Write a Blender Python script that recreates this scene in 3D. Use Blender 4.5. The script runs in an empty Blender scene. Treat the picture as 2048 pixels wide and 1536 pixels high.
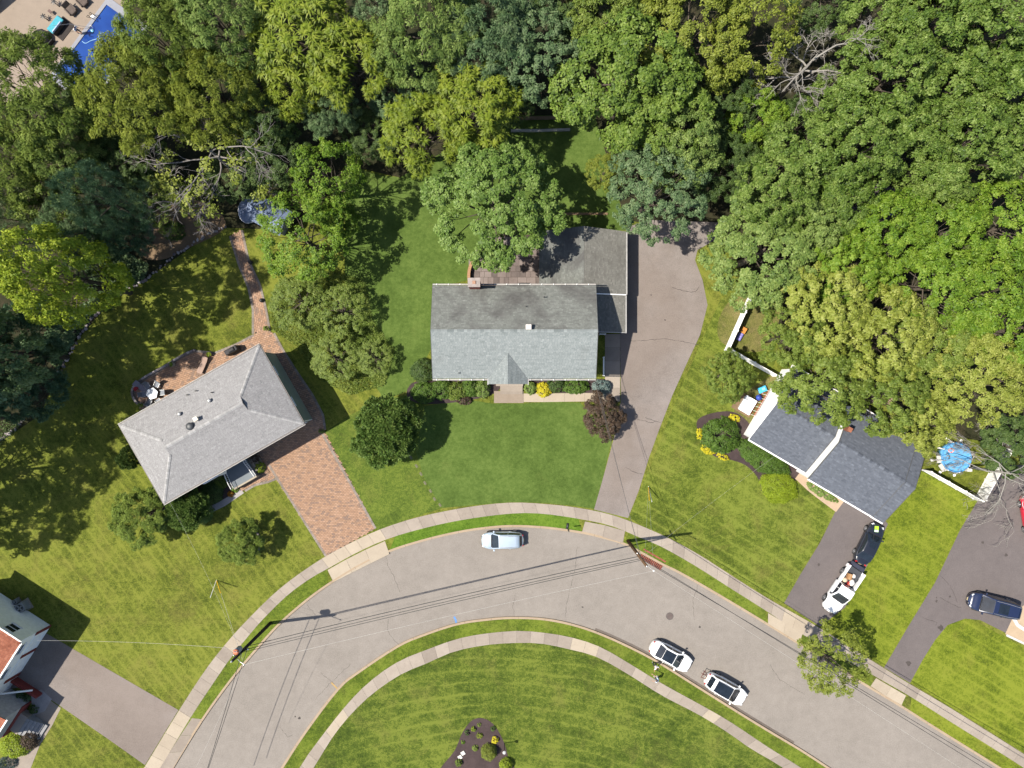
import bpy, bmesh, math, random
import numpy as np
from mathutils import Vector, Matrix

# ------------------------------------------------------------------ camera, sky, sun, exposure
SC = bpy.context.scene
COL = SC.collection
S = 0.053          # metres per photo pixel on the ground
CAMH = 80.0        # height of the drone
cam_d = bpy.data.cameras.new('camera')
cam = bpy.data.objects.new('camera', cam_d)
COL.objects.link(cam)
cam.location = (0, 0, CAMH)
cam.rotation_euler = (0, 0, 0)
cam_d.sensor_width = 36.0
cam_d.lens = 36.0 * CAMH / (2048 * S)
cam_d.clip_end = 5000
SC.camera = cam

SUN_DIR = Vector((0.61, 0.075, -1.0)).normalized()      # the way the light travels
SUN_EL = math.asin(-SUN_DIR.z)
world = bpy.data.worlds.new('World')
SC.world = world
world.use_nodes = True
wn = world.node_tree
sky = wn.nodes.new('ShaderNodeTexSky')
sky.sky_type = 'NISHITA'
sky.sun_disc = False
sky.sun_elevation = SUN_EL
sky.sun_rotation = math.atan2(-SUN_DIR.x, -SUN_DIR.y)
sky.air_density = 1.0
sky.dust_density = 1.2
wn.links.new(sky.outputs[0], wn.nodes['Background'].inputs[0])
wn.nodes['Background'].inputs[1].default_value = 0.095
sun_d = bpy.data.lights.new('sun', 'SUN')
sun_d.energy = 4.8
sun_d.angle = math.radians(0.55)
sun_d.color = (1.0, 0.935, 0.82)
sun = bpy.data.objects.new('sun', sun_d)
COL.objects.link(sun)
sun.location = (-60, -8, 100)
sun.rotation_euler = SUN_DIR.to_track_quat('-Z', 'Y').to_euler()
SC.view_settings.view_transform = 'Standard'
SC.view_settings.look = 'None'
SC.view_settings.gamma = 1.0
SC.view_settings.use_curve_mapping = False
SC.view_settings.exposure = 0.98
SC.cycles.max_bounces = 6
SC.cycles.diffuse_bounces = 3
SC.cycles.glossy_bounces = 3
SC.cycles.transmission_bounces = 4
SC.cycles.transparent_max_bounces = 8
SC.cycles.use_adaptive_sampling = True
SC.cycles.adaptive_threshold = 0.02

# ------------------------------------------------------------------ helpers
def W(px, py, h=0.0):
    """photo pixel seen at height h -> where that point really stands (x, y)"""
    f = S * (1 - h / CAMH)
    return ((px - 1024) * f, (768 - py) * f)

def V3(px, py, h=0.0):
    x, y = W(px, py, h)
    return Vector((x, y, h))

def srgb(r, g, b):
    f = lambda c: (c / 255 / 12.92) if c / 255 <= 0.04045 else ((c / 255 + 0.055) / 1.055) ** 2.4
    return (f(r), f(g), f(b))

class MB:
    """collects shapes, then links them as one mesh object"""
    def __init__(s): s.v = []; s.f = []; s.m = []; s.r = []; s.rr = 0.5
    def add(s, vs, fs, mi=0):
        b = len(s.v); s.v += [tuple(v) for v in vs]
        for f in fs: s.f.append(tuple(i + b for i in f)); s.m.append(mi); s.r.append(s.rr)
    def box(s, c, d, rz=0.0, mi=0, taper=1.0):
        x, y, z = d[0] / 2, d[1] / 2, d[2] / 2
        ca, sa = math.cos(rz), math.sin(rz); vs = []
        for sz in (-1, 1):
            t = taper if sz > 0 else 1
            for sx, sy in ((-1, -1), (1, -1), (1, 1), (-1, 1)):
                a, b_ = sx * x * t, sy * y * t
                vs.append((c[0] + a * ca - b_ * sa, c[1] + a * sa + b_ * ca, c[2] + sz * z))
        s.add(vs, [(3, 2, 1, 0), (4, 5, 6, 7), (0, 1, 5, 4), (1, 2, 6, 5), (2, 3, 7, 6), (3, 0, 4, 7)], mi)
        return s
    def bar(s, p, q, w, t=None, mi=0):
        """square bar between two points"""
        p, q = Vector(p), Vector(q); d = (q - p)
        if d.length < 1e-6: return s
        d.normalize(); up = Vector((0, 0, 1)) if abs(d.z) < 0.9 else Vector((1, 0, 0))
        a = d.cross(up).normalized() * (w / 2); b = a.cross(d).normalized() * ((t or w) / 2)
        vs = [e + o for e in (p, q) for o in (-a - b, a - b, a + b, -a + b)]
        s.add(vs, [(3, 2, 1, 0), (4, 5, 6, 7), (0, 1, 5, 4), (1, 2, 6, 5), (2, 3, 7, 6), (3, 0, 4, 7)], mi)
        return s
    def tube(s, pts, rads, n=8, mi=0, cap=True):
        pts = [Vector(p) for p in pts]
        if not hasattr(rads, '__len__'): rads = [rads] * len(pts)
        b = len(s.v); k = len(pts); prev = None
        for i, p in enumerate(pts):
            d = (pts[min(i + 1, k - 1)] - pts[max(i - 1, 0)])
            d = d.normalized() if d.length > 1e-9 else Vector((0, 0, 1))
            if prev is None:
                up = Vector((0, 0, 1)) if abs(d.z) < 0.95 else Vector((1, 0, 0))
                a = d.cross(up).normalized()
            else:
                a = (prev - d * prev.dot(d))
                a = a.normalized() if a.length > 1e-6 else d.orthogonal().normalized()
            prev = a; c = d.cross(a)
            for j in range(n):
                t = 2 * math.pi * j / n
                s.v.append(tuple(p + (a * math.cos(t) + c * math.sin(t)) * rads[i]))
        for i in range(k - 1):
            for j in range(n):
                s.f.append((b + i * n + j, b + i * n + (j + 1) % n, b + (i + 1) * n + (j + 1) % n, b + (i + 1) * n + j)); s.m.append(mi); s.r.append(s.rr)
        if cap:
            s.f.append(tuple(b + j for j in reversed(range(n)))); s.m.append(mi); s.r.append(s.rr)
            s.f.append(tuple(b + (k - 1) * n + j for j in range(n))); s.m.append(mi); s.r.append(s.rr)
        return s
    def lathe(s, prof, c=(0, 0, 0), n=16, mi=0, sx=1, sy=1):
        b = len(s.v); k = len(prof)
        for r, z in prof:
            for j in range(n):
                t = 2 * math.pi * j / n
                s.v.append((c[0] + r * math.cos(t) * sx, c[1] + r * math.sin(t) * sy, c[2] + z))
        for i in range(k - 1):
            for j in range(n):
                s.f.append((b + i * n + j, b + i * n + (j + 1) % n, b + (i + 1) * n + (j + 1) % n, b + (i + 1) * n + j)); s.m.append(mi); s.r.append(s.rr)
        s.f.append(tuple(b + j for j in reversed(range(n)))); s.m.append(mi); s.r.append(s.rr)
        s.f.append(tuple(b + (k - 1) * n + j for j in range(n))); s.m.append(mi); s.r.append(s.rr)
        return s
    def prism(s, poly, z0, z1, mi=0):
        n = len(poly)
        a = sum(poly[i][0] * poly[(i + 1) % n][1] - poly[(i + 1) % n][0] * poly[i][1] for i in range(n))
        if a < 0: poly = poly[::-1]
        vs = [(p[0], p[1], z0) for p in poly] + [(p[0], p[1], z1) for p in poly]
        fs = [tuple(range(n, 2 * n)), tuple(reversed(range(n)))] + [(i, (i + 1) % n, n + (i + 1) % n, n + i) for i in range(n)]
        s.add(vs, fs, mi); return s
    def build(s, name, mats, parent=None, smooth=False, loc=None, bevel=0, rz=0):
        me = bpy.data.meshes.new(name); me.from_pydata(s.v, [], s.f)
        if not isinstance(mats, (list, tuple)): mats = [mats]
        for m in mats: me.materials.append(m)
        me.polygons.foreach_set('material_index', s.m)
        at = me.attributes.new('rnd', 'FLOAT', 'FACE'); at.data.foreach_set('value', s.r)
        if smooth: me.polygons.foreach_set('use_smooth', [True] * len(s.f))
        me.update()
        o = bpy.data.objects.new(name, me); COL.objects.link(o)
        if parent: o.parent = parent
        if loc: o.location = loc
        if rz: o.rotation_euler.z = rz
        if bevel:
            b = o.modifiers.new('bevel', 'BEVEL'); b.width = bevel; b.segments = 2; b.limit_method = 'ANGLE'
        return o

def tag(o, label=None, cat=None, group=None, kind=None):
    if label: o['label'] = label
    if cat: o['category'] = cat
    if group: o['group'] = group
    if kind: o['kind'] = kind
    return o

def thing(name, label, cat, loc=(0, 0, 0), rz=0.0, group=None):
    o = bpy.data.objects.new(name, None); COL.objects.link(o)
    o.empty_display_size = 0.3
    o.location = loc; o.rotation_euler.z = rz
    return tag(o, label, cat, group)

def copy_tree(o, parent=None):
    c = o.copy(); COL.objects.link(c); c.parent = parent
    for ch in o.children: copy_tree(ch, c)
    return c

def catmull(pts, n=8, closed=False):
    P = [Vector((p[0], p[1])) for p in pts]; out = []; k = len(P)
    rng = range(k if closed else k - 1)
    for i in rng:
        if closed: a, b, c, d = P[(i - 1) % k], P[i], P[(i + 1) % k], P[(i + 2) % k]
        else: a, b, c, d = P[max(i - 1, 0)], P[i], P[i + 1], P[min(i + 2, k - 1)]
        for j in range(n):
            t = j / n
            out.append(0.5 * ((2 * b) + (c - a) * t + (2 * a - 5 * b + 4 * c - d) * t * t + (3 * b - a - 3 * c + d) * t ** 3))
    if not closed: out.append(P[-1])
    return [(p.x, p.y) for p in out]

def resample(pts, step=None, n=None):
    P = [Vector(p) for p in pts]; L = [0]
    for i in range(1, len(P)): L.append(L[-1] + (P[i] - P[i - 1]).length)
    n = n or max(2, int(round(L[-1] / step)) + 1); out = []; j = 0
    for i in range(n):
        t = L[-1] * i / (n - 1)
        while j < len(L) - 2 and L[j + 1] < t: j += 1
        f = (t - L[j]) / max(L[j + 1] - L[j], 1e-9)
        out.append(P[j].lerp(P[j + 1], f))
    return out

def inside(p, poly):
    x, y = p; c = False; n = len(poly); j = n - 1
    for i in range(n):
        xi, yi = poly[i]; xj, yj = poly[j]
        if (yi > y) != (yj > y) and x < (xj - xi) * (y - yi) / (yj - yi) + xi: c = not c
        j = i
    return c

def sheet(name, pxpts, z, mat, thick=0.0, kind='structure', parent=None, smooth=0, world_pts=False, loc=None):
    pts = catmull(pxpts, smooth, True) if smooth else pxpts
    poly = pts if world_pts else [W(*p) for p in pts]
    m = MB()
    if thick: m.prism(poly, z - thick, z)
    else:
        a = sum(poly[i][0] * poly[(i + 1) % len(poly)][1] - poly[(i + 1) % len(poly)][0] * poly[i][1] for i in range(len(poly)))
        if a < 0: poly = poly[::-1]
        m.add([(p[0], p[1], z) for p in poly], [tuple(range(len(poly)))])
    o = m.build(name, mat, parent)
    if kind and not parent: o['kind'] = kind
    return o

# ------------------------------------------------------------------ materials
class NT:
    def __init__(s, name):
        s.m = bpy.data.materials.new(name); s.m.use_nodes = True
        s.t = s.m.node_tree; s.b = s.t.nodes['Principled BSDF']; s.out = s.t.nodes['Material Output']
    def n(s, typ, **kw):
        nd = s.t.nodes.new('ShaderNode' + typ)
        for k, v in kw.items():
            if k.startswith('i_'):
                key = k[2:]; nd.inputs[int(key) if key.isdigit() else key].default_value = v
            else: setattr(nd, k, v)
        return nd
    def l(s, a, b): s.t.links.new(a, b)
    def noise(s, vec, scale, detail=3, rough=0.55, dist=0.0):
        nd = s.n('TexNoise'); nd.inputs['Scale'].default_value = scale; nd.inputs['Detail'].default_value = detail
        nd.inputs['Roughness'].default_value = rough; nd.inputs['Distortion'].default_value = dist
        if vec is not None: s.l(vec, nd.inputs['Vector'])
        return nd.outputs['Fac']
    def math(s, op, a, b=None, c=None, clamp=False):
        nd = s.n('Math', operation=op, use_clamp=clamp)
        for i, x in enumerate((a, b, c)):
            if x is None: continue
            if hasattr(x, 'links'): s.l(x, nd.inputs[i])
            else: nd.inputs[i].default_value = x
        return nd.outputs[0]
    def ramp(s, fac, stops, interp='LINEAR'):
        nd = s.n('ValToRGB'); nd.color_ramp.interpolation = interp
        el = nd.color_ramp.elements
        while len(el) < len(stops): el.new(0.5)
        for e, (p, c) in zip(el, stops): e.position = p; e.color = (*c, 1) if len(c) == 3 else c
        s.l(fac, nd.inputs[0]); return nd.outputs[0]
    def mix(s, fac, a, b, blend='MIX'):
        nd = s.n('Mix', data_type='RGBA', blend_type=blend)
        for sock, x in ((nd.inputs[0], fac), (nd.inputs[6], a), (nd.inputs[7], b)):
            if hasattr(x, 'links'): s.l(x, sock)
            elif isinstance(x, (tuple, list)): sock.default_value = (*x[:3], 1)
            else: sock.default_value = x
        return nd.outputs[2]
    def pos(s): return s.n('NewGeometry').outputs['Position']
    def obj(s): return s.n('TexCoord').outputs['Object']
    def attr(s, name): return s.n('Attribute', attribute_name=name).outputs['Fac']
    def rndobj(s): return s.n('ObjectInfo').outputs['Random']
    def bump(s, h, strength=0.3, dist=0.02):
        nd = s.n('Bump'); nd.inputs['Strength'].default_value = strength; nd.inputs['Distance'].default_value = dist
        s.l(h, nd.inputs['Height']); s.l(nd.outputs[0], s.b.inputs['Normal'])
    def done(s, col, rough=0.7, spec=0.3, metal=0.0):
        if hasattr(col, 'links'): s.l(col, s.b.inputs['Base Color'])
        else: s.b.inputs['Base Color'].default_value = (*col[:3], 1)
        s.b.inputs['Roughness'].default_value = rough; s.b.inputs['Metallic'].default_value = metal
        s.b.inputs['Specular IOR Level'].default_value = spec
        return s.m

_cache = {}
def plain(name, col, rough=0.6, spec=0.4, metal=0.0, var=0.12, scale=3.0, coat=0.0):
    """paint, plastic, wood: a base colour with slight mottling and dirt"""
    if name in _cache: return _cache[name]
    t = NT(name); v = t.obj(); f = t.noise(v, scale, 4)
    d = tuple(c * (1 - var * 1.6) for c in col); u = tuple(min(1, c * (1 + var)) for c in col)
    m = t.done(t.ramp(f, [(0.3, d), (0.7, u)]), rough, spec, metal)
    if coat: t.b.inputs['Coat Weight'].default_value = coat; t.b.inputs['Coat Roughness'].default_value = 0.04
    _cache[name] = m; return m

def grass(name, dark, mid, lite, dry, dry_amt=0.45, stripe=None, seed=0.0, fine=1.0):
    t = NT(name); p = t.pos()
    mp = t.n('Mapping'); mp.inputs['Location'].default_value = (seed, seed * 1.7, 0); t.l(p, mp.inputs[0]); v = mp.outputs[0]
    big = t.noise(v, 0.10, 3); med = t.noise(v, 0.55, 4, 0.62); sm = t.noise(v, 2.6, 3, 0.6); fi = t.noise(v, 9.0, 2, 0.7)
    a = t.math('MULTIPLY', med, 0.9); a = t.math('MULTIPLY_ADD', sm, 0.80, a); a = t.math('MULTIPLY_ADD', fi, 1.05 * fine, a); gr = t.noise(v, 4.6, 2, 0.8); a = t.math('MULTIPLY_ADD', gr, 0.55 * fine, a)
    a = t.math('MULTIPLY_ADD', big, 0.75, a)
    a = t.math('SUBTRACT', a, 1.535 + 0.80 * (fine - 1))
    if stripe:
        if stripe[0] == 'lin':
            _, ang, sp, amt = stripe
            sep = t.n('SeparateXYZ'); t.l(p, sep.inputs[0])
            d = t.math('MULTIPLY', sep.outputs[0], math.cos(ang) / sp); d = t.math('MULTIPLY_ADD', sep.outputs[1], math.sin(ang) / sp, d)
        else:
            _, cx, cy, sp, amt = stripe
            mp2 = t.n('Mapping'); mp2.inputs['Location'].default_value = (-cx, -cy, 0); t.l(p, mp2.inputs[0])
            vl = t.n('VectorMath', operation='LENGTH'); t.l(mp2.outputs[0], vl.inputs[0])
            d = t.math('DIVIDE', vl.outputs['Value'], sp)
        wob = t.noise(v, 0.10, 3); d = t.math('MULTIPLY_ADD', wob, 0.9, d)
        fr = t.math('FRACT', d); ln = t.math('SUBTRACT', fr, 0.5); ln = t.math('ABSOLUTE', ln)
        ln = t.math('MULTIPLY', ln, 2.0); ln = t.math('POWER', ln, 4.5)
        brk = t.noise(v, 0.09, 2); brk = t.math('MULTIPLY_ADD', brk, 2.2, -0.55, clamp=True)
        ln = t.math('MULTIPLY', ln, brk); a = t.math('MULTIPLY_ADD', ln, amt, a)
    c = t.ramp(a, [(0.20, dark), (0.46, mid), (0.72, lite)])
    dn = t.noise(v, 0.33, 5, 0.68, 0.6); dm = t.math('MULTIPLY_ADD', dn, 3.2, -1.62 + (dry_amt - 0.45), clamp=True)
    dm = t.math('MULTIPLY', dm, 0.75)
    fd = t.math('MULTIPLY_ADD', fi, 1.6, -0.3, clamp=True); dm = t.math('MULTIPLY', dm, fd)
    c = t.mix(dm, c, dry)
    hh = t.noise(v, 14.0, 3, 0.8); t.bump(hh, 0.55, 0.05)
    return t.done(c, 0.9, 0.12)

def leafmat(name, dark, mid, lite, trans=0.28, hue=0.12):
    t = NT(name)
    r = t.attr('rnd'); c = t.attr('crnd'); o = t.rndobj()
    f = t.math('MULTIPLY', r, 0.55); f = t.math('MULTIPLY_ADD', c, 0.45, f); f = t.math('MULTIPLY_ADD', o, 0.16, f); f = t.math('SUBTRACT', f, 0.08)
    col = t.ramp(f, [(0.12, dark), (0.5, mid), (0.9, lite)])
    nz = t.noise(t.obj(), 0.55, 3, 0.6); nm = t.math('MULTIPLY_ADD', nz, 2.6, -0.95, clamp=True)
    col = t.mix(t.math('MULTIPLY', nm, 0.22), col, lite); n2 = t.noise(t.obj(), 0.9, 2); nm2 = t.math('MULTIPLY_ADD', n2, 2.6, -1.15, clamp=True)
    col = t.mix(t.math('MULTIPLY', nm2, 0.35), col, dark)
    t.done(col, 0.55, 0.25)
    tr = t.n('BsdfTranslucent'); t.l(col, tr.inputs[0])
    ms = t.n('MixShader'); ms.inputs[0].default_value = trans
    t.l(t.b.outputs[0], ms.inputs[1]); t.l(tr.outputs[0], ms.inputs[2]); t.l(ms.outputs[0], t.out.inputs[0])
    return t.m

def asphalt(name, a, b, seed=0.0, crack=True, stain=0.5, aggregate=26.0, tint=None):
    t = NT(name); p = t.pos()
    mp = t.n('Mapping'); mp.inputs['Location'].default_value = (seed, -seed, 0); t.l(p, mp.inputs[0]); v = mp.outputs[0]
    big = t.noise(v, 0.16, 4, 0.6); md = t.noise(v, 1.1, 5, 0.7); fi = t.noise(v, aggregate * 0.35, 2, 0.8)
    f = t.math('MULTIPLY', big, 0.55 * (0.5 + stain)); f = t.math('MULTIPLY_ADD', md, 0.45, f); f = t.math('MULTIPLY_ADD', fi, 0.75, f)
    f = t.math('SUBTRACT', f, 0.38)
    c = t.ramp(f, [(0.2, a), (0.75, b)])
    st = t.noise(v, 0.45, 6, 0.75, 1.2); stm = t.ramp(st, [(0.60, (0, 0, 0)), (0.78, (1, 1, 1))])
    c = t.mix(t.math('MULTIPLY', stm, 0.45 * stain), c, tuple(x * 0.45 for x in a))
    if tint:
        tn = t.noise(v, 0.075, 4, 0.6); tm = t.ramp(tn, [(0.42, (0, 0, 0)), (0.60, (1, 1, 1))]); c = t.mix(t.math('MULTIPLY', tm, 0.4), c, tint)
    fl = t.noise(v, 3.2, 5, 0.85, 0.8); flm = t.ramp(fl, [(0.60, (0, 0, 0)), (0.70, (1, 1, 1))])
    c = t.mix(t.math('MULTIPLY', flm, 0.38), c, tuple(x * 0.55 for x in a))
    if crack:
        dv = t.n('Mapping'); t.l(v, dv.inputs[0])
        wp = t.n('TexNoise'); wp.inputs['Scale'].default_value = 0.7; wp.inputs['Detail'].default_value = 5; t.l(v, wp.inputs['Vector'])
        mx = t.n('Mix', data_type='RGBA'); mx.inputs[0].default_value = 0.55; t.l(v, mx.inputs[6]); t.l(wp.outputs['Color'], mx.inputs[7])
        vo = t.n('TexVoronoi', feature='DISTANCE_TO_EDGE'); vo.inputs['Scale'].default_value = 0.55; t.l(mx.outputs[2], vo.inputs['Vector'])
        ck = t.ramp(vo.outputs['Distance'], [(0.0, (1, 1, 1)), (0.0035, (0, 0, 0))])
        gate = t.noise(v, 0.13, 2); gate = t.ramp(gate, [(0.58, (0, 0, 0)), (0.66, (1, 1, 1))])
        cm = t.math('MULTIPLY', ck, gate)
        c = t.mix(t.math('MULTIPLY', cm, 0.7), c, tuple(x * 0.3 for x in a))
    t.bump(fi, 0.35, 0.01)
    return t.done(c, 0.9, 0.2)

def concrete(name, a, b, rnd_amt=0.5, seed=0.0, stain=(0.10, 0.085, 0.06)):
    t = NT(name); p = t.pos(); r = t.rndobj()
    big = t.noise(p, 0.8, 5, 0.7); fi = t.noise(p, 9.0, 3, 0.75)
    f = t.math('MULTIPLY', big, 0.6); f = t.math('MULTIPLY_ADD', fi, 0.35, f); f = t.math('MULTIPLY_ADD', r, rnd_amt, f); f = t.math('SUBTRACT', f, rnd_amt * 0.5)
    c = t.ramp(f, [(0.25, a), (0.72, b)])
    st = t.noise(p, 1.7, 6, 0.8); sm = t.ramp(st, [(0.57, (0, 0, 0)), (0.75, (1, 1, 1))])
    c = t.mix(t.math('MULTIPLY', sm, 0.4), c, stain)
    t.bump(fi, 0.25, 0.01)
    return t.done(c, 0.9, 0.25)

def attrmat(name, stops, rough=0.85, spec=0.25, scale=1.2, stain=None, stain_amt=0.0, var=0.35, stain_lo=0.48):
    """colour picked piece by piece (face attribute rnd) plus weathering"""
    t = NT(name); p = t.obj(); r = t.attr('rnd'); n = t.noise(p, scale, 5, 0.7)
    f = t.math('MULTIPLY', r, 1 - var); f = t.math('MULTIPLY_ADD', n, var, f)
    c = t.ramp(f, stops)
    if stain:
        st = t.noise(p, 0.28, 5, 0.65, 0.5); sm = t.ramp(st, [(stain_lo, (0, 0, 0)), (stain_lo + 0.22, (1, 1, 1))])
        c = t.mix(t.math('MULTIPLY', sm, stain_amt), c, stain)
    fi = t.noise(p, 14, 2); t.bump(fi, 0.25, 0.01)
    return t.done(c, rough, spec)

def glassy(name, col=(0.015, 0.02, 0.028), rough=0.05):
    t = NT(name); f = t.noise(t.obj(), 2.0, 3)
    return t.done(t.ramp(f, [(0.3, tuple(c * 0.7 for c in col)), (0.7, tuple(c * 1.3 for c in col))]), rough, 0.7)
# ------------------------------------------------------------------ ground materials
G_left = grass('grass_left_lawn', (.038, .050, .006), (.078, .095, .012), (.128, .142, .022), (.142, .110, .036), 0.56, ('lin', math.radians(37.5), 0.95, 0.36), 3.0)
G_main = grass('grass_main_lawn', (.038, .064, .011), (.056, .090, .017), (.078, .116, .025), (.105, .110, .030), 0.20, None, 11.0, 0.55)
G_right = grass('grass_right_lawn', (.034, .050, .006), (.068, .090, .011), (.118, .142, .022), (.130, .098, .034), 0.52, ('lin', math.radians(59.5), 1.15, 0.44), 23.0)
G_inner = grass('grass_inner_lawn', (.024, .040, .005), (.050, .073, .009), (.105, .128, .020), (.110, .094, .030), 0.46, ('rad', W(985, 2250)[0], W(985, 2250)[1], 1.25, 0.34), 31.0)
G_far = grass('grass_far_right_lawn', (.044, .064, .005), (.088, .114, .009), (.136, .160, .017), (.140, .122, .028), 0.47, ('lin', math.radians(59.5), 1.0, 0.36), 41.0)
G_verge = grass('grass_verge', (.034, .054, .006), (.068, .096, .010), (.108, .138, .018), (.128, .112, .032), 0.48, None, 53.0)
G_verge_lush = grass('grass_lush_verge', (.036, .070, .006), (.060, .108, .010), (.092, .146, .017), (.085, .102, .024), 0.25, None, 57.0)
G_rough = grass('grass_rough', (.032, .050, .007), (.066, .090, .012), (.105, .128, .022), (.120, .102, .030), 0.5, None, 61.0, 1.3)
def forest_floor():
    t = NT('forest_floor'); p = t.pos(); a = t.noise(p, 0.5, 5, 0.7); b = t.noise(p, 6, 3, 0.7)
    f = t.math('MULTIPLY_ADD', b, 0.5, t.math('MULTIPLY', a, 0.6))
    c = t.ramp(f, [(0.35, (.010, .015, .006)), (0.55, (.024, .024, .012)), (0.75, (.052, .040, .026))])
    t.bump(b, 0.6, 0.05); return t.done(c, 0.95, 0.1)
M_forest = forest_floor()
M_patch = grass('dry_patch', (.050, .060, .012), (.085, .092, .020), (.120, .120, .032), (.200, .140, .085), 0.95, None, 81.0, 1.2)
M_dirt = concrete('bare_soil', (.090, .062, .036), (.185, .125, .075), 0.0, 0, (.05, .06, .015))
M_mulch = concrete('mulch', (.020, .013, .013), (.066, .046, .046), 0.0, 0, (.016, .010, .010))
M_road = asphalt('road_asphalt', (.146, .130, .115), (.228, .204, .182), 0.0, False, 0.15)
M_drive = asphalt('driveway_asphalt', (.104, .090, .083), (.190, .166, .154), 7.0, False, 0.8, tint=(.125, .094, .074))
M_drive_dark = asphalt('dark_driveway_asphalt', (.080, .069, .068), (.122, .105, .102), 17.0, False, 0.35)
M_conc = concrete('sidewalk_concrete', (.176, .148, .124), (.258, .222, .186), 0.38, 0, (.105, .080, .060))
M_conc_new = concrete('pale_concrete', (.245, .205, .158), (.315, .268, .208), 0.25, 0, (.16, .125, .09))
M_bed = concrete('concrete_joint', (.060, .054, .046), (.100, .090, .075), 0.0)
M_kerb = concrete('kerb_concrete', (.215, .160, .110), (.300, .235, .165), 0.0)
PAV = [(0.0, (.165, .118, .094)), (0.16, (.185, .128, .098)), (0.30, (.240, .148, .098)), (0.65, (.275, .170, .112)), (1.0, (.305, .200, .140))]
M_paver = attrmat('clay_pavers', PAV, 0.9, 0.2, 0.6, None, 0, 0.12)
M_paver_edge = attrmat('grey_paver_edging', [(0, (.120, .100, .085)), (1, (.215, .185, .160))], 0.9)
M_sand = plain('joint_sand', (.055, .042, .034), 0.95, 0.1)

# ------------------------------------------------------------------ kerb lines (photo pixels)
KO = [(347,1536),(405,1442),(463,1361),(512,1302),(555,1254),(603,1211),(655,1172),(722,1131),(779,1104),(845,1083),(912,1067),(969,1058),(1024,1054),(1091,1057),(1164,1067),(1206,1077),(1247,1089),(1277,1104),(1326,1131),(1357,1146),(1424,1184),(1536,1251),(1599,1290),(1718,1364),(1803,1415),(1869,1457),(1993,1534)]
KI = [(562,1536),(609,1464),(675,1377),(719,1341),(795,1291),(845,1269),(912,1247),(968,1238),(1024,1234),(1091,1237),(1157,1251),(1224,1276),(1307,1317),(1391,1369),(1474,1421),(1536,1459),(1603,1499),(1660,1536)]
KO = [(-353, 2666)] + catmull(KO, 4) + [(3853, 2689)]
KI = [(-143, 2616)] + catmull(KI, 4) + [(3460, 2676)]
KOw = [W(*p) for p in KO]; KIw = [W(*p) for p in KI]
FAR = 6000
sheet('ground', [(-2000, -2000), (2000, -2000), (2000, 2000), (-2000, 2000)], -0.26, G_rough, world_pts=True)
o = sheet('lawn', [(-320, KOw[0][1])] + KOw + [(320, KOw[-1][1]), (320, 320), (-320, 320)], 0.0, G_left, 0.2, world_pts=True)
o = sheet('lawn', KIw + [(KIw[-1][0], -220), (KIw[0][0], -220)], 0.0, G_inner, 0.2, world_pts=True)
road = sheet('road', KOw + KIw[::-1], -0.12, M_road, world_pts=True)

def ribbon(line, offs, name, mat, kind='structure'):
    """loft a profile [(offset, z)] along a world polyline; offset is to the left of travel"""
    m = MB(); P = [Vector(p) for p in line]; n = len(P); k = len(offs)
    for i, p in enumerate(P):
        d = (P[min(i + 1, n - 1)] - P[max(i - 1, 0)]).normalized(); nn = Vector((-d.y, d.x))
        for o_, z in offs: m.v.append((p.x + nn.x * o_, p.y + nn.y * o_, z))
    for i in range(n - 1):
        for j in range(k - 1):
            m.f.append((i * k + j, (i + 1) * k + j, (i + 1) * k + j + 1, i * k + j + 1)); m.m.append(0); m.r.append(0.5)
    o = m.build(name, mat); o['kind'] = kind; return o
# left of travel (west to east) is north
ribbon(KOw, [(-0.03, -0.13), (-0.02, 0.01), (0.02, 0.022), (0.21, 0.022), (0.23, -0.02)], 'kerb', M_kerb)
ribbon(KIw, [(-0.23, -0.02), (-0.21, 0.022), (-0.02, 0.022), (0.02, 0.01), (0.03, -0.13)], 'kerb', M_kerb)
# asphalt gutter seam: darker dirt line against the inner kerb
M_gutter = asphalt('gutter_dirt', (.060, .050, .044), (.120, .100, .085), 5.0, False, 0.8)
seg = resample(KIw[len(KIw) // 2 + 8:-6], step=0.6)
ribbon([(p.x, p.y) for p in seg], [(0.035, -0.116), (0.30, -0.117)], 'gutter', M_gutter)

# ------------------------------------------------------------------ sidewalks: bed + one slab per joint
def slab_walk(name, A, B, n, mat, bedmat=M_bed, z=0.028, gap=0.009, new=(), newmat=None, rag=0.006, seed=1):
    rnd = random.Random(seed)
    a = resample([W(*p) for p in catmull(A, 6)], n=n + 1); b = resample([W(*p) for p in catmull(B, 6)], n=n + 1)
    bed = sheet(name, [tuple(p) for p in a] + [tuple(p) for p in reversed(b)], z - 0.02, bedmat, world_pts=True)
    for i in range(n):
        p0, p1, q0, q1 = a[i], a[i + 1], b[i], b[i + 1]
        L = max((p1 - p0).length, 0.2); g = gap / L
        c = [p0.lerp(p1, g), p0.lerp(p1, 1 - g), q0.lerp(q1, 1 - g), q0.lerp(q1, g)]
        m = MB(); zz = z + rnd.uniform(-rag, rag)
        m.prism([tuple(x) for x in c], z - 0.06, zz)
        cpx = (c[0] + c[2]) / 2 / S; isnew = any(r[0] <= cpx.x + 1024 <= r[1] and r[2] <= 768 - cpx.y <= r[3] for r in new)
        m.build('slab', newmat if (isnew and newmat) else mat, bed)
    return bed
far_a = [(288,1536),(358,1421),(413,1337),(463,1274),(512,1222),(555,1181),(599,1147),(649,1114),(699,1087),(752,1062),(812,1041),(872,1026),(950,1012),(1024,1005),(1091,1008),(1146,1014),(1201,1024),(1240,1035),(1281,1051),(1337,1076),(1401,1111),(1457,1147),(1536,1197),(1636,1254),(1769,1337),(1818,1367),(1909,1421),(2048,1508),(2130,1560)]
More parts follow.
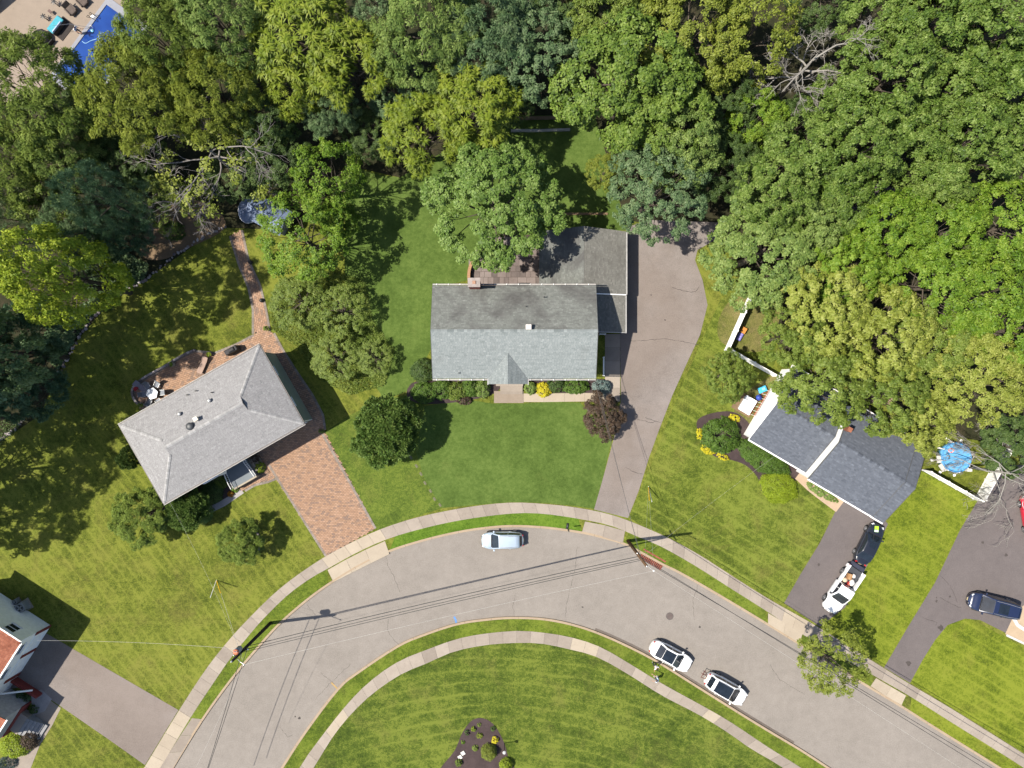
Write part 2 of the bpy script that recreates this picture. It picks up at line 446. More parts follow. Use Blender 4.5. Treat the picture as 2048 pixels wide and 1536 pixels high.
near_a = [(313,1548),(382,1434),(433,1357),(463,1314),(512,1254),(542,1222),(579,1187),(622,1156),(665,1132),(712,1106),(772,1079),(845,1057),(929,1039),(1024,1027),(1091,1028),(1171,1040),(1224,1052),(1277,1074),(1324,1094),(1391,1132),(1457,1174),(1536,1224),(1599,1265),(1749,1352),(1819,1392),(1913,1451),(2048,1536),(2110,1582)]
far_a = [(180, 1712)] + far_a; near_a = [(206, 1720)] + near_a
slab_walk('sidewalk', near_a, far_a, 92, M_conc, new=((648,775,900,1200),(200,378,1425,1720),(455,476,1280,1310),(1560,1615,1200,1290)), newmat=M_conc_new, seed=3)
out_b = [(480,1720),(599,1536),(625,1497),(692,1411),(742,1361),(795,1324),(849,1301),(929,1274),(1024,1262),(1084,1265),(1144,1275),(1201,1294),(1257,1326),(1324,1367),(1404,1411),(1461,1444),(1536,1494),(1603,1536),(1750,1630)]
in_b = [(508,1730),(627,1536),(669,1469),(709,1421),(752,1382),(805,1347),(855,1326),(905,1304),(965,1291),(1024,1286),(1081,1287),(1141,1299),(1194,1314),(1254,1347),(1324,1391),(1397,1429),(1454,1464),(1501,1497),(1536,1517),(1580,1545),(1720,1640)]
slab_walk('sidewalk', out_b, in_b, 56, M_conc, new=((655,690,1415,1470),(1140,1205,1270,1320),(1400,1440,1400,1460)), newmat=M_conc_new, seed=5)
# aprons between sidewalk and kerb
slab_walk('driveway_apron', [(667,1164),(722,1136),(779,1108)], [(655,1140),(711,1109),(770,1082)], 3, M_conc_new, z=0.024, seed=7)
slab_walk('driveway_apron', [(1164,1064),(1206,1074),(1246,1086)], [(1170,1043),(1212,1051),(1250,1062)], 2, M_conc, z=0.024, seed=8)
slab_walk('driveway_apron', [(1536,1247),(1570,1268),(1599,1286)], [(1536,1226),(1570,1246),(1605,1268)], 2, M_conc_new, z=0.024, seed=9)
slab_walk('driveway_apron', [(1741,1372),(1772,1392),(1803,1410)], [(1752,1356),(1781,1373),(1812,1391)], 2, M_conc_new, z=0.024, seed=10)
slab_walk('driveway_apron', [(268,1664),(310,1597),(353,1524),(382,1474),(403,1438)], [(232,1682),(281,1602),(330,1520),(360,1472),(384,1436)], 7, M_conc, z=0.024, seed=11)

# ------------------------------------------------------------------ verges and lawns of different colour
vl = resample([W(*p) for p in catmull(near_a, 6)], n=160); 
def strip(name, fr, to, mat, z):
    ks = [Vector(p) for p in KOw]
    a = [p for p in vl if fr <= p.x / S + 1024 <= to]
    b = [p for p in ks if fr <= p.x / S + 1024 <= to]
    nb = [Vector((p.x, p.y)) + Vector((0, 0.1)) for p in b]
    sheet(name, [tuple(p) for p in a] + [tuple(p) for p in reversed(nb)], z, mat, world_pts=True)
strip('verge', 330, 664, G_verge, 0.006)
strip('verge', 779, 1166, G_verge_lush, 0.006)
strip('verge', 1247, 1536, G_verge, 0.006)
strip('verge', 1598, 1750, G_verge, 0.006)
strip('verge', 1812, 2100, G_far, 0.006)
vin = resample([W(*p) for p in catmull(out_b, 6)], n=120)
sheet('verge', [tuple(p) for p in vin] + [tuple(Vector(p) + Vector((0, -0.08))) for p in reversed([q for q in KIw if vin[0].x < q[0] < vin[-1].x])], 0.006, G_verge, world_pts=True)
sheet('lawn', [(832,905),(848,955),(868,990),(885,1016),(950,1010),(1024,1004),(1091,1006),(1150,1012),(1188,1018),(1205,960),(1225,875),(1160,805),(1100,804),(1046,807),(985,807),(940,800),(850,812)], 0.008, G_main)
sheet('lawn', [(690,330),(760,350),(800,355),(1010,230),(1190,232),(1255,460),(1080,470),(940,560),(866,575),(866,690),(820,780),(770,800),(700,700),(690,560)], 0.008, G_main)
sheet('lawn', [(640,870),(700,830),(760,800),(815,790),(850,812),(832,905),(848,955),(868,990),(885,1016),(812,1040),(755,1060),(648,872)], 0.007, grass('grass_middle_lawn', (.034, .054, .008), (.062, .092, .013), (.098, .128, .020), (.125, .105, .032), 0.42, None, 71.0))
sheet('lawn', [(1258,1035),(1300,935),(1360,780),(1440,600),(1500,560),(1560,700),(1490,870),(1480,905),(1612,975),(1672,1022),(1570,1208),(1536,1194),(1457,1145),(1401,1109),(1337,1074),(1281,1049)], 0.008, G_right)
sheet('lawn', [(1774,1045),(1840,940),(1945,1000),(1965,985),(1880,1160),(1771,1334),(1640,1252),(1612,1232),(1700,1105)], 0.008, G_far)
sheet('lawn', [(1819,1364),(1856,1280),(1905,1245),(1940,1237),(2020,1280),(2200,1375),(2200,1600),(2048,1505),(1909,1418)], 0.008, G_far)
# woodland floor
sheet('forest_floor', [(-900,-1500),(3000,-1500),(3000,700),(2050,900),(1950,880),(1850,860),(1700,720),(1560,700),(1500,560),(1440,470),(1250,440),(1190,232),(1010,230),(800,355),(690,330),(640,420),(570,460),(440,455),(375,500),(290,560),(215,610),(155,680),(120,740),(80,830),(0,885),(-900,900)], 0.004, M_forest)
sheet('bank', [(1462,600),(1520,590),(1560,620),(1530,700),(1450,690),(1435,650)], 0.012, M_patch, smooth=4)
sheet('bank', [(1480,795),(1560,745),(1580,790),(1530,840),(1495,850),(1470,830)], 0.012, M_patch, smooth=4)
sheet('bank', [(330,400),(420,410),(450,455),(380,495),(320,520),(280,500)], 0.012, M_dirt, smooth=4)
# ------------------------------------------------------------------ driveways
sheet('driveway', [(1188,1019),(1205,960),(1228,875),(1242,800),(1240,665),(1252,600),(1252,455),(1300,440),(1440,445),(1430,480),(1395,500),(1390,520),(1405,560),(1415,610),(1400,670),(1372,730),(1345,790),(1318,860),(1298,915),(1278,980),(1256,1036)], 0.016, M_drive)
sheet('driveway', [(1568,1206),(1600,1150),(1640,1085),(1672,1020),(1690,990),(1760,1030),(1776,1048),(1735,1130),(1690,1215),(1640,1253)], 0.016, M_drive_dark)
sheet('driveway', [(1768,1335),(1815,1255),(1870,1165),(1920,1060),(1965,985),(2000,930),(2200,930),(2200,1310),(2060,1290),(2010,1265),(1960,1240),(1930,1237),(1895,1250),(1870,1280),(1845,1320),(1820,1366)], 0.016, M_drive_dark)
sheet('driveway', [(90,1265),(150,1300),(250,1358),(357,1420),(290,1530),(215,1477),(125,1415),(60,1370),(10,1380),(-60,1420),(-60,1330)], 0.016, M_drive)
# ------------------------------------------------------------------ clay paver surfaces
def pavers(name, px, ang, z=0.03, bl=0.30, bw=0.17, edge=True, seed=2, smooth=0, edges=None):
    rnd = random.Random(seed)
    pts = catmull(px, smooth, True) if smooth else px
    poly = [W(*p) for p in pts]
    base = sheet(name, poly, z - 0.014, M_sand, world_pts=True)
    ca, sa = math.cos(ang), math.sin(ang)
    us = [p[0] * ca + p[1] * sa for p in poly]; vs = [-p[0] * sa + p[1] * ca for p in poly]
    m = MB(); g = 0.011; j = 0; v = min(vs)
    while v < max(vs):
        u = min(us) + (bl / 2 if j % 2 else 0) - bl
        while u < max(us):
            cu, cv = u + bl / 2, v + bw / 2
            if inside((cu * ca - cv * sa, cu * sa + cv * ca), poly):
                m.rr = rnd.random(); zz = z + rnd.uniform(-0.003, 0.003)
                q = [(u + g, v + g), (u + bl - g, v + g), (u + bl - g, v + bw - g), (u + g, v + bw - g)]
                m.add([(a * ca - b * sa, a * sa + b * ca, zz) for a, b in q] + [(a * ca - b * sa, a * sa + b * ca, zz - 0.02) for a, b in q],
                      [(0, 1, 2, 3), (4, 5, 1, 0), (5, 6, 2, 1), (6, 7, 3, 2), (7, 4, 0, 3)])
            u += bl
        v += bw; j += 1
    o = m.build('pavers', M_paver, base); o['kind'] = 'stuff'
    if edge:
        for ln in (edges if edges is not None else [pts + [pts[0]]]):
            l = resample([W(*p) for p in (catmull(ln, 6) if smooth and edges is not None else ln)], step=0.34); m = MB()
            for i in range(len(l) - 1):
                d = (l[i + 1] - l[i]); a = math.atan2(d.y, d.x); m.rr = rnd.random()
                c = (l[i] + l[i + 1]) / 2
                m.box((c.x, c.y, z - 0.004), (0.32, 0.24, 0.03), a)
            o = m.build('edging', M_paver_edge, base); o['kind'] = 'stuff'
    return base
DRV_ANG = math.radians(29.7)
pavers('paver_driveway', [(505,905),(628,838),(652,868),(751,1057),(702,1085),(652,1112),(545,945)], math.radians(3), edges=[[(645,868),(751,1057)], [(538,930),(652,1112)]], seed=4)
pavers('patio', [(268,778),(288,760),(330,735),(368,712),(390,702),(430,706),(470,690),(505,672),(530,655),(548,668),(566,700),(590,738),(625,790),(646,830),(650,860),(620,870),(560,760),(500,715),(290,830),(272,805)], math.radians(18), 0.026, 0.30, 0.20, edges=[[(288,815),(270,800),(268,778),(288,760),(330,735),(368,712),(390,702),(430,706)], [(430,706),(470,690),(508,670)], [(548,666),(566,700),(590,738),(625,790),(646,830),(650,858)]], seed=5)
pavers('garden_path', [(460,472),(484,460),(497,520),(520,570),(532,618),(540,662),(506,668),(506,618),(497,575),(478,530)], math.radians(100), 0.026, 0.30, 0.20, edges=[[(460,472),(478,530),(497,575),(506,618),(506,668)], [(484,460),(497,520),(520,570),(532,618),(540,662)]], seed=6)
pavers('front_path', [(478,968),(535,930),(556,952),(536,962),(510,968),(490,980),(482,985)], DRV_ANG, 0.024, seed=7, edges=[[(556,956),(536,964),(510,970),(490,982)]])

# flagstone patio behind the main house: each stone its own piece
t = NT('flagstone'); r_ = t.rndobj(); nz = t.noise(t.pos(), 1.5, 5, 0.7)
M_flag = t.done(t.ramp(t.math('MULTIPLY_ADD', nz, 0.5, t.math('MULTIPLY', r_, 0.5)), [(0.2, (.070, .058, .054)), (0.5, (.125, .100, .092)), (0.8, (.175, .145, .135))]), 0.9)
pp = [W(942,532), W(1082,532), W(1082,470), W(1000,470), W(960,490), W(944,515)]
pp = [W(942,580), W(1085,580), W(1085,470), W(1000,468), W(960,490), W(942,520)]
fp = sheet('flagstone_patio', pp, 0.012, M_sand, world_pts=True)
rnd = random.Random(12); y = W(0, 580)[1]
while y < W(0, 470)[1]:
    hgt = rnd.choice([0.5, 0.6, 0.75]); x = W(942, 0)[0] + rnd.uniform(-0.3, 0)
    while x < W(1085, 0)[0]:
        w = rnd.choice([0.5, 0.6, 0.75, 0.95])
        if inside((x + w / 2, y + hgt / 2), pp):
            MB().box((x + w / 2, y + hgt / 2, 0.012 + rnd.uniform(0, 0.006)), (w - 0.03, hgt - 0.03, 0.03)).build('flagstone', M_flag, fp)
        x += w
    y += hgt
# small concrete walks by the main house
slab_walk('front_walk', [(1047,804),(1100,804),(1155,803),(1210,803)], [(1047,787),(1100,787),(1155,786),(1210,786)], 4, M_conc_new, z=0.026, seed=14)
slab_walk('side_walk', [(1210,803),(1210,755),(1210,668)], [(1240,803),(1240,755),(1240,668)], 5, M_conc, z=0.026, seed=15)
slab_walk('entry_walk', [(1590,957),(1620,985),(1672,1024)], [(1600,944),(1640,965),(1690,1000)], 3, concrete('tan_concrete', (.26, .185, .125), (.33, .25, .18), 0.2), z=0.026, seed=16)
wk = sheet('entrance_walk', [(2010,1268),(2030,1225),(2060,1200),(2200,1260),(2200,1370)], 0.024, concrete('buff_paving', (.27, .20, .13), (.36, .28, .20), 0.1))
ribbon([W(2012,1270), W(2100,1312), W(2200,1360)], [(-0.1, 0.02), (-0.1, 0.06), (0.12, 0.06), (0.12, 0.02)], 'path_edging', plain('white_edging', (.42, .41, .40), 0.8))
ribbon([W(2024,1232), W(2034,1250), W(2052,1262), W(2090,1270)], [(-0.16, 0.02), (-0.16, 0.08), (0.2, 0.08), (0.2, 0.02)], 'path_edging', plain('white_edging', (.42, .41, .40), 0.8))
# planting beds
sheet('planting_bed', [(1395,840),(1398,870),(1412,898),(1432,914),(1455,918),(1490,930),(1515,955),(1525,985),(1545,990),(1600,950),(1560,910),(1500,880),(1500,850),(1470,825),(1430,825)], 0.018, M_mulch, smooth=5)
sheet('planting_bed', [(878,1560),(910,1500),(925,1465),(945,1440),(968,1437),(990,1452),(1008,1485),(1018,1520),(1030,1560)], 0.018, M_mulch, smooth=5)
sheet('planting_bed', [(820,770),(850,762),(990,760),(992,785),(930,802),(850,808),(815,795)], 0.018, M_mulch, smooth=3)
sheet('planting_bed', [(1055,760),(1210,758),(1210,786),(1055,786)], 0.018, M_mulch)
sheet('planting_bed', [(330,1005),(470,925),(495,960),(470,985),(400,1022),(350,1040)], 0.018, M_mulch, smooth=3)
sheet('gravel_strip', [(395,1024),(440,1003),(482,978),(488,986),(450,1012),(400,1036)], 0.022, concrete('white_gravel', (.16, .15, .15), (.34, .32, .31), 0))
sheet('gravel_strip', [(62,1392),(82,1378),(104,1398),(90,1422),(66,1432)], 0.022, concrete('white_gravel2', (.16, .15, .15), (.30, .28, .27), 0))
sheet('forecourt', [(100,1400),(122,1416),(105,1450),(80,1490),(60,1540),(20,1580),(10,1500),(60,1440)], 0.02, M_conc)
# stone border of the bank
t = NT('field_stone'); r_ = t.rndobj(); nz = t.noise(t.obj(), 4, 4)
M_stone = t.done(t.ramp(t.math('MULTIPLY_ADD', nz, 0.4, t.math('MULTIPLY', r_, 0.6)), [(0.15, (.10, .085, .085)), (0.5, (.21, .18, .175)), (0.85, (.36, .33, .32))]), 0.9)
def stone_mesh(seed):
    rnd = random.Random(seed); bm = bmesh.new(); bmesh.ops.create_icosphere(bm, subdivisions=1, radius=1)
    for v in bm.verts: v.co *= rnd.uniform(0.75, 1.15); v.co.z *= 0.6
    me = bpy.data.meshes.new('stone'); bm.to_mesh(me); bm.free(); me.materials.append(M_stone); return me
SM = [stone_mesh(i) for i in range(6)]
def stones(name, label, line, step, size, seed):
    rnd = random.Random(seed); root = thing(name, label, 'stone border', (*W(*line[0]), 0))
    for p in resample([W(*q) for q in catmull(line, 6)], step=step):
        o = bpy.data.objects.new('stone', rnd.choice(SM)); COL.objects.link(o); o.parent = root
        s = size * rnd.uniform(0.6, 1.25)
        o.location = (p.x + rnd.uniform(-.12, .12) - root.location.x, p.y + rnd.uniform(-.12, .12) - root.location.y, s * 0.35)
        o.scale = (s, s * rnd.uniform(.7, 1.1), s); o.rotation_euler.z = rnd.uniform(0, 6.28)
    return root
stones('stone_border', 'curved row of pale field stones between wooded bank and left lawn', [(450,452),(400,478),(345,515),(290,560),(235,590),(195,625),(160,672),(120,745)], 0.36, 0.20, 1)
stones('stone_border', 'short row of field stones below the pines at left edge', [(48,838),(25,862),(0,880),(-30,900)], 0.36, 0.20, 2)
M_step = plain('mossy_stone', (.115, .115, .070), .95, .1, 0, .2)
st = thing('stepping_stones', 'dotted line of flat grey stepping stones across the lawn boundary', 'stones', (*W(850, 960), 0))
for i, (x, y) in enumerate([(822,915),(833,932),(842,948),(850,966),(861,982),(869,998),(880,1010)]):
    MB().box((0, 0, 0.0), (0.40, 0.24, 0.03), 0).build('stone', M_step, st, bevel=0.03).location = (W(x, y)[0] - st.location.x, W(x, y)[1] - st.location.y, 0.01)
    st.children[-1].rotation_euler.z = -1.0
# manhole, drain, painted marks
mh = thing('manhole_cover', 'round dark iron manhole cover in the road', 'manhole cover', (*W(1340, 1233), -0.12))
MB().lathe([(0.40, 0.0), (0.40, 0.012), (0.36, 0.014)], n=24).build('rim', plain('iron_rim', (.07, .06, .056), 0.7), mh)
m = MB(); m.lathe([(0.34, 0.0), (0.34, 0.016)], n=24)
for i in range(-3, 4): m.box((i * 0.085, 0, 0.018), (0.03, 2 * math.sqrt(max(0.01, 0.1 - (i * 0.085) ** 2)), 0.008))
m.build('lid', plain('iron_lid', (.085, .066, .06), 0.75), mh)
dr = thing('storm_drain', 'rusty red grated storm drain beside the right utility pole', 'storm drain', (*W(1304, 1120), -0.10), math.radians(-30))
M_rust = plain('rusted_iron', (.20, .062, .040), 0.85, 0.2, 0, 0.35, 6)
MB().box((0, 0, -0.01), (2.6, 1.0, 0.04)).build('sump', plain('drain_dark', (.035, .018, .014), 0.9), dr)
MB().box((0, 0.55, 0.08), (2.7, 0.16, 0.10)).build('hood', M_rust, dr)
for sgn in (-1, 1): MB().box((sgn * 1.27, 0, 0.02), (0.10, 1.0, 0.06)).build('frame_rail', M_rust, dr)
for i in range(13): MB().box((-1.14 + i * 0.19, -0.02, 0.025), (0.09, 0.98, 0.05)).build('grate_bar', M_rust, dr)
def paint_mark(name, label, pts, w, col):
    o = ribbon([W(*p) for p in pts], [(-w, -0.1155), (w, -0.1155)], name, concrete('mark_' + name, tuple(c * .6 for c in col), col, 0), 'structure')
    del o['kind']; return tag(o, label, 'paint mark')
paint_mark('utility_mark', 'short blue spray-painted utility mark at inner kerb', [(908,1234),(911,1240),(913,1250)], 0.10, (.10, .22, .45))
paint_mark('survey_mark', 'short yellow painted line at the inner kerb', [(662,1366),(669,1373),(675,1379)], 0.07, (.38, .25, .09))

# ------------------------------------------------------------------ cracks: thin real seams in the asphalt
M_crack = asphalt('crack_dark', (.030, .026, .024), (.055, .047, .042), 3.0, False, 0.2)
def crack(pts, z, w=0.014, seed=1, amp=.12):
    rnd = random.Random(seed); l = resample([W(*p) for p in pts], step=.28); out = []
    for p in l: out.append((p.x + rnd.uniform(-amp, amp), p.y + rnd.uniform(-amp, amp)))
    m = MB()
    for i in range(len(out) - 1):
        a_, b_ = Vector(out[i]), Vector(out[i + 1]); d = (b_ - a_).normalized(); n = Vector((-d.y, d.x)) * w * rnd.uniform(.5, 1.6)
        m.add([(*(a_ - n), z), (*(b_ - n), z), (*(b_ + n), z), (*(a_ + n), z)], [(0, 1, 2, 3)])
    o = m.build('crack', M_crack); o['kind'] = 'structure'
for i, l in enumerate([[(1262,682),(1300,680),(1330,677),(1365,683),(1396,690)], [(1290,835),(1310,842),(1322,845)], [(1345,575),(1368,582),(1390,585),(1400,570)], [(1275,838),(1300,845),(1316,843)], [(1250,935),(1270,945),(1285,948)],
  [(1240,665),(1240,800),(1236,870)], [(1880,1150),(1900,1170),(1915,1205)], [(1845,1235),(1875,1245),(1872,1250)], [(1880,1195),(1902,1207),(1922,1216)]]): crack(l, .0195, .016, i + 1, .05)
for i, l in enumerate([[(612,1210),(625,1225),(634,1235)], [(770,1105),(775,1130),(790,1160),(800,1185)], [(640,1345),(655,1358),(668,1370)], [(775,1240),(775,1260),(785,1278),(797,1290)], [(1155,1095),(1150,1140),(1135,1200),(1130,1235)],
  [(700,1330),(655,1372),(630,1400)], [(1400,1165),(1385,1200),(1390,1240)], [(1540,1330),(1560,1360),(1610,1390)], [(560,1455),(575,1475),(585,1472)], [(1030,1190),(1026,1215),(1028,1233)]]): crack(l, -.1165, .010, i + 20, .06)

ribbon([W(1022,262), W(1080,262), W(1140,260)], [(-.12, .0), (-.12, .25), (.12, .25), (.12, .0)], 'garden_edging', concrete('pale_edging', (.22, .21, .19), (.32, .31, .28), 0))
ribbon([W(1020,238), W(1140,236)], [(-.15, .0), (-.15, .3), (.15, .3), (.15, .0)], 'garden_edging', M_dirt)
ribbon([W(1125,428), W(1215,428)], [(-.12, .0), (-.12, .15), (.12, .15), (.12, .0)], 'garden_edging', M_dirt)

# oil drips and damp spots with their own outline
M_oil = asphalt('oil_stain', (.040, .034, .032), (.075, .064, .060), 9.0, False, 0.3)
def blot(px, py, r, z, seed):
    rnd = random.Random(seed); x, y = W(px, py); k = 11
    pts = [(x + r * rnd.uniform(.45, 1.2) * math.cos(i * 2 * math.pi / k), y + r * rnd.uniform(.45, 1.2) * math.sin(i * 2 * math.pi / k)) for i in range(k)]
    sheet('oil_stain', pts, z, M_oil, world_pts=True)
for i, (x, y, r) in enumerate([(1817, 1326, .30), (1873, 1202, .16), (1900, 1193, .14), (1882, 1255, .34), (1873, 1195, .1), (1965, 1085, .16), (2012, 1110, .2), (1637, 1129, .18), (1330, 640, .12), (1302, 590, .1)]): blot(x, y, r, .0205, i)
for i, (x, y, r) in enumerate([(598, 1437, .16), (590, 1434, .1), (1165, 1215, .12), (1400, 1255, .14)]): blot(x, y, r, -.1155, i + 50)
for kb, line, o0, o1 in (('kerb', KOw, -.026, .215), ('kerb.001', KIw, -.215, .026)):
    kl = resample(line[1:-1], step=2.9); m = MB()
    for i in range(1, len(kl) - 1):
        d = (kl[i + 1] - kl[i - 1]).normalized(); n = Vector((-d.y, d.x)); p, q_ = kl[i] + n * o0, kl[i] + n * o1
        m.bar((p.x, p.y, .0), (q_.x, q_.y, .0), .02, .05)
    o = m.build('joints', M_bed, bpy.data.objects[kb]); o['kind'] = 'stuff'
# ------------------------------------------------------------------ roofs: deck + shingles
def clip_poly(sub, clip):
    """Sutherland-Hodgman, clip convex and counter-clockwise"""
    out = sub
    for i in range(len(clip)):
        a, b = clip[i], clip[(i + 1) % len(clip)]
        inp = out; out = []
        if not inp: break
        ex, ey = b[0] - a[0], b[1] - a[1]
        side = lambda p: ex * (p[1] - a[1]) - ey * (p[0] - a[0])
        for j in range(len(inp)):
            p, q = inp[j - 1], inp[j]; sp, sq = side(p), side(q)
            if sq >= 0:
                if sp < 0: t = sp / (sp - sq); out.append((p[0] + (q[0] - p[0]) * t, p[1] + (q[1] - p[1]) * t))
                out.append(q)
            elif sp >= 0:
                t = sp / (sp - sq); out.append((p[0] + (q[0] - p[0]) * t, p[1] + (q[1] - p[1]) * t))
    return out

def roof_plane(parent, poly, mat, deckmat, course=0.145, tab=0.26, thick=0.09, seed=1, name='roof_slope'):
    """poly: 3D points, first edge is the eave; lays tabs in courses over the slope"""
    P = [Vector(p) for p in poly]; o = P[0]; eu = (P[1] - P[0]).normalized()
    nrm = None
    for i in range(2, len(P)):
        c = (P[1] - P[0]).cross(P[i] - P[0])
        if c.length > 1e-6: nrm = c.normalized(); break
    if nrm.z < 0: nrm = -nrm
    ev = nrm.cross(eu).normalized()
    uv = [((p - o).dot(eu), (p - o).dot(ev)) for p in P]
    n = len(uv)
    if sum(uv[i][0] * uv[(i + 1) % n][1] - uv[(i + 1) % n][0] * uv[i][1] for i in range(n)) < 0: uv = uv[::-1]; P = P[::-1]
    m = MB(); lo = [p - nrm * thick for p in P]
    m.add(P + lo, [tuple(range(n)), tuple(reversed(range(n, 2 * n)))] + [(i, n + i, n + (i + 1) % n, (i + 1) % n) for i in range(n)])
    deck = m.build(name, deckmat, parent)
    rnd = random.Random(seed); m = MB()
    v0, v1 = min(p[1] for p in uv), max(p[1] for p in uv); u0, u1 = min(p[0] for p in uv), max(p[0] for p in uv)
    j = 0; v = v0
    while v < v1 - 0.02:
        u = u0 - tab * (0.5 if j % 2 else 0) - rnd.uniform(0, 0.04)
        row = rnd.uniform(-0.07, 0.07)
        while u < u1:
            w = tab * rnd.choice((0.85, 1.0, 1.0, 1.2))
            q = [(u + .006, v), (u + w - .006, v), (u + w - .006, min(v + course, v1)), (u + .006, min(v + course, v1))]
            c = clip_poly(q, uv)
            if len(c) >= 3:
                m.rr = min(1, max(0, 0.5 + row + rnd.gauss(0, 0.14)))
                k = len(c); lift = lambda vv: 0.006 + 0.016 * (1 - (vv - v) / course)
                top = [o + eu * a + ev * b + nrm * lift(b) for a, b in c]
                fs = [tuple(range(k))]; vs = list(top)
                bt = [i for i in range(k) if abs(c[i][1] - v) < 1e-6]
                if len(bt) == 2:
                    i0, i1 = bt; vs += [top[i0] - nrm * 0.016, top[i1] - nrm * 0.016]; fs.append((i0, k, k + 1, i1))
                m.add(vs, fs)
            u += w
        v += course; j += 1
    s = m.build('shingles', mat, deck); s['kind'] = 'stuff'
    return deck

def window(parent, c, w, h, rz, frame, glass, t=0.09):
    """a window on a wall: frame with mullion, pane and sill; c is the centre, rz the way it faces"""
    root = MB()
    ca, sa = math.cos(rz), math.sin(rz)
    L = lambda a, b, d: (c[0] + d * ca - a * sa, c[1] + d * sa + a * ca, c[2] + b)
    def bx(m, a, b, ww, hh, d, tt): m.box(L(a, b, d), (tt, ww, hh), rz)
    for a, b, ww, hh in ((-w / 2, 0, .07, h), (w / 2, 0, .07, h), (0, h / 2, w + .07, .08), (0, -h / 2, w + .07, .08), (0, 0, w, .05)): bx(root, a, b, ww, hh, 0.03, t)
    fr = root.build('window', frame, parent)
    g = MB(); bx(g, 0, 0, w - .05, h - .06, 0.02, 0.03); g.build('pane', glass, fr)
    sl = MB(); bx(sl, 0, -h / 2 - .07, w + .2, .05, 0.07, 0.16); sl.build('sill', frame, fr)
    return fr

def door(parent, c, w, h, rz, mat, frame):
    ca, sa = math.cos(rz), math.sin(rz)
    d = MB().box((c[0] + .03 * ca, c[1] + .03 * sa, c[2]), (0.06, w, h), rz)
    for k in (-.25, .25): d.box((c[0] + .065 * ca, c[1] + .065 * sa, c[2] + h * k), (0.02, w * .7, h * .34), rz)
    d = d.build('door', mat, parent)
    f = MB()
    for s_ in (-1, 1): f.box((c[0] + .04 * ca - s_ * (w / 2 + .05) * sa, c[1] + .04 * sa + s_ * (w / 2 + .05) * ca, c[2]), (0.1, .1, h), rz)
    f.box((c[0] + .04 * ca, c[1] + .04 * sa, c[2] + h / 2 + .05), (0.1, w + .2, .1), rz); f.build('door_frame', frame, d)
    MB().box((c[0] + .10 * ca - .36 * w * sa, c[1] + .10 * sa + .36 * w * ca, c[2] - .05), (.06, .05, .05), rz).build('handle', plain('brass', (.25, .18, .08), .3, .5, .8), d)
    return d

M_white = plain('white_trim', (.76, .75, .74), 0.6, 0.3, 0, 0.06)
M_white_wall = plain('white_siding', (.80, .80, .79), 0.7, 0.3, 0, 0.05)
M_glass = glassy('window_glass')
M_deck = plain('roof_underlay', (.07, .07, .07), 0.9)
M_gutter_w = plain('white_gutter', (.30, .29, .28), 0.5)
M_brick = attrmat('brick_red', [(0, (.10, .028, .022)), (.5, (.18, .055, .042)), (1, (.25, .10, .075))])
M_metal = plain('galvanised_metal', (.33, .33, .33), 0.45, 0.5, 0.5)
M_black_metal = plain('black_metal', (.02, .02, .022), 0.5)

def brick_block(name, parent, c, d, mat=None, rz=0):
    """masonry block with real courses"""
    m = MB(); rnd = random.Random(5); bh = 0.075; n = int(d[2] / bh)
    core = MB().box(c, (d[0] - .03, d[1] - .03, d[2]), rz)
    core = core.build(name, plain('mortar', (.20, .18, .165), 0.95), parent)
    for k in range(n):
        z = c[2] - d[2] / 2 + (k + .5) * d[2] / n
        for ax in (0, 1):
            L, D = (d[0], d[1]) if ax == 0 else (d[1], d[0]); q = max(2, int(L / 0.21))
            for s_ in (-1, 1):
                for i in range(q):
                    a = -L / 2 + (i + .5) * L / q; m.rr = rnd.random()
                    px, py = (a, s_ * (D / 2 - .02)) if ax == 0 else (s_ * (D / 2 - .02), a)
                    ca, sa = math.cos(rz), math.sin(rz)
                    m.box((c[0] + px * ca - py * sa, c[1] + px * sa + py * ca, z), (L / q - .012, .05, d[2] / n - .012) if ax == 0 else (.05, L / q - .012, d[2] / n - .012), rz)
    b = m.build('bricks', mat or M_brick, core); b['kind'] = 'stuff'
    return core

def roof_vent(parent, c, kind, rz=0):
    if kind == 'pipe': return MB().tube([(c[0], c[1], c[2] - .2), (c[0], c[1], c[2] + .28)], .055, 8).build('vent_pipe', M_black_metal, parent)
    if kind == 'turtle': return MB().lathe([(.10, -.12), (.17, .0), (.20, .12), (.18, .19), (.06, .23)], c, 14).build('roof_vent', M_metal, parent, True)
    if kind == 'fan': return MB().lathe([(.25, -.25), (.25, .02), (.38, .06), (.36, .16), (.15, .24)], c, 18).build('attic_fan', plain('dark_fan', (.045, .048, .052), .5), parent, True)
    if kind == 'box': return MB().box(c, (.34, .30, .5), rz).box((c[0], c[1], c[2] + .28), (.44, .4, .07), rz).build('flue', plain('cream_flue', (.50, .46, .38), .7), parent)

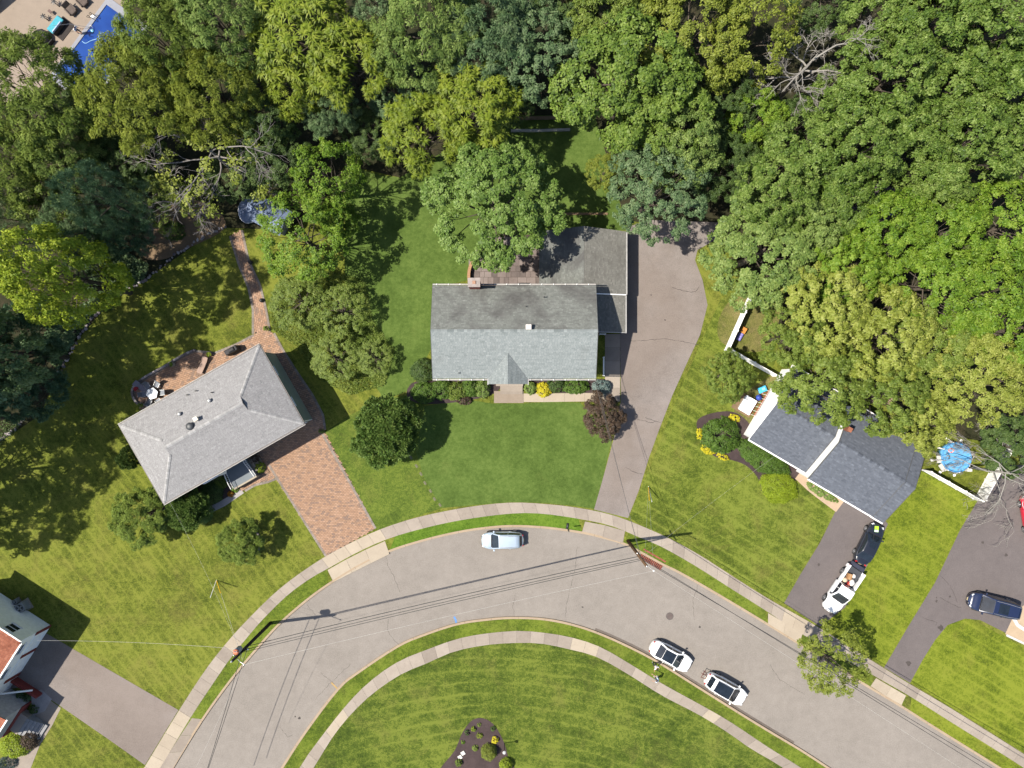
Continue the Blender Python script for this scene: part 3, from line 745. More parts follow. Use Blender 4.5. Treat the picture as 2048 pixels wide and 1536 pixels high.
# ------------------------------------------------------------------ main house (centre)
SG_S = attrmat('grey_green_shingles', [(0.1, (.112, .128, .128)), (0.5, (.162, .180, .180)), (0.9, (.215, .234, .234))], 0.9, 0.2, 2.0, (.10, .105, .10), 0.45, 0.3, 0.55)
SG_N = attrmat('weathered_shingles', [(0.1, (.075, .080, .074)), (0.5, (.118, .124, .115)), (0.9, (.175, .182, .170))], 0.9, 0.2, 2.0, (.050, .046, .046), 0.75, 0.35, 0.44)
SG_G = attrmat('garage_shingles', [(0.1, (.085, .083, .074)), (0.5, (.130, .127, .115)), (0.9, (.190, .185, .168))], 0.9, 0.2, 2.0, (.075, .070, .062), 0.5, 0.35, 0.5)
EH, RH = 5.8, 7.55
hx0, hy0 = W(865, 757, EH); hx1, hy1 = W(1192, 571, EH); hry = (hy0 + hy1) / 2
house = thing('house', 'large house with weathered grey-green gable roof at centre', 'house', ((hx0 + hx1) / 2, hry, 0))
def HL(o, root): o.matrix_parent_inverse = Matrix.Translation(-root.location); return o
class Rel:
    """build in world coordinates under a root that stands elsewhere"""
    def __init__(s, root): s.root = root; s.before = set(bpy.data.objects)
    def done(s):
        r = s.root; inv = Matrix.LocRotScale(r.location, r.rotation_euler, None).inverted()
        for o in list(r.children): o.matrix_parent_inverse = inv
rel = Rel(house)
M_hwall = plain('pale_siding', (.34, .33, .30), 0.8, 0.2, 0, 0.06)
m = MB(); m.box(((hx0 + hx1) / 2, hry, EH / 2 - .05), (hx1 - hx0 - .7, hy1 - hy0 - .9, EH - .1))
m.build('wall', M_hwall, house)
for gx, sg in ((hx0 + .35, -1), (hx1 - .35, 1)):
    m = MB(); m.add([(gx, hy0 + .45, EH - .1), (gx, hy1 - .45, EH - .1), (gx, hry, RH - .12), (gx - sg * .1, hy0 + .45, EH - .1), (gx - sg * .1, hy1 - .45, EH - .1), (gx - sg * .1, hry, RH - .12)],
          [(0, 1, 2), (5, 4, 3), (0, 3, 4, 1), (1, 4, 5, 2), (2, 5, 3, 0)]); m.build('gable_wall', M_hwall, house)
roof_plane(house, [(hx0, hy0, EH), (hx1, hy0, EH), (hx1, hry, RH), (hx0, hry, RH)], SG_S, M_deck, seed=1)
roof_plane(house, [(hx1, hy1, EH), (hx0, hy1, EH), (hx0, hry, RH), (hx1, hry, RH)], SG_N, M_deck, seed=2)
m = MB(); rnd = random.Random(3); x = hx0
while x < hx1 - .05:
    w = min(.32, hx1 - x); m.rr = rnd.random(); m.add([(x, hry - .14, RH - .03), (x + w - .01, hry - .14, RH - .03), (x + w - .01, hry, RH + .035), (x, hry, RH + .035), (x + w - .01, hry + .14, RH - .03), (x, hry + .14, RH - .03)], [(0, 1, 2, 3), (3, 2, 4, 5)]); x += w
m.build('ridge_cap', SG_S, house)['kind'] = 'stuff'
# gutters with brackets
for y, sg in ((hy0 - .07, -1), (hy1 + .07, 1)):
    m = MB().box(((hx0 + hx1) / 2, y, EH - .10), (hx1 - hx0, .02, .12)).box(((hx0 + hx1) / 2, y + sg * .10, EH - .09), (hx1 - hx0, .02, .14)).box(((hx0 + hx1) / 2, y + sg * .05, EH - .16), (hx1 - hx0, .10, .02))
    gt = m.build('gutter', M_gutter_w, house)
    x = hx0 + .4
    while x < hx1: MB().box((x, y + sg * .06, EH - .03), (.06, .13, .015)).build('bracket', M_white, gt); x += 1.15
for gx in (hx0, hx1):
    MB().bar((gx, hy0, EH - .06), (gx, hry, RH - .06), .05, .16).bar((gx, hry, RH - .06), (gx, hy1, EH - .06), .03, .14).build('rake_board', M_deck, house)
# front gabled portico
pxl, pxr = W(977, 768, 5.7)[0], W(1055, 768, 5.7)[0]; pxm = (pxl + pxr) / 2; py0 = hy0 - .55
pr = EH + .95; pyr = hy0 + (pr - EH) / (RH - EH) * (hry - hy0)
roof_plane(house, [(pxl, py0, EH + .03), (pxl, hy0, EH + .03), (pxm, pyr, pr + .03), (pxm, py0, pr + .03)], SG_S, M_deck, seed=4, thick=.06)
roof_plane(house, [(pxr, hy0, EH + .03), (pxr, py0, EH + .03), (pxm, py0, pr + .03), (pxm, pyr, pr + .03)], SG_S, M_deck, seed=5, thick=.06)
m = MB(); m.add([(pxl + .1, py0 + .12, EH - .02), (pxr - .1, py0 + .12, EH - .02), (pxm, py0 + .12, pr - .05)], [(0, 1, 2)]); m.build('pediment', M_white_wall, house)
for x in (pxl + .25, pxr - .25):
    MB().lathe([(.16, 0.4), (.16, .5), (.11, .55), (.10, EH - .3), (.16, EH - .2), (.16, EH - .05)], (x, py0 + .25, 0), 14).build('column', M_white_wall, house, True)
for x, sg in ((pxl, -1), (pxr, 1)):
    MB().box((x + sg * .06, (py0 + hy0) / 2 - .02, EH - .06), (.09, hy0 - py0 + .1, .10)).build('gutter', M_gutter_w, house)
# front stoop, steps, pad
sx0, sx1 = W(992, 0)[0], W(1046, 0)[0]
MB().box(((sx0 + sx1) / 2, hy0 + .05, .28), (sx1 - sx0, 1.6, .56)).build('stoop', M_conc, house)
for i in range(3): MB().box(((sx0 + sx1) / 2 + .2, hy0 - .85 - .30 * i, .21 - .07 * i + .02), (sx1 - sx0 - .5, .34, .42 - .14 * i)).build('step', M_conc, house)
MB().box(((W(988, 0)[0] + W(1047, 0)[0]) / 2, (W(0, 782)[1] + W(0, 806)[1]) / 2, .02), (W(1047, 0)[0] - W(988, 0)[0], W(0, 782)[1] - W(0, 806)[1], .05)).build('landing', concrete('landing_concrete', (.165, .130, .100), (.225, .185, .15), 0), house)
door(house, (pxm, hy0 + .45, 1.65), 1.0, 2.1, -math.pi / 2, plain('door_red', (.12, .02, .018), .4), M_white)
for x in (-6.2, -4.2, -2.2, 2.6, 4.6, 6.8):
    for z in (1.7, 4.4): window(house, (x, hy0 + .45, z), 1.0, 1.3, -math.pi / 2, M_white, M_glass)
for y in (hry - 2, hry + 2): window(house, (hx0 + .35, y, 4.4), .9, 1.3, math.pi, M_white, M_glass)
for y in (hry - 2.8,): window(house, (hx1 - .35, y, 4.4), .9, 1.3, 0, M_white, M_glass); window(house, (hx1 - .35, y, 1.7), .9, 1.3, 0, M_white, M_glass)
for x in (-5, -2, 1): window(house, (x, hy1 - .45, 4.3), 1.0, 1.3, math.pi / 2, M_white, M_glass)
# chimney, vents
cx, cy = W(948, 565, 8.1)
ch = brick_block('chimney', house, (cx, cy - .0, 4.1), (1.05, .75, 8.0))
MB().box((cx, cy, 8.14), (1.18, .88, .10)).build('cap', plain('chimney_cap', (.24, .205, .19), .9), ch)
MB().box((cx, cy, 8.24), (.3, .3, .14)).build('flue', plain('clay_flue', (.28, .16, .11), .9), ch)
c = V3(1057, 654, 7.9); MB().box((c.x, c.y, 7.6), (.42, .36, .75)).box((c.x, c.y, 8.0), (.52, .46, .08)).build('flue', plain('white_flue', (.55, .50, .47), .7), house)
for px, py in ((1052, 613), (1088, 594)): roof_vent(house, (*W(px, py, 6.6), 6.55), 'pipe')
roof_vent(house, (*W(918, 746, 6.0), 6.0), 'pipe')
# garage wing
GE, GR = 2.66, 4.15
gx1 = W(1252, 0, GE)[0]; gxr = W(1168, 0, GR)[0]; gx0 = 2 * gxr - gx1; gyn = W(0, 463, GE)[1]; gys = W(0, 588, GE + .4)[1]; gy2 = W(0, 664, GE)[1]
m = MB(); m.box(((gx0 + gx1) / 2, (gyn + hy1) / 2 - .1, GE / 2 - .04), (gx1 - gx0 - .7, gyn - hy1 + .1, GE - .08)); m.build('garage_wall', M_hwall, house)
MB().box(((hx1 + gx1) / 2 - .2, (gy2 + hy1) / 2 + .1, GE / 2 - .12), (gx1 - hx1 - .2, hy1 - gy2 - .5, GE - .24)).build('breezeway_wall', M_hwall, house)
m = MB(); m.add([(gx0 + .35, gyn - .16, GE - .1), (gx1 - .35, gyn - .16, GE - .1), (gxr, gyn - .16, GR - .12)], [(0, 1, 2)]); m.build('gable_wall', M_hwall, house)
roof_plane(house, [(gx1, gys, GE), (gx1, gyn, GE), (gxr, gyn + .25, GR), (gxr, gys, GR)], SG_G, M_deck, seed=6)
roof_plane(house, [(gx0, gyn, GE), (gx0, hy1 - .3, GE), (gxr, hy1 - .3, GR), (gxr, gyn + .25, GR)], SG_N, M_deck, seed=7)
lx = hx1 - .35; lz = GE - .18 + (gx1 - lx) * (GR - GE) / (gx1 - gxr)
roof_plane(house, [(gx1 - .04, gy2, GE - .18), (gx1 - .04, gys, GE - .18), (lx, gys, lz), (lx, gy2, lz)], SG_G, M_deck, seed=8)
MB().bar((gx1, gys - .04, GE - .02), (lx, gys - .04, lz + .16), .10, .12).build('rake_board', M_white, house)
MB().bar((gx1, gy2 - .05, GE - .2), (lx, gy2 - .05, lz - .04), .08, .12).build('rake_board', M_gutter_w, house)
MB().box((gx1 + .07, (gyn + gys) / 2, GE - .06), (.13, gyn - gys, .11)).build('gutter', M_gutter_w, house)
MB().box((gx1 + .03, (gy2 + gys) / 2 - .1, GE - .24), (.13, gys - gy2, .11)).build('gutter', M_gutter_w, house)
for y in (gyn - 2.2, gyn - 4.6): 
    d = MB().box((gx1 - .33, y, 1.1), (.06, 2.1, 2.15)); 
    for k in range(4): d.box((gx1 - .29, y, .30 + .52 * k), (.03, 1.95, .42))
    d.build('garage_door', M_white_wall, house)
# basement areaway bay on the west side
MB().box((hx0 - .05, W(0, 697)[1], .6), (.8, 1.8, 1.2)).build('bulkhead', plain('bulkhead', (.10, .085, .09), .8), house)
rel.done()
# white railing beside the side walk
rl = thing('railing', 'short white railing beside the side walk of the main house', 'railing', (*W(1206, 733), 0))
for dy in (-.95, .95): MB().box((0, dy, .5), (.12, .12, 1.0)).build('post', M_white, rl)
for z in (.35, .9): MB().box((0, 0, z), (.07, 1.9, .07)).build('rail', M_white, rl)
for i in range(7): MB().box((0, -.75 + i * .25, .62), (.035, .035, .55)).build('baluster', M_white, rl)
rl = thing('railing', 'stub of white railing at the breezeway door of the main house', 'railing', (*W(1203, 669), 0))
for dx in (-.25, .3): MB().box((dx, 0, .5), (.12, .12, 1.0)).build('post', M_white, rl)
for z in (.35, .9): MB().box((0, 0, z), (.5, .07, .07)).build('rail', M_white, rl)
# curved brick wall at the patio
t_ = thing('garden_wall', 'low curved brick wall at the end of the flagstone patio', 'wall', (*W(941, 545), 0))
arc = resample([Vector(W(*p)) - Vector(t_.location[:2]) for p in catmull([(939,566),(938,552),(940,538),(945,526),(950,520)], 6)], step=.24)
M_brick_tan = attrmat('brick_tan', [(0, (.19, .10, .055)), (.5, (.28, .16, .09)), (1, (.34, .21, .13))])
for k in range(7):
    for i in range(len(arc) - 1):
        d = arc[i + 1] - arc[i]; c = (arc[i] + arc[i + 1]) / 2
        MB().box((0, 0, 0), (.225, .30, .085)).build('brick', M_brick_tan, t_).location = (c.x, c.y, .055 + k * .095)
        t_.children[-1].rotation_euler.z = math.atan2(d.y, d.x)

# ------------------------------------------------------------------ left grey hip-roofed house
SL = attrmat('light_grey_shingles', [(0.1, (.145, .142, .143)), (0.5, (.200, .197, .199)), (0.9, (.262, .258, .260))], 0.9, 0.2, 3.0)
SLC = attrmat('pale_ridge_shingles', [(0.1, (.20, .197, .197)), (0.9, (.30, .296, .294))], 0.9, 0.2, 3.0)
LE = 5.4; LRISE = 1.9
lc = W(423.25, 848.75, LE); la = math.radians(29.7)
lh = thing('house', 'light grey hip-roofed house left of the brick paver driveway', 'house', (*lc, 0), la)
a, b, ins, vg = 7.95, 4.45, 3.6, .75; zg = LRISE * (1 - vg / b)
M_sage = plain('sage_siding', (.215, .245, .215), .8, .2, 0, .05)
MB().box((0, 0, LE / 2 - .05), (2 * a - .76, 2 * b - .9, LE - .1)).build('wall', M_sage, lh)
Z = lambda p: (p[0], p[1], p[2] + LE)
for k, sg in enumerate((1, -1)):
    roof_plane(lh, [Z((-a * sg, -b * sg, 0)), Z((a * sg, -b * sg, 0)), Z(((a - ins) * sg, -vg * sg, zg)), Z((-(a - ins) * sg, -vg * sg, zg))], SL, M_deck, seed=20 + k, course=.15)
    roof_plane(lh, [Z((-(a - ins) * sg, -vg * sg, zg)), Z(((a - ins) * sg, -vg * sg, zg)), Z(((a - ins) * sg, 0, LRISE)), Z((-(a - ins) * sg, 0, LRISE))], SL, M_deck, seed=28 + k, course=.15)
    roof_plane(lh, [Z((a * sg, -b * sg, 0)), Z((a * sg, b * sg, 0)), Z(((a - ins) * sg, vg * sg, zg)), Z(((a - ins) * sg, -vg * sg, zg))], SL, M_deck, seed=24 + k, course=.15)
    m = MB(); m.add([Z(((a - ins - .12) * sg, -vg - .1, zg - .05)), Z(((a - ins - .12) * sg, vg + .1, zg - .05)), Z(((a - ins - .12) * sg, 0, LRISE - .02))], [(0, 1, 2)]); m.build('gablet', plain('gablet_grey', (.16, .17, .18), .8), lh)
def cap_line(parent, p, q, mat, w=.17, name='ridge_cap', lift=.04, seed=1):
    p, q = Vector(p), Vector(q); d = q - p; L = d.length; n = max(1, int(L / .26)); rnd = random.Random(seed); m = MB()
    sd = d.cross(Vector((0, 0, 1))).normalized() * w
    for i in range(n):
        a_, b_ = p + d * (i / n), p + d * ((i + .95) / n); m.rr = rnd.random()
        up = Vector((0, 0, lift)); dn = Vector((0, 0, -.03))
        m.add([a_ - sd + dn, b_ - sd + dn, b_ + up, a_ + up, b_ + sd + dn, a_ + sd + dn], [(0, 1, 2, 3), (3, 2, 4, 5)])
    o = m.build(name, mat, parent); o['kind'] = 'stuff'; return o
cap_line(lh, Z((-(a - ins), 0, LRISE + .02)), Z((a - ins, 0, LRISE + .02)), SLC)
for sx in (-1, 1):
    for sy in (-1, 1): cap_line(lh, Z((a * sx, b * sy, .04)), Z(((a - ins) * sx, vg * sy, zg + .05)), SLC, .15, 'hip_cap')
for sy in (-1, 1):
    MB().box((0, sy * (b + .08), LE - .08), (2 * a + .2, .14, .12)).build('gutter', plain('brown_gutter', (.05, .042, .04), .5), lh)
    MB().box((0, sy * (b + .17), LE - .05), (2 * a + .2, .03, .10)).build('gutter_lip', M_gutter_w, lh)
for sx in (-1, 1): MB().box((sx * (a + .06), 0, LE - .09), (.12, 2 * b + .1, .12)).build('gutter', plain('brown_gutter', (.05, .042, .04), .5), lh)
MB().tube([(a - .5, -b + .45, LE - .1), (a - .45, -b + .45, .1)], .06, 8).build('downspout', M_white, lh)
MB().bar((a - .49, -b + .6, 2.7), (a - .49, b - .6, 2.7), .06, .12).build('belt_trim', M_white, lh)
for x in (-5.5, -3.2, -.9): 
    window(lh, (x, -b + .5, 4.1), 1.2, 1.3, -math.pi / 2, M_white, M_glass); window(lh, (x, b - .5, 4.1), 1.2, 1.3, math.pi / 2, M_white, M_glass)
for y in (-1.8, 1.8): window(lh, (a - .38, y, 4.2), .9, 1.2, 0, M_white, M_glass); window(lh, (-a + .5, y, 4.2), .9, 1.2, math.pi, M_white, M_glass)
d = MB().box((4.6, -b + .47, 1.15), (4.8, .06, 2.3))
for k in range(4): d.box((4.6, -b + .43, .32 + .55 * k), (4.6, .03, .46))
d.build('garage_door', M_white_wall, lh)
door(lh, (1.2, -b + .5, 2.2), 1.0, 2.1, -math.pi / 2, plain('door_green', (.03, .06, .045), .5), M_white)
# bay window that shows under the eave
m = MB(); m.prism([(-4.3, -b + .5), (-3.9, -b - .25), (-2.2, -b - .25), (-1.8, -b + .5)], 2.6, 4.8); bw = m.build('bay_window', M_white_wall, lh)
MB().box((-3.05, -b - .27, 3.7), (1.5, .03, 1.3)).build('pane', M_glass, bw)
def at_roof(px, py, z):
    w = Vector((*W(px, py, z), 0)) - Vector((*lc, 0)); w.rotate(Matrix.Rotation(-la, 3, 'Z')); return (w.x, w.y)
def roof_z(p): return LE + LRISE * (1 - abs(p[1]) / b)
for px, py, k in ((358, 828, 'turtle'), (419, 801, 'turtle'), (385, 852, 'fan'), (398, 837, 'box'), (368, 790, 'pipe'), (386, 782, 'pipe'), (421, 785, 'pipe')):
    p = at_roof(px, py, 6.6); roof_vent(lh, (p[0], p[1], roof_z(p) + (.12 if k != 'box' else .3)), k)
# front landing of the left house with white iron railings
ld = thing('front_landing', 'grey front landing with white iron railings below the grey house eave', 'landing', (*W(484, 938), 0), la)
MB().box((0, 0, .55), (2.6, 2.9, 1.1)).build('platform', concrete('slate_landing', (.10, .115, .13), (.155, .17, .185), 0), ld)
MB().box((0, -1.5, .55), (2.7, .16, 1.14)).build('nosing', M_conc_new, ld)
for i in range(3): MB().box((1.5 + .3 * i, -.2, .40 - .14 * i), (.34, 1.6, .8 - .28 * i)).build('step', M_conc, ld)
for sx in (-1, 1):
    rp = [(sx * 1.2, 1.3, 1.95), (sx * 1.2, .2, 1.95), (sx * 1.32, -.7, 1.9), (sx * 1.36, -1.4, 1.85)]
    rr = MB().tube(rp, .035, 6).tube([(p[0], p[1], p[2] - .7) for p in rp], .025, 6)
    rr = rr.build('railing', M_white, ld)
    for k in range(14):
        f = k / 13 * 3; i = min(2, int(f)); f -= i
        p = Vector(rp[i]).lerp(Vector(rp[i + 1]), f); MB().tube([p, (p.x, p.y, 1.1)], .016, 5).build('baluster', M_white, rr)

# ------------------------------------------------------------------ right house, charcoal roof
SD = attrmat('charcoal_shingles', [(0.1, (.046, .052, .066)), (0.5, (.074, .083, .102)), (0.9, (.110, .122, .147))], 0.88, 0.22, 3.0)
ra = math.radians(-30.5); tu = Vector((math.cos(ra), math.sin(ra))); tn = Vector((-math.sin(ra), math.cos(ra)))
ru0, ru1, ru2, ru3 = 23.8, 30.55, 38.1, 39.5
rv0, rv1 = 7.45, 6.92
ro = tu * ru0 + tn * rv0
rh = thing('house', 'white house with charcoal shingle roof half hidden under yellow-green trees', 'house', (ro.x, ro.y, 0), ra)
U = lambda u, v, z: (u - ru0, v - rv0, z)
def gable_section(u0, u1, v0, dep, e, r, seed, walls=True, over=.35, wall_in=(0.0, 0.0)):
    vm = v0 + dep / 2
    roof_plane(rh, [U(u0, v0, e), U(u1, v0, e), U(u1, vm, r), U(u0, vm, r)], SD, M_deck, seed=seed, course=.16, tab=.27)
    roof_plane(rh, [U(u1, v0 + dep, e), U(u0, v0 + dep, e), U(u0, vm, r), U(u1, vm, r)], SD, M_deck, seed=seed + 1, course=.16, tab=.27)
    cap_line(rh, U(u0, vm, r + .02), U(u1, vm, r + .02), SD)
    a0, a1 = u0 + wall_in[0], u1 - wall_in[1]
    c = U((a0 + a1) / 2, vm, (e - .1) / 2); MB().box(c, (a1 - a0, dep - .8, e - .1)).build('wall', M_white_wall, rh)
    for uu, sg in ((a0, -1), (a1, 1)):
        m = MB(); p = [U(uu, v0 + .35, e - .12), U(uu, v0 + dep - .35, e - .12), U(uu, vm, r - .13)]
        q = [(x - sg * .1, y, z) for x, y, z in p]
        m.add(p + q, [(0, 1, 2), (5, 4, 3), (0, 3, 4, 1), (1, 4, 5, 2), (2, 5, 3, 0)]); m.build('gable_wall', M_white_wall, rh)
    for vv, sg in ((v0, -1), (v0 + dep, 1)):
        MB().box(U((u0 + u1) / 2, vv + sg * .07, e - .06), (u1 - u0, .13, .11)).build('gutter', M_white, rh)
    for uu in (u0, u1):
        MB().bar(U(uu, v0, e - .05), U(uu, vm, r - .05), .05, .15).bar(U(uu, vm, r - .05), U(uu, v0 + dep, e - .05), .05, .15).build('rake_board', M_white if uu == ru0 else M_deck, rh)
gable_section(ru0, ru1, rv0, 8.8, 2.55, 4.45, 30, wall_in=(.05, 0))
gable_section(ru1 + .02, ru2, rv1, 8.9, 3.95, 5.95, 34, wall_in=(.04, .02))
gable_section(ru2 + .02, ru3, rv1, 8.7, 3.62, 5.58, 38, wall_in=(0, .3))
for u in (25.5, 28.0): window(rh, U(u, rv0 + .4, 1.5), 1.3, 1.2, -math.pi / 2, M_white, M_glass)
for u in (33, 35.6): window(rh, U(u, rv1 + .4, 2.9), 1.2, 1.1, -math.pi / 2, M_white, M_glass)
window(rh, U(ru0 + .05, rv0 + 6.2, 1.6), .9, 1.0, math.pi, M_white, M_glass)
d = MB().box(U(36.4, rv1 + .38, 1.1), (2.6, .06, 2.2))
for k in range(4): d.box(U(36.4, rv1 + .34, .3 + .52 * k), (2.4, .03, .44))
d.build('garage_door', M_white_wall, rh)
door(rh, U(30.0, rv0 + .4, 1.1), .95, 2.1, -math.pi / 2, plain('door_black', (.02, .02, .025), .4), M_white)
MB().box(U(29.75, rv0 - .75, .06), (1.0, .62, .05)).build('doormat', plain('doormat', (.055, .055, .065), .95), rh)
cw = Vector((*W(1699, 859, 6.3),)); cl = Vector((cw.dot(tu), cw.dot(tn)))
MB().box(U(cl.x, cl.y, 5.9), (.38, .38, .9)).box(U(cl.x, cl.y, 6.4), (.46, .46, .09)).build('flue', plain('clay_flue2', (.20, .075, .042), .85), rh)
cw = Vector((*W(1772, 800, 5.6),)); cl = Vector((cw.dot(tu), cw.dot(tn)))
MB().box(U(cl.x, cl.y, 3.2), (.7, .7, 6.0)).build('chimney', plain('tan_stucco', (.24, .17, .12), .9), rh)

# ------------------------------------------------------------------ bottom-left house, red tile roof
ba = math.radians(57.2)
BE, BR = 5.8, 7.9
bc = Vector(W(41.5, 1285.6, BE)); bu = Vector((math.cos(ba), math.sin(ba))); bn = Vector((-bu.y, bu.x))
# local x towards NE wall, y towards NW;  origin at the NE eave corner
bh = thing('house', 'white house with red clay tile roof at lower left corner', 'house', (bc.x, bc.y, 0), ba)
STile = attrmat('red_clay_tiles', [(0.1, (.16, .050, .030)), (0.5, (.245, .085, .050)), (0.9, (.320, .130, .080))], 0.85, 0.25, 2.5)
wl, wd = 10.5, 9.5       # runs SW along -x? the eave toward lower left and the one toward upper left
MB().box((-wl / 2 - .0, wd / 2, BE / 2), (wl - .9, wd - .9, BE)).build('wall', M_white_wall, bh)
roof_plane(bh, [(-wl, 0, BE), (0, 0, BE), (-wd / 2, wd / 2, BR), (-wl + 1, wd / 2, BR)], STile, M_deck, seed=40, course=.26, tab=.24)
roof_plane(bh, [(0, 0, BE), (0, wd, BE), (-wd / 2, wd / 2, BR)], STile, M_deck, seed=41, course=.26, tab=.24)
roof_plane(bh, [(0, wd, BE), (-wl, wd, BE), (-wl + 1, wd / 2, BR), (-wd / 2, wd / 2, BR)], STile, M_deck, seed=42, course=.26, tab=.24)
cap_line(bh, (0, 0, BE + .05), (-wd / 2, wd / 2, BR + .05), STile, .14, 'hip_cap', .08); cap_line(bh, (0, wd, BE + .05), (-wd / 2, wd / 2, BR + .05), STile, .14, 'hip_cap', .08)
gt = MB().box((.08, wd / 2, BE - .05), (.13, wd, .12)).build('gutter', M_white, bh)
for i in range(9): MB().box((.07, .4 + i, BE + .03), (.16, .05, .015)).build('bracket', M_white, gt)
gt = MB().box((-wl / 2, -.08, BE - .05), (wl, .13, .12)).build('gutter', M_white, bh)
for i in range(9): MB().box((-.4 - i, -.07, BE + .03), (.05, .16, .015)).build('bracket', M_white, gt)
for y in (2.2, 6): window(bh, (-.45, y, 3.9), 1.1, 1.3, 0, M_white, M_glass)
for k, x in enumerate((-1.9, -4.9)):
    d = MB().box((x, .42, 1.15), (2.5, .06, 2.3))
    for j in range(4): d.box((x, .38, .32 + .55 * j), (2.3, .03, .46))
    d.build('garage_door', M_white_wall, bh)
M_redbrick = plain('red_brick_panel', (.16, .026, .022), .85)
for x in (-.55, -3.4, -6.5): MB().box((x, .40, 1.2), (.38, .08, 2.4)).build('brick_pier', M_redbrick, bh)
for x in (-1.9, -4.9, -7.6): window(bh, (x, .45, 4.0), 1.3, 1.1, -math.pi / 2, M_white, M_glass)
# entrance porch of that house
ep = thing('porch', 'red-walled porch with small tiled roof at lower left corner', 'porch', (*W(12, 1440, 4.75), 0), ba)
MB().box((-2.2, 2.2, 2.3), (3.6, 3.6, 4.6)).build('wall', plain('porch_grey', (.34, .33, .33), .8), ep)
MB().box((-2.2, .36, .8), (3.7, .12, 1.6)).build('brick_base', M_redbrick, ep)
MB().box((.9, 1.4, .5), (.25, 3.2, 1.0)).build('side_wall', M_redbrick, ep)
MB().box((-2.4, -.1, .5), (2.1, .9, 1.0)).build('platform', M_conc, ep)
MB().bar((-.2, 3.2, 2.4), (1.5, .5, 1.2), .14, .16).build('handrail', M_white, ep)
roof_plane(ep, [(-4.2, .0, 4.75), (.0, .0, 4.75), (.0, 4.2, 5.5), (-4.2, 4.2, 5.5)], STile, M_deck, seed=44, course=.26, tab=.24)
MB().box((-2.1, -.08, 4.7), (4.3, .13, .12)).build('gutter', M_white, ep)
for i in range(6): MB().box((-2.4, -.7 - .34 * i, .48 - .07 * i), (1.9, .36, .96 - .14 * i)).build('step', concrete('grey_steps', (.15, .15, .155), (.24, .24, .245), 0), ep)

# ------------------------------------------------------------------ blue-grey shed under the dead branches, corner of poolside house
sh = thing('shed', 'small shed with blue-grey roof under bare branches at the path end', 'shed', (*W(535, 428, 2.2), 0), math.radians(-28))
M_blue = plain('blue_metal_roof', (.12, .155, .235), .45, .4, 0, .15); 
MB().box((0, 0, 1.0), (3.6, 2.2, 2.0)).build('wall', plain('shed_wall', (.20, .22, .26), .8), sh)
for sg, nm in ((1, 'roof_slope'), (-1, 'roof_slope')):
    m = MB(); m.add([(-2.1, sg * 1.4, 2.0), (2.1, sg * 1.4, 2.0), (2.1, 0, 2.75), (-2.1, 0, 2.75), (-2.1, sg * 1.4, 1.93), (2.1, sg * 1.4, 1.93), (2.1, 0, 2.68), (-2.1, 0, 2.68)], [(0, 1, 2, 3), (7, 6, 5, 4), (0, 4, 5, 1), (1, 5, 6, 2), (3, 7, 4, 0)])
    r_ = m.build(nm, M_blue, sh)
    for i in range(8): MB().bar((-2.0 + i * .57, sg * 1.4, 2.03), (-2.0 + i * .57, 0, 2.78), .04, .04).build('seam', M_blue, r_)
MB().box((0, -1.13, .95), (1.2, .06, 1.8)).build('door', plain('shed_door', (.28, .31, .36), .7), sh)
tp = thing('tarp_cover', 'rounded blue-grey tarp cover left of the shed', 'tarp', (*W(494, 420, .8), 0))
m = MB(); m.lathe([(1.0, 0), (1.05, .5), (.85, .8), (.3, .95)], n=14, sy=1.25); m.build('cover', plain('blue_tarp', (.13, .165, .26), .6), tp, True)
MB().tube([(1.06 * math.cos(a_), 1.32 * math.sin(a_), .45) for a_ in [i * math.pi / 10 for i in range(21)]], .025, 6).build('rope', M_white, tp)
ph = thing('house', 'corner of a beige house beside the blue pool at top left', 'house', (*W(-8, 2), 0), math.radians(40))
M_beige = plain('beige_stucco', (.32, .25, .18), .85, .2, 0, .06)
MB().box((-2.2, 1.2, 1.2), (5.4, 3.0, 2.4)).build('wall', M_beige, ph); MB().box((-2.2, 1.2, 2.45), (5.8, 3.4, .12)).build('roof', plain('beige_roof', (.38, .31, .235), .9), ph)
window(ph, (.5, 1.2, 1.5), 1.0, 1.2, 0, M_white, M_glass)
# ------------------------------------------------------------------ foliage
def leaf_object(name, P, N, T, L, Wd, rnd, crnd, mat, parent=None, strip=None):
    """quads (rhombs) from arrays: point, normal, tangent, length, width"""
    n = len(P); B = np.cross(N, T)
    nl = np.linalg.norm(B, axis=1, keepdims=True); B = B / np.maximum(nl, 1e-6)
    L = L[:, None]; Wd = Wd[:, None]
    v = np.empty((n, 4, 3), np.float32)
    v[:, 0] = P - T * L * .5; v[:, 1] = P + B * Wd * .5 - N * Wd * .12 + T * L * .08; v[:, 2] = P + T * L * .5 - N * L * .12; v[:, 3] = P - B * Wd * .5 - N * Wd * .12 + T * L * .08
    return quads_object(name, v.reshape(-1, 3), n, rnd, crnd, mat, parent)

def quads_object(name, verts, nf, rnd, crnd, mat, parent=None):
    me = bpy.data.meshes.new(name)
    me.vertices.add(len(verts)); me.vertices.foreach_set('co', np.ascontiguousarray(verts, np.float32).ravel())
    me.loops.add(nf * 4); me.loops.foreach_set('vertex_index', np.arange(nf * 4, dtype=np.int32))
    me.polygons.add(nf); me.polygons.foreach_set('loop_start', np.arange(0, nf * 4, 4, dtype=np.int32))
    me.update(calc_edges=True)
    for nm, a in (('rnd', rnd), ('crnd', crnd)):
        at = me.attributes.new(nm, 'FLOAT', 'FACE'); at.data.foreach_set('value', np.ascontiguousarray(a, np.float32))
    me.materials.append(mat)
    o = bpy.data.objects.new(name, me); COL.objects.link(o)
    if parent: o.parent = parent
    return o

def unit(a): return a / np.maximum(np.linalg.norm(a, axis=-1, keepdims=True), 1e-6)

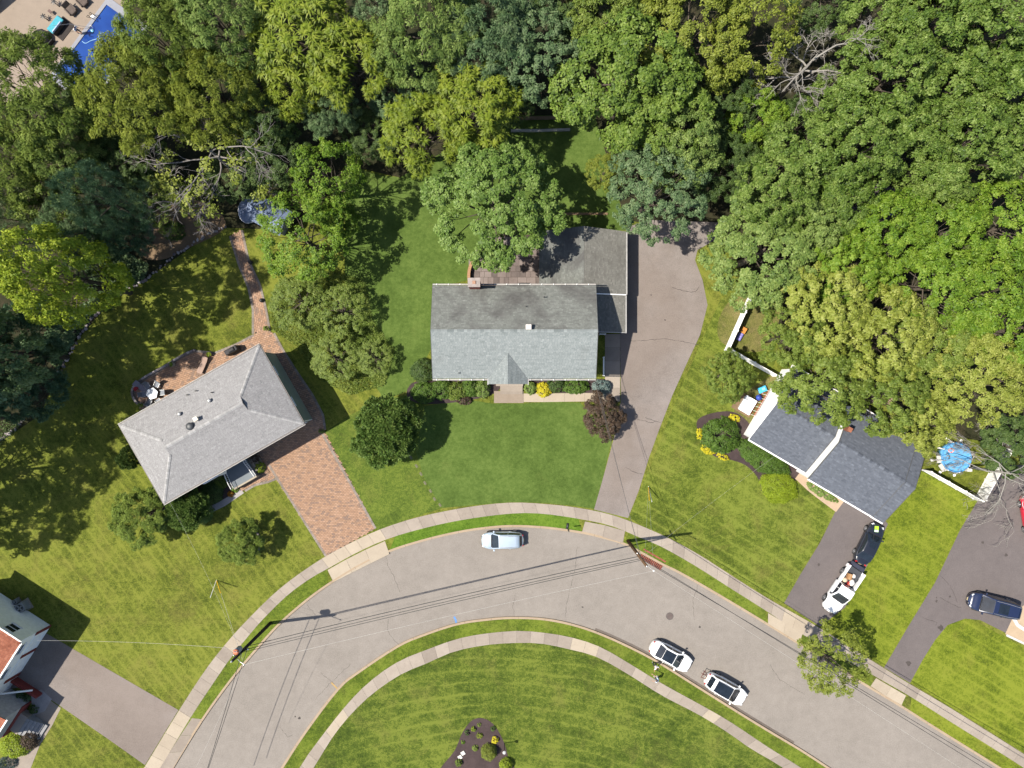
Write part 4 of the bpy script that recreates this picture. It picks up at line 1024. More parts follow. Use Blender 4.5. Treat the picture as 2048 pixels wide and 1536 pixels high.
def foliage(g, clumps, outs, cr, nlv, L, Wd, style, flat=.7):
    """clumps: centres (n,3); outs: outward unit vectors"""
    n = len(clumps)
    if style == 'star':          # rosettes of long drooping compound leaves
        k = nlv; ang = g.uniform(0, 2 * np.pi, (n, k)); c = np.repeat(clumps, k, 0); o = np.repeat(outs, k, 0)
        d = np.stack([np.cos(ang).ravel(), np.sin(ang).ravel(), g.uniform(.05, .55, n * k)], 1); d = unit(d + o * .35)
        ln = (L * g.uniform(.7, 1.15, n * k))[:, None]; up = np.array([0, 0, 1.0]); sd = unit(np.cross(d, up)); w = (Wd * g.uniform(.8, 1.2, n * k))[:, None]
        a0 = c; a1 = c + d * ln * .55; d2 = unit(d + np.array([0, 0, -.75])); a2 = a1 + d2 * ln * .55
        q1 = np.stack([a0 - sd * w * .2, a0 + sd * w * .2, a1 + sd * w * .5, a1 - sd * w * .5], 1)
        q2 = np.stack([a1 - sd * w * .5, a1 + sd * w * .5, a2 + sd * w * .12, a2 - sd * w * .12], 1)
        v = np.concatenate([q1, q2], 1).reshape(-1, 3); r = g.uniform(0, 1, n * k); cr_ = np.repeat(g.uniform(0, 1, n), k)
        return ('q', v, np.repeat(r, 2), np.repeat(cr_, 2))
    k = nlv; c = np.repeat(clumps, k, 0); o = np.repeat(outs, k, 0); m = n * k
    rd = unit(g.normal(0, 1, (m, 3)))
    if style == 'needle':
        d = unit(rd * .9 + o * .7 + np.array([0, 0, .35])); P = c + d * cr * g.uniform(.25, 1, (m, 1)); T = d; N = unit(np.cross(d, unit(g.normal(0, 1, (m, 3)))))
        N = np.where(N[:, 2:3] < 0, -N, N)
    else:
        rad = cr * g.uniform(.35, 1.0, (m, 1)) ** .6; off = unit(rd + o * .55 + np.array([0, 0, .25])) * rad; off[:, 2] *= flat
        P = c + off; N = unit(unit(off) * .55 + o * .35 + np.array([0, 0, .75]) + g.normal(0, .42, (m, 3)))
        t = g.normal(0, 1, (m, 3)); T = unit(t - N * np.sum(t * N, 1, keepdims=True))
        if style == 'droop': T = unit(T * .5 + np.array([0, 0, -.30]) + unit(off * np.array([1, 1, 0])) * .7); N = unit(N - T * np.sum(T * N, 1, keepdims=True)); N = np.where(N[:, 2:3] < 0, -N, N)
    return ('l', P, N, T, L * g.uniform(.6, 1.3, m), Wd * g.uniform(.6, 1.3, m), g.uniform(0, 1, m), np.repeat(g.uniform(0, 1, n), k))

def build_foliage(name, f, mat, parent=None):
    if f[0] == 'q': return quads_object(name, f[1], len(f[2]), f[2], f[3], mat, parent)
    return leaf_object(name, *f[1:], mat, parent)

def bark(name, a, b):
    t = NT(name); p = t.obj(); mp = t.n('Mapping'); mp.inputs['Scale'].default_value = (3, 3, .6); t.l(p, mp.inputs[0]); f = t.noise(mp.outputs[0], 4, 5, .7)
    t.bump(f, .6, .03); return t.done(t.ramp(f, [(.3, a), (.7, b)]), .95, .1)
M_bark = bark('bark_brown', (.045, .036, .027), (.125, .104, .085)); M_bark_grey = bark('bark_grey', (.11, .10, .095), (.26, .24, .225)); M_bark_white = bark('bark_pale', (.13, .12, .108), (.28, .265, .24))

def make_tree(seed, R=5.0, top=12.0, base=4.5, lobes=16, nc=26, nlv=38, L=.30, Wd=.22, cr=.55, style='leaf', lobe_r=.36, flat=.7, shape='dome', holes=0.0, trunk_r=.26, cover=1.25):
    """one tree prototype: returns (crown mesh, trunk mesh) built around the origin"""
    g = np.random.default_rng(seed); rnd = random.Random(seed)
    zc = (base + top) / 2; hz = (top - base) / 2
    cl, ou, centres = [], [], []
    for i in range(lobes):
        t = (i + .5) / lobes; ph = i * 2.39996 + rnd.uniform(-.35, .35)
        if shape == 'cone': hh = t; rr = R * (1.02 - t) ** .9 * rnd.uniform(.5, .95); z = base + (top - base) * (hh * .92); lr = R * lobe_r * (1.15 - .75 * t)
        else:
            ct = 1 - cover * t; st = math.sqrt(max(0, 1 - ct * ct)); rr = R * (1 - lobe_r * .85) * st * rnd.uniform(.75, 1.1); z = zc + hz * (1 - lobe_r) * ct * rnd.uniform(.8, 1.08); lr = R * lobe_r * rnd.uniform(.75, 1.2)
        c = np.array([rr * math.cos(ph), rr * math.sin(ph), z]); centres.append(c)
        if rnd.random() < holes: continue
        n = max(4, int(nc * (lr / (R * lobe_r)) ** 1.6)); o = unit(np.array([c[0], c[1], (z - zc) * 1.0 + 1.2]))
        d = unit(g.normal(0, 1, (n, 3)) + o * .75 + np.array([0, 0, .45])); p = c + d * lr * g.uniform(.62, 1.08, (n, 1)) * np.array([1, 1, .72])
        cl.append(p); ou.append(unit(d * .7 + o * .5))
    cl = np.concatenate(cl); ou = np.concatenate(ou)
    crown = build_foliage('crown', foliage(g, cl, ou, cr, nlv, L, Wd, style, flat), M_bark)
    m = MB(); fork = base + hz * .25
    tp = [Vector((0, 0, -.3)), Vector((rnd.uniform(-.1, .1), rnd.uniform(-.1, .1), fork * .5)), Vector((rnd.uniform(-.3, .3), rnd.uniform(-.3, .3), fork)), Vector((rnd.uniform(-.4, .4), rnd.uniform(-.4, .4), top - hz * .5))]
    m.tube(tp, [trunk_r * 1.35, trunk_r, trunk_r * .8, trunk_r * .25], 8)
    for ci, c in enumerate(centres):
        if ci % 2 and len(centres) > 30: continue
        c = Vector(c); f = rnd.uniform(.3, .95); s0 = tp[1].lerp(tp[2], f) if rnd.random() < .6 else tp[2].lerp(tp[3], f * .6)
        mid = s0.lerp(c, .55) + Vector((rnd.uniform(-.3, .3), rnd.uniform(-.3, .3), -.25 * abs(c.z - s0.z) * .3))
        m.tube([s0, mid, c - Vector((0, 0, .3))], [trunk_r * .30, trunk_r * .17, trunk_r * .05], 5, cap=False)
        for k in range(3):
            e = c + Vector((rnd.uniform(-1, 1), rnd.uniform(-1, 1), rnd.uniform(-.2, .9))) * R * lobe_r * .8
            m.tube([mid.lerp(c, rnd.uniform(.3, 1)), e], [trunk_r * .07, trunk_r * .025], 4, cap=False)
    trunk = m.build('trunk', M_bark, None, True)
    for o in (crown, trunk): COL.objects.unlink(o)
    return crown.data, trunk.data, R, top

def bare_branches(seed, R, top, n0=7, depth=4, trunk_r=.22, spread=1.0, start=.35, droop=0.0):
    rnd = random.Random(seed); m = MB()
    def grow(p, d, L, r, k):
        segs = 5; pts = [p]; rad = [r]
        for i in range(segs):
            d = (d + Vector((rnd.uniform(-.34, .34), rnd.uniform(-.34, .34), rnd.uniform(-.25, .25) - droop * .09))).normalized()
            p = p + d * L / segs; pts.append(p); rad.append(r * (1 - .55 * (i + 1) / segs))
        m.tube(pts, rad, 5 if k > 1 else 4, cap=False)
        if k <= 0: return
        for i in range(rnd.choice((3, 4, 4))):
            f = rnd.uniform(.3, 1.0); j = min(segs - 1, int(f * segs)); q = pts[j].lerp(pts[j + 1], f * segs - j if f < 1 else 1)
            nd = (d + Vector((rnd.uniform(-1, 1), rnd.uniform(-1, 1), rnd.uniform(-.55, .55) - droop * .3)) * .85).normalized()
            grow(q, nd, L * rnd.uniform(.42, .68), max(.015, r * .45), k - 1)
    z1 = top * .8; m.tube([(0, 0, -.3), (.1, 0, z1 * .5), (0, .1, z1)], [trunk_r * 1.3, trunk_r, trunk_r * .12], 8)
    for i in range(n0):
        a = i * 2.4 + rnd.uniform(-.4, .4); z = top * (start + (.78 - start) * i / n0)
        grow(Vector((0, 0, z)), Vector((math.cos(a), math.sin(a), rnd.uniform(.15, .6) - droop * .4)).normalized(), R * rnd.uniform(.55, .8) * spread, trunk_r * .42, depth)
    o = m.build('branches', M_bark_grey, None, True); COL.objects.unlink(o); return o.data

# leaf colours
LM = {
 'maple':  leafmat('leaf_maple_green', (0.0411, 0.0797, 0.0092), (0.1047, 0.1669, 0.0200), (0.1901, 0.2532, 0.0528)),
 'oak':    leafmat('leaf_oak_green', (0.0305, 0.0661, 0.0073), (0.0893, 0.1492, 0.0183), (0.1977, 0.2612, 0.0656)),
 'bright': leafmat('leaf_bright_green', (0.0403, 0.0914, 0.0053), (0.1028, 0.1828, 0.0115), (0.1967, 0.2721, 0.0356)),
 'olive':  leafmat('leaf_olive_gold', (0.0726, 0.0990, 0.0089), (0.1485, 0.1847, 0.0198), (0.2364, 0.2617, 0.0475)),
 'gold':   leafmat('leaf_gold_green', (0.0875, 0.1167, 0.0119), (0.1795, 0.2154, 0.0277), (0.2861, 0.3085, 0.0743)),
 'pale':   leafmat('leaf_pale_green', (0.0537, 0.1002, 0.0177), (0.1278, 0.1902, 0.0392), (0.2173, 0.2753, 0.0765)),
 'blue':   leafmat('leaf_blue_green', (0.0327, 0.0715, 0.0264), (0.0861, 0.1430, 0.0554), (0.1633, 0.2200, 0.1030)),
 'pine':   leafmat('needle_blue_green', (0.0317, 0.0792, 0.0400), (0.0845, 0.1551, 0.0801), (0.1584, 0.2393, 0.1309), .15),
 'star':   leafmat('leaf_sumac_yellow_green', (0.0670, 0.1045, 0.0066), (0.1328, 0.1815, 0.0121), (0.2137, 0.2475, 0.0308)),
 'lime':   leafmat('leaf_lime', (0.0706, 0.1171, 0.0053), (0.1693, 0.2328, 0.0132), (0.3174, 0.3679, 0.0343)),
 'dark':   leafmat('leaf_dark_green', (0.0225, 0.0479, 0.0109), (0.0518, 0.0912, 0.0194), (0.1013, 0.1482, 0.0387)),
 'yard':   leafmat('leaf_yard_maple', (0.0355, 0.0731, 0.0094), (0.0881, 0.1547, 0.0221), (0.1782, 0.2507, 0.0616)),
 'red':    leafmat('leaf_dark_red', (0.0180, 0.0130, 0.0080), (0.0460, 0.0290, 0.0180), (0.0920, 0.0600, 0.0380), .12),
 'spruce': leafmat('needle_green', (0.0330, 0.0726, 0.0132), (0.0902, 0.1562, 0.0286), (0.1650, 0.2255, 0.0550), .2),
 'yellow': leafmat('leaf_yellow', (.24, .21, .004), (.46, .40, .010), (.60, .53, .04)),
 'hedge':  leafmat('leaf_hedge', (0.0242, 0.0583, 0.0059), (0.0606, 0.1178, 0.0128), (0.1060, 0.1739, 0.0277)),
 'weed':   leafmat('leaf_weed', (0.0536, 0.0892, 0.0104), (0.1187, 0.1687, 0.0226), (0.1961, 0.2416, 0.0516)),
 'bluegrass': leafmat('leaf_blue_spruce', (0.0500, 0.0850, 0.0800), (0.1050, 0.1500, 0.1400), (0.1900, 0.2350, 0.2200), .15),
 'orange': leafmat('leaf_orange', (0.1600, 0.0750, 0.0040), (0.3000, 0.1300, 0.0080), (0.4200, 0.2000, 0.0200)),
 'mound':  leafmat('leaf_mound', (0.1015, 0.1566, 0.0058), (0.1885, 0.2537, 0.0101), (0.2755, 0.3335, 0.0232)),
}
# prototypes (shared meshes)
PR = {
 'maple_a': make_tree(1, lobes=40, nc=14, nlv=44, L=.24, Wd=.17, cr=.48, lobe_r=.21, base=3.5),
 'maple_b': make_tree(2, lobes=34, nc=16, nlv=44, L=.24, Wd=.17, cr=.48, lobe_r=.23, holes=.06, base=2.2),
 'oak_a': make_tree(3, lobes=56, nc=9, nlv=42, L=.25, Wd=.14, cr=.46, lobe_r=.165, flat=.5),
 'oak_b': make_tree(4, lobes=50, nc=10, nlv=42, L=.25, Wd=.14, cr=.48, lobe_r=.175, flat=.5, holes=.06),
 'oak_c': make_tree(5, lobes=60, nc=8, nlv=42, L=.25, Wd=.14, cr=.46, lobe_r=.16, flat=.5, holes=.08),
 'fine_a': make_tree(6, lobes=44, nc=13, nlv=42, L=.19, Wd=.12, cr=.38, lobe_r=.20),
 'fine_b': make_tree(7, lobes=36, nc=15, nlv=42, L=.19, Wd=.12, cr=.40, lobe_r=.22, holes=.05),
 'star_a': make_tree(8, lobes=30, nc=16, nlv=16, L=.62, Wd=.10, cr=.5, style='star', lobe_r=.25, holes=.04),
 'star_b': make_tree(9, lobes=26, nc=16, nlv=16, L=.62, Wd=.10, cr=.5, style='star', lobe_r=.27, holes=.10),
 'soft_a': make_tree(10, lobes=38, nc=14, nlv=44, L=.30, Wd=.085, cr=.46, lobe_r=.21, style='droop'),
 'soft_b': make_tree(11, lobes=42, nc=12, nlv=44, L=.30, Wd=.085, cr=.46, lobe_r=.20, style='droop', holes=.06),
 'pine_a': make_tree(12, lobes=34, nc=11, nlv=60, L=.40, Wd=.05, cr=.58, style='needle', lobe_r=.23, base=1.5, cover=1.7),
 'pine_b': make_tree(21, lobes=44, nc=14, nlv=60, L=.34, Wd=.07, cr=.5, style='needle', lobe_r=.22, base=1.0, cover=1.85),
 'wall': make_tree(22, lobes=50, nc=13, nlv=36, L=.26, Wd=.15, cr=.5, lobe_r=.21, base=1.0, cover=1.85),
 'droop_a': make_tree(13, lobes=50, nc=10, nlv=38, L=.27, Wd=.15, cr=.44, lobe_r=.17, style='droop', holes=.08),
 'droop_b': make_tree(14, lobes=44, nc=11, nlv=38, L=.27, Wd=.15, cr=.44, lobe_r=.185, style='droop', holes=.10),
 'dense_a': make_tree(15, lobes=46, nc=15, nlv=42, L=.20, Wd=.15, cr=.38, lobe_r=.20),
 'sparse': make_tree(16, lobes=30, nc=7, nlv=26, L=.24, Wd=.13, cr=.5, lobe_r=.24, holes=.12),
 'light': make_tree(17, lobes=38, nc=9, nlv=28, L=.25, Wd=.15, cr=.46, lobe_r=.20, holes=.06, base=3.0),
 'conifer': make_tree(18, R=3.0, top=6, base=.4, lobes=52, nc=24, nlv=40, L=.24, Wd=.085, cr=.33, style='needle', lobe_r=.24, shape='dome', trunk_r=.16),
 'shrub_tree': make_tree(19, R=2.5, top=3.6, base=.5, lobes=26, nc=18, nlv=36, L=.14, Wd=.08, cr=.26, lobe_r=.26, trunk_r=.08),
 'bush_tree': make_tree(20, R=3.2, top=6, base=.6, lobes=36, nc=14, nlv=40, L=.22, Wd=.09, cr=.36, lobe_r=.23, trunk_r=.14, style='droop'),
}
TREE_RND = random.Random(99)
def tree(label, px, py, rpx, top, proto, leaf, group=None, name='tree', squash=1.0, rz=None, hc=.72, barkm=None, cat='tree', ry=None):
    cm, tm, R, T = PR[proto]
    h = top * hc; x, y = W(px, py, h); r = rpx * S * (1 - h / CAMH) / R
    root = thing(name, label, cat, (x, y, 0), rz if rz is not None else TREE_RND.uniform(0, 6.28), group)
    for nm, me in (('crown', cm), ('trunk', tm)):
        o = bpy.data.objects.new(nm, me); COL.objects.link(o); o.parent = root; o.scale = (r, r * squash, top / T)
        o.material_slots[0].link = 'OBJECT'; o.material_slots[0].material = LM[leaf] if nm == 'crown' else (barkm or M_bark)
    return root
def bare(label, px, py, R, top, seed, mat, group=None, leaf=None, proto='sparse', lr=1.0, ls=1.0, **kw):
    x, y = W(px, py, top * .75); root = thing('bare_tree', label, 'tree', (x, y, 0), 0, group)
    me = bare_branches(seed, R, top, **kw); o = bpy.data.objects.new('branches', me); COL.objects.link(o); o.parent = root
    o.material_slots[0].link = 'OBJECT'; o.material_slots[0].material = mat
    if leaf:
        cm, tm, R0, T0 = PR[proto]; c = bpy.data.objects.new('crown', cm); COL.objects.link(c); c.parent = root
        c.scale = (R * lr / R0, R * lr / R0, top / T0 * ls); c.material_slots[0].link = 'OBJECT'; c.material_slots[0].material = LM[leaf]
    return root
gw = 'trees of the woodland'
# top left woodland
tree('soft olive-green tree at left edge below the poolside furniture', 62, 190, 128, 17, 'soft_a', 'weed', gw)
tree('soft mid-green tree on left edge left of bright lime tree', 20, 330, 95, 14, 'soft_b', 'weed', gw)
tree('dark blue-green pine on the bank right of the lime tree', 185, 390, 70, 18, 'pine_a', 'pine', gw)
tree('grey-green tree between the left edge and the dark pines', 95, 395, 75, 12, 'sparse', 'weed', gw)
tree('soft blue-green pine above the lime tree at left edge', 15, 430, 75, 12, 'pine_a', 'blue', gw)
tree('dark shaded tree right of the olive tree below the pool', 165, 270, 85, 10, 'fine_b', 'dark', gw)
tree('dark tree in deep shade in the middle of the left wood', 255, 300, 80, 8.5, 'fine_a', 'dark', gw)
tree('dark green tree over the bank next to bare branches', 225, 455, 48, 11, 'pine_b', 'pine', gw)
tree('bright lime-green tree at the left edge above the bank', 72, 540, 103, 22, 'wall', 'lime', gw)
tree('dark blue-green pine below the lime tree', 45, 650, 62, 12, 'pine_b', 'pine', gw)
tree('round blue-green pine at left edge beside the lawn', 30, 775, 72, 10, 'pine_b', 'pine', gw)
tree('blue-green pine cut by the left edge beside the round pine', -110, 700, 100, 24, 'wall', 'blue', gw)
tree('tall pine just left of the photo edge shading the lawn', -250, 850, 110, 24, 'wall', 'pine', gw)
tree('tall pine outside the left edge shading the lower lawn', -345, 1000, 115, 24, 'wall', 'pine', gw)
tree('tall dark tree outside the left edge at mid height', -150, 760, 100, 20, 'wall', 'pine', gw)
tree('tree outside the left edge level with the tile-roofed house', -360, 1120, 95, 22, 'wall', 'pine', gw)
tree('golden-olive tree overhanging the blue pool', 268, 190, 118, 16, 'soft_a', 'olive', gw)
tree('olive-green tree above the golden-olive tree by the pool', 330, 95, 105, 16, 'soft_b', 'weed', gw)
tree('golden-olive tree left of the yellow-green rosette-leaved trees', 430, 190, 95, 15, 'soft_a', 'olive', gw)
tree('soft green tree at top edge left of the rosette-leaved trees', 445, 55, 110, 16, 'soft_b', 'pale', gw)
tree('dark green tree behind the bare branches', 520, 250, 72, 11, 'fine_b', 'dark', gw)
tree('yellow-green rosette-leaved tree touching the top edge', 610, 75, 120, 15, 'star_a', 'star', gw)
tree('yellow-green rosette-leaved tree right of the one touching the top edge', 700, 125, 95, 14, 'star_b', 'star', gw)
tree('narrow yellow-green rosette-leaved tree above the small blue-green tree', 590, 190, 62, 12, 'star_b', 'star', gw)
tree('small blue-green tree below the rosette-leaved trees', 658, 215, 62, 10, 'soft_a', 'blue', gw)
tree('blue-grey soft tree at top edge in the middle', 855, 62, 112, 16, 'soft_b', 'pale', gw)
tree('blue-green tree right of the blue-grey one at top edge', 965, 70, 105, 15, 'soft_a', 'blue', gw)
tree('dark blue-green tree in front of the bright maple', 1060, 110, 105, 13, 'fine_a', 'blue', gw)
tree('dark green tree above the small fenced lawn', 1020, 195, 55, 10, 'fine_b', 'dark', gw)
tree('dark blue-green tree hidden between the two rosette-leaved groups', 790, 180, 70, 9, 'fine_a', 'blue', gw)
tree('yellow-green rosette-leaved tree with two boughs over the back lawn, left bough', 845, 265, 92, 12, 'star_b', 'star', gw)
tree('yellow-green rosette-leaved tree right of and above the back lawn bough', 950, 205, 98, 13, 'star_a', 'star', gw)
# top middle and right
tree('big bright green maple above the small fenced lawn', 1255, 158, 138, 16, 'maple_a', 'maple', gw)
tree('bright green maple right behind the big maple', 1330, 215, 105, 15, 'maple_b', 'maple', gw)
tree('olive-gold tree at top edge left of the bare grey tree', 1510, 60, 100, 15, 'light', 'olive', gw)
tree('olive-gold tree at top edge above the big bright maple', 1385, 55, 125, 15, 'fine_a', 'olive', gw)
tree('olive-green tree at top edge right of the dark blue-green trees', 1220, 40, 95, 14, 'fine_b', 'weed', gw)
tree('dense blue-green tree over the end of the long driveway', 1310, 385, 105, 13, 'fine_a', 'blue', gw)
tree('blue-green tree behind the one over the long driveway', 1355, 285, 95, 13, 'fine_b', 'pale', gw)
tree('olive shrubby tree at the right edge of the fenced lawn', 1208, 345, 40, 6, 'fine_b', 'olive', gw)
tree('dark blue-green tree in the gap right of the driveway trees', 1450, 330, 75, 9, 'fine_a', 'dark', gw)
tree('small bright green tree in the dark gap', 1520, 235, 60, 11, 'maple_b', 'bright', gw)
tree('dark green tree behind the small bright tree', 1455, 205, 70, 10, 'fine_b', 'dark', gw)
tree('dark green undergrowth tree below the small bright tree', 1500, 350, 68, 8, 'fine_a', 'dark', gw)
tree('pale green dense tree right of the long driveway turning area', 1530, 500, 120, 12, 'dense_a', 'pale', gw)
tree('pale green dense tree above the white fence, behind the larger one', 1620, 455, 75, 12, 'dense_a', 'pale', gw)
for i, (lb, x, y, r, h, p) in enumerate([
 ('oak crown at top edge just right of the bare grey tree', 1765, 45, 85, 16, 'oak_a'),
 ('oak crown at top edge, second left from the top right corner', 1860, 55, 105, 17, 'oak_b'),
 ('oak crown in the top right corner', 1990, 50, 110, 17, 'oak_c'),
 ('oak crown below and right of the bare grey tree', 1690, 215, 74, 12, 'oak_b'),
 ('oak crown under the one just right of the bare grey tree', 1775, 155, 98, 16, 'oak_c'),
 ('oak crown two below the top edge, left of the right edge group', 1895, 175, 100, 16, 'oak_a'),
 ('oak crown at right edge, second down from the top right corner', 2020, 180, 100, 16, 'oak_b'),
 ('oak crown above the dark gap with the folding chairs, left one', 1705, 290, 92, 15, 'oak_a'),
 ('oak crown directly above the folding chairs', 1812, 275, 88, 15, 'oak_b'),
 ('oak crown right of the one directly above the folding chairs', 1925, 290, 98, 15, 'oak_c'),
 ('oak crown at right edge, third down from the top right corner', 2035, 300, 90, 15, 'oak_a'),
 ('oak crown left of the folding chairs', 1612, 330, 92, 14, 'oak_c'),
 ('oak crown in the dark gap above the long driveway end, rightmost', 1548, 385, 78, 13, 'oak_a'),
 ('oak crown at lower left of the folding chairs', 1672, 405, 72, 13, 'oak_b'),
 ('oak crown lower right of the folding chairs', 1865, 375, 62, 13, 'oak_a')]):
    tree(lb, x, y, r * 1.1, h + (i * 37 % 5) * .7 - 1.2, p, 'oak', gw)
for lb, x, y, r, h, p, c in [
 ('bright green tree below the folding chairs', 1775, 470, 88, 14, 'oak_b', 'bright'),
 ('bright green tree right of and below the folding chairs', 1880, 475, 95, 14, 'oak_a', 'bright'),
 ('bright green tree at right edge middle height', 2005, 450, 98, 14, 'oak_c', 'bright'),
 ('bright green tree inside the right wood above the golden trees', 1870, 575, 98, 14, 'oak_c', 'bright'),
 ('bright green tree with pale branches showing near the right edge', 1975, 575, 105, 14, 'light', 'bright'),
 ('bright green tree at right edge above the golden trees', 2035, 660, 90, 13, 'oak_b', 'bright'),
 ('green tree between pale tree and golden trees', 1700, 540, 82, 13, 'droop_a', 'bright'),
 ('golden-green drooping tree behind the white fence', 1655, 625, 98, 14, 'droop_a', 'gold'),
 ('golden-green drooping tree with its bough over the white fence corner', 1592, 672, 70, 12, 'droop_b', 'weed'),
 ('small drooping branch tree over the lawn beside the hot tub', 1460, 752, 50, 7, 'droop_b', 'weed'),
 ('golden-green drooping tree over the left part of the charcoal roof', 1650, 765, 92, 12, 'droop_b', 'weed'),
 ('golden-green drooping tree in the middle above the charcoal roof', 1765, 665, 100, 14, 'droop_a', 'gold'),
 ('golden-green drooping tree over the charcoal roof ridge', 1775, 790, 82, 12, 'droop_a', 'weed'),
 ('golden tree left of the right edge above the round pool', 1945, 755, 102, 13, 'fine_a', 'gold'),
 ('golden tree at right edge above the pale bare branches', 2040, 745, 75, 12, 'fine_b', 'gold'),
 ('golden-green tree between the roof and the round pool', 1835, 838, 70, 11, 'droop_b', 'gold'),
 ('small golden-green tree touching the round pool', 1850, 868, 34, 7, 'droop_a', 'gold'),
 ('green tree behind the golden trees in the right wood', 1860, 690, 85, 12, 'oak_b', 'weed'),
 ('dark green tree at right edge beside the pale bare branches', 2035, 895, 62, 7, 'maple_b', 'dark')]:
    tree(lb, x, y, r, h, p, c, gw)
bare('bare grey tree standing between the olive tree and the oaks', 1628, 118, 5.2, 15, 5, M_bark_white, None, n0=9, depth=4, spread=1.0, trunk_r=.26)
bare('half dead tree with bare grey branches above the blue shed', 415, 300, 7.5, 13, 8, M_bark_grey, None, 'olive', 'sparse', .85, .85, n0=10, depth=3, start=.45)
bare('pale bare tree leaning over the right driveway edge', 2028, 950, 7.0, 10, 11, M_bark_white, None, n0=11, depth=4, droop=1.0, trunk_r=.14)
bare('leafy tree with grey twigs left of the blue shed path end', 340, 400, 4.2, 9, 14, M_bark_grey, None, 'weed', 'sparse', .8, .85, n0=7, depth=3)
for lb, x, y, r, h, p, c in [('tree cut by the top edge between rosette-leaved and blue-grey trees', 760, -25, 80, 14, 'fine_b', 'blue'), ('dark tree cut by the top edge above the maple', 1140, -10, 80, 12, 'fine_a', 'dark'), ('olive tree cut by the top edge above the olive-gold trees', 1290, -40, 90, 14, 'fine_b', 'olive'),
 ('dark low tree at top edge behind the bare grey tree', 1650, -10, 85, 10, 'fine_a', 'dark'), ('oak cut by the top edge left of the top right corner', 1925, -60, 95, 16, 'oak_a', 'oak'), ('green tree cut by the top edge above the soft green tree', 360, -50, 90, 15, 'soft_a', 'weed'), ('blue-green tree cut by the top edge right of the blue-grey trees', 1050, -30, 85, 14, 'fine_b', 'blue'),
 ('low dark tree in the gap left of the back lawn', 740, 270, 60, 6, 'fine_b', 'dark'), ('low dark tree in the gap under the bare grey tree', 1590, 260, 70, 8, 'fine_a', 'dark'), ('low dark tree under the half dead tree', 470, 350, 60, 5, 'fine_b', 'dark'), ('dark low tree left of the half dead tree', 300, 370, 60, 6, 'fine_b', 'dark'), ('dark low tree under the olive trees near the pool', 180, 210, 60, 7, 'fine_b', 'dark'), ('blue-green tree between the lime tree and the dark pines', 140, 450, 62, 12, 'soft_a', 'blue'), ('soft green tree above the dark pines in the left wood', 120, 310, 75, 13, 'soft_b', 'pale'), ('low blue-green tree behind the lime tree at the bank', 165, 525, 45, 7, 'pine_b', 'blue')]:
    tree(lb, x, y, r, h, p, c, gw)
# yard trees
tree('large round maple behind the main house chimney', 988, 415, 132, 13, 'dense_a', 'yard', None, hc=.66)
tree('leafy green tree between the blue shed and the back lawn, lower crown', 600, 470, 98, 10, 'light', 'bright')
tree('leafy green tree with grey twigs behind the blue shed', 650, 350, 78, 12, 'light', 'bright')
tree('dark green tree between the rosette-leaved trees and the shed', 560, 320, 70, 9, 'fine_b', 'dark')
tree('green bushy tree beside the garden path, lower right', 672, 440, 42, 8, 'maple_b', 'bright')
tree('olive-green shrubby tree beside the garden path', 598, 605, 62, 4.5, 'light', 'weed')
tree('olive-green shrubby tree on the lawn between the two houses', 682, 622, 56, 4.2, 'light', 'weed')
tree('low olive shrubby tree nearest the grey house shadow', 668, 715, 52, 3.2, 'light', 'weed')
tree('low olive shrubby tree near the west side of main house', 748, 715, 40, 2.6, 'light', 'weed')
tree('dense round dark green tree on the front lawn boundary', 775, 862, 66, 7, 'conifer', 'spruce', hc=.5)
tree('dark red-brown rounded tree at the driveway of the main house', 1207, 832, 47, 3.6, 'shrub_tree', 'red', hc=.5)
tree('small street tree on the verge near the white pickup truck', 1668, 1322, 76, 7, 'light', 'olive')
tree('feathery green bush tree at the front corner of the grey house', 285, 1030, 60, 5.5, 'bush_tree', 'weed', hc=.5)
tree('dark spiky evergreen beside the front bed of the grey house', 375, 1015, 42, 4.5, 'conifer', 'spruce', hc=.5)
tree('small thin-leaved tree in a stone ring on the left front lawn', 484, 1085, 48, 4.6, 'bush_tree', 'weed', hc=.55)
tree('small evergreen at the west corner of the grey house', 262, 915, 24, 3.2, 'conifer', 'dark', hc=.5)

# ------------------------------------------------------------------ shrubs, hedges, ground cover
def mound(label, px, py, rx, ry, h, leaf, rz=0.0, name='shrub', n=900, L=.11, Wd=.07, seed=1, group=None, style='leaf', cat='shrub', dome=True):
    """rounded shrub: leaves over a lumpy mound with an inner body of twigs"""
    g = np.random.default_rng(seed * 7 + 3); x, y = W(px, py, h * .5)
    root = thing(name, label, cat, (x, y, 0), rz, group)
    rx, ry = rx * S, ry * S; m = max(16, int(max(n / 16, rx * ry * 3.14 * 1.6 * .022 / (L * Wd) * 13 / 1.0)))
    d = unit(np.abs(g.normal(0, 1, (m, 3))) * np.array([1, 1, 1]) * np.sign(g.normal(0, 1, (m, 3)) + np.array([0, 0, 9])))
    lump = 1 + .10 * np.sin(d[:, 0] * 7 + seed) * np.cos(d[:, 1] * 6) + g.uniform(-.08, .05, m)
    c = d * lump[:, None] * np.array([rx, ry, h]) * .9
    f = foliage(g, c, d, min(min(rx, ry) * .28, .30), 18, L, Wd, style, .8)
    build_foliage('leaves', f, LM[leaf], root)
    tw = MB(); rn = random.Random(seed)
    for i in range(7):
        a_ = rn.uniform(0, 6.28); tw.tube([(0, 0, 0), (rx * .35 * math.cos(a_), ry * .35 * math.sin(a_), h * .5), (rx * .7 * math.cos(a_), ry * .7 * math.sin(a_), h * .75)], [.03, .02, .008], 4, cap=False)
    tw.build('stems', M_bark, root)
    return root
sh_g = 'foundation shrubs of the main house'
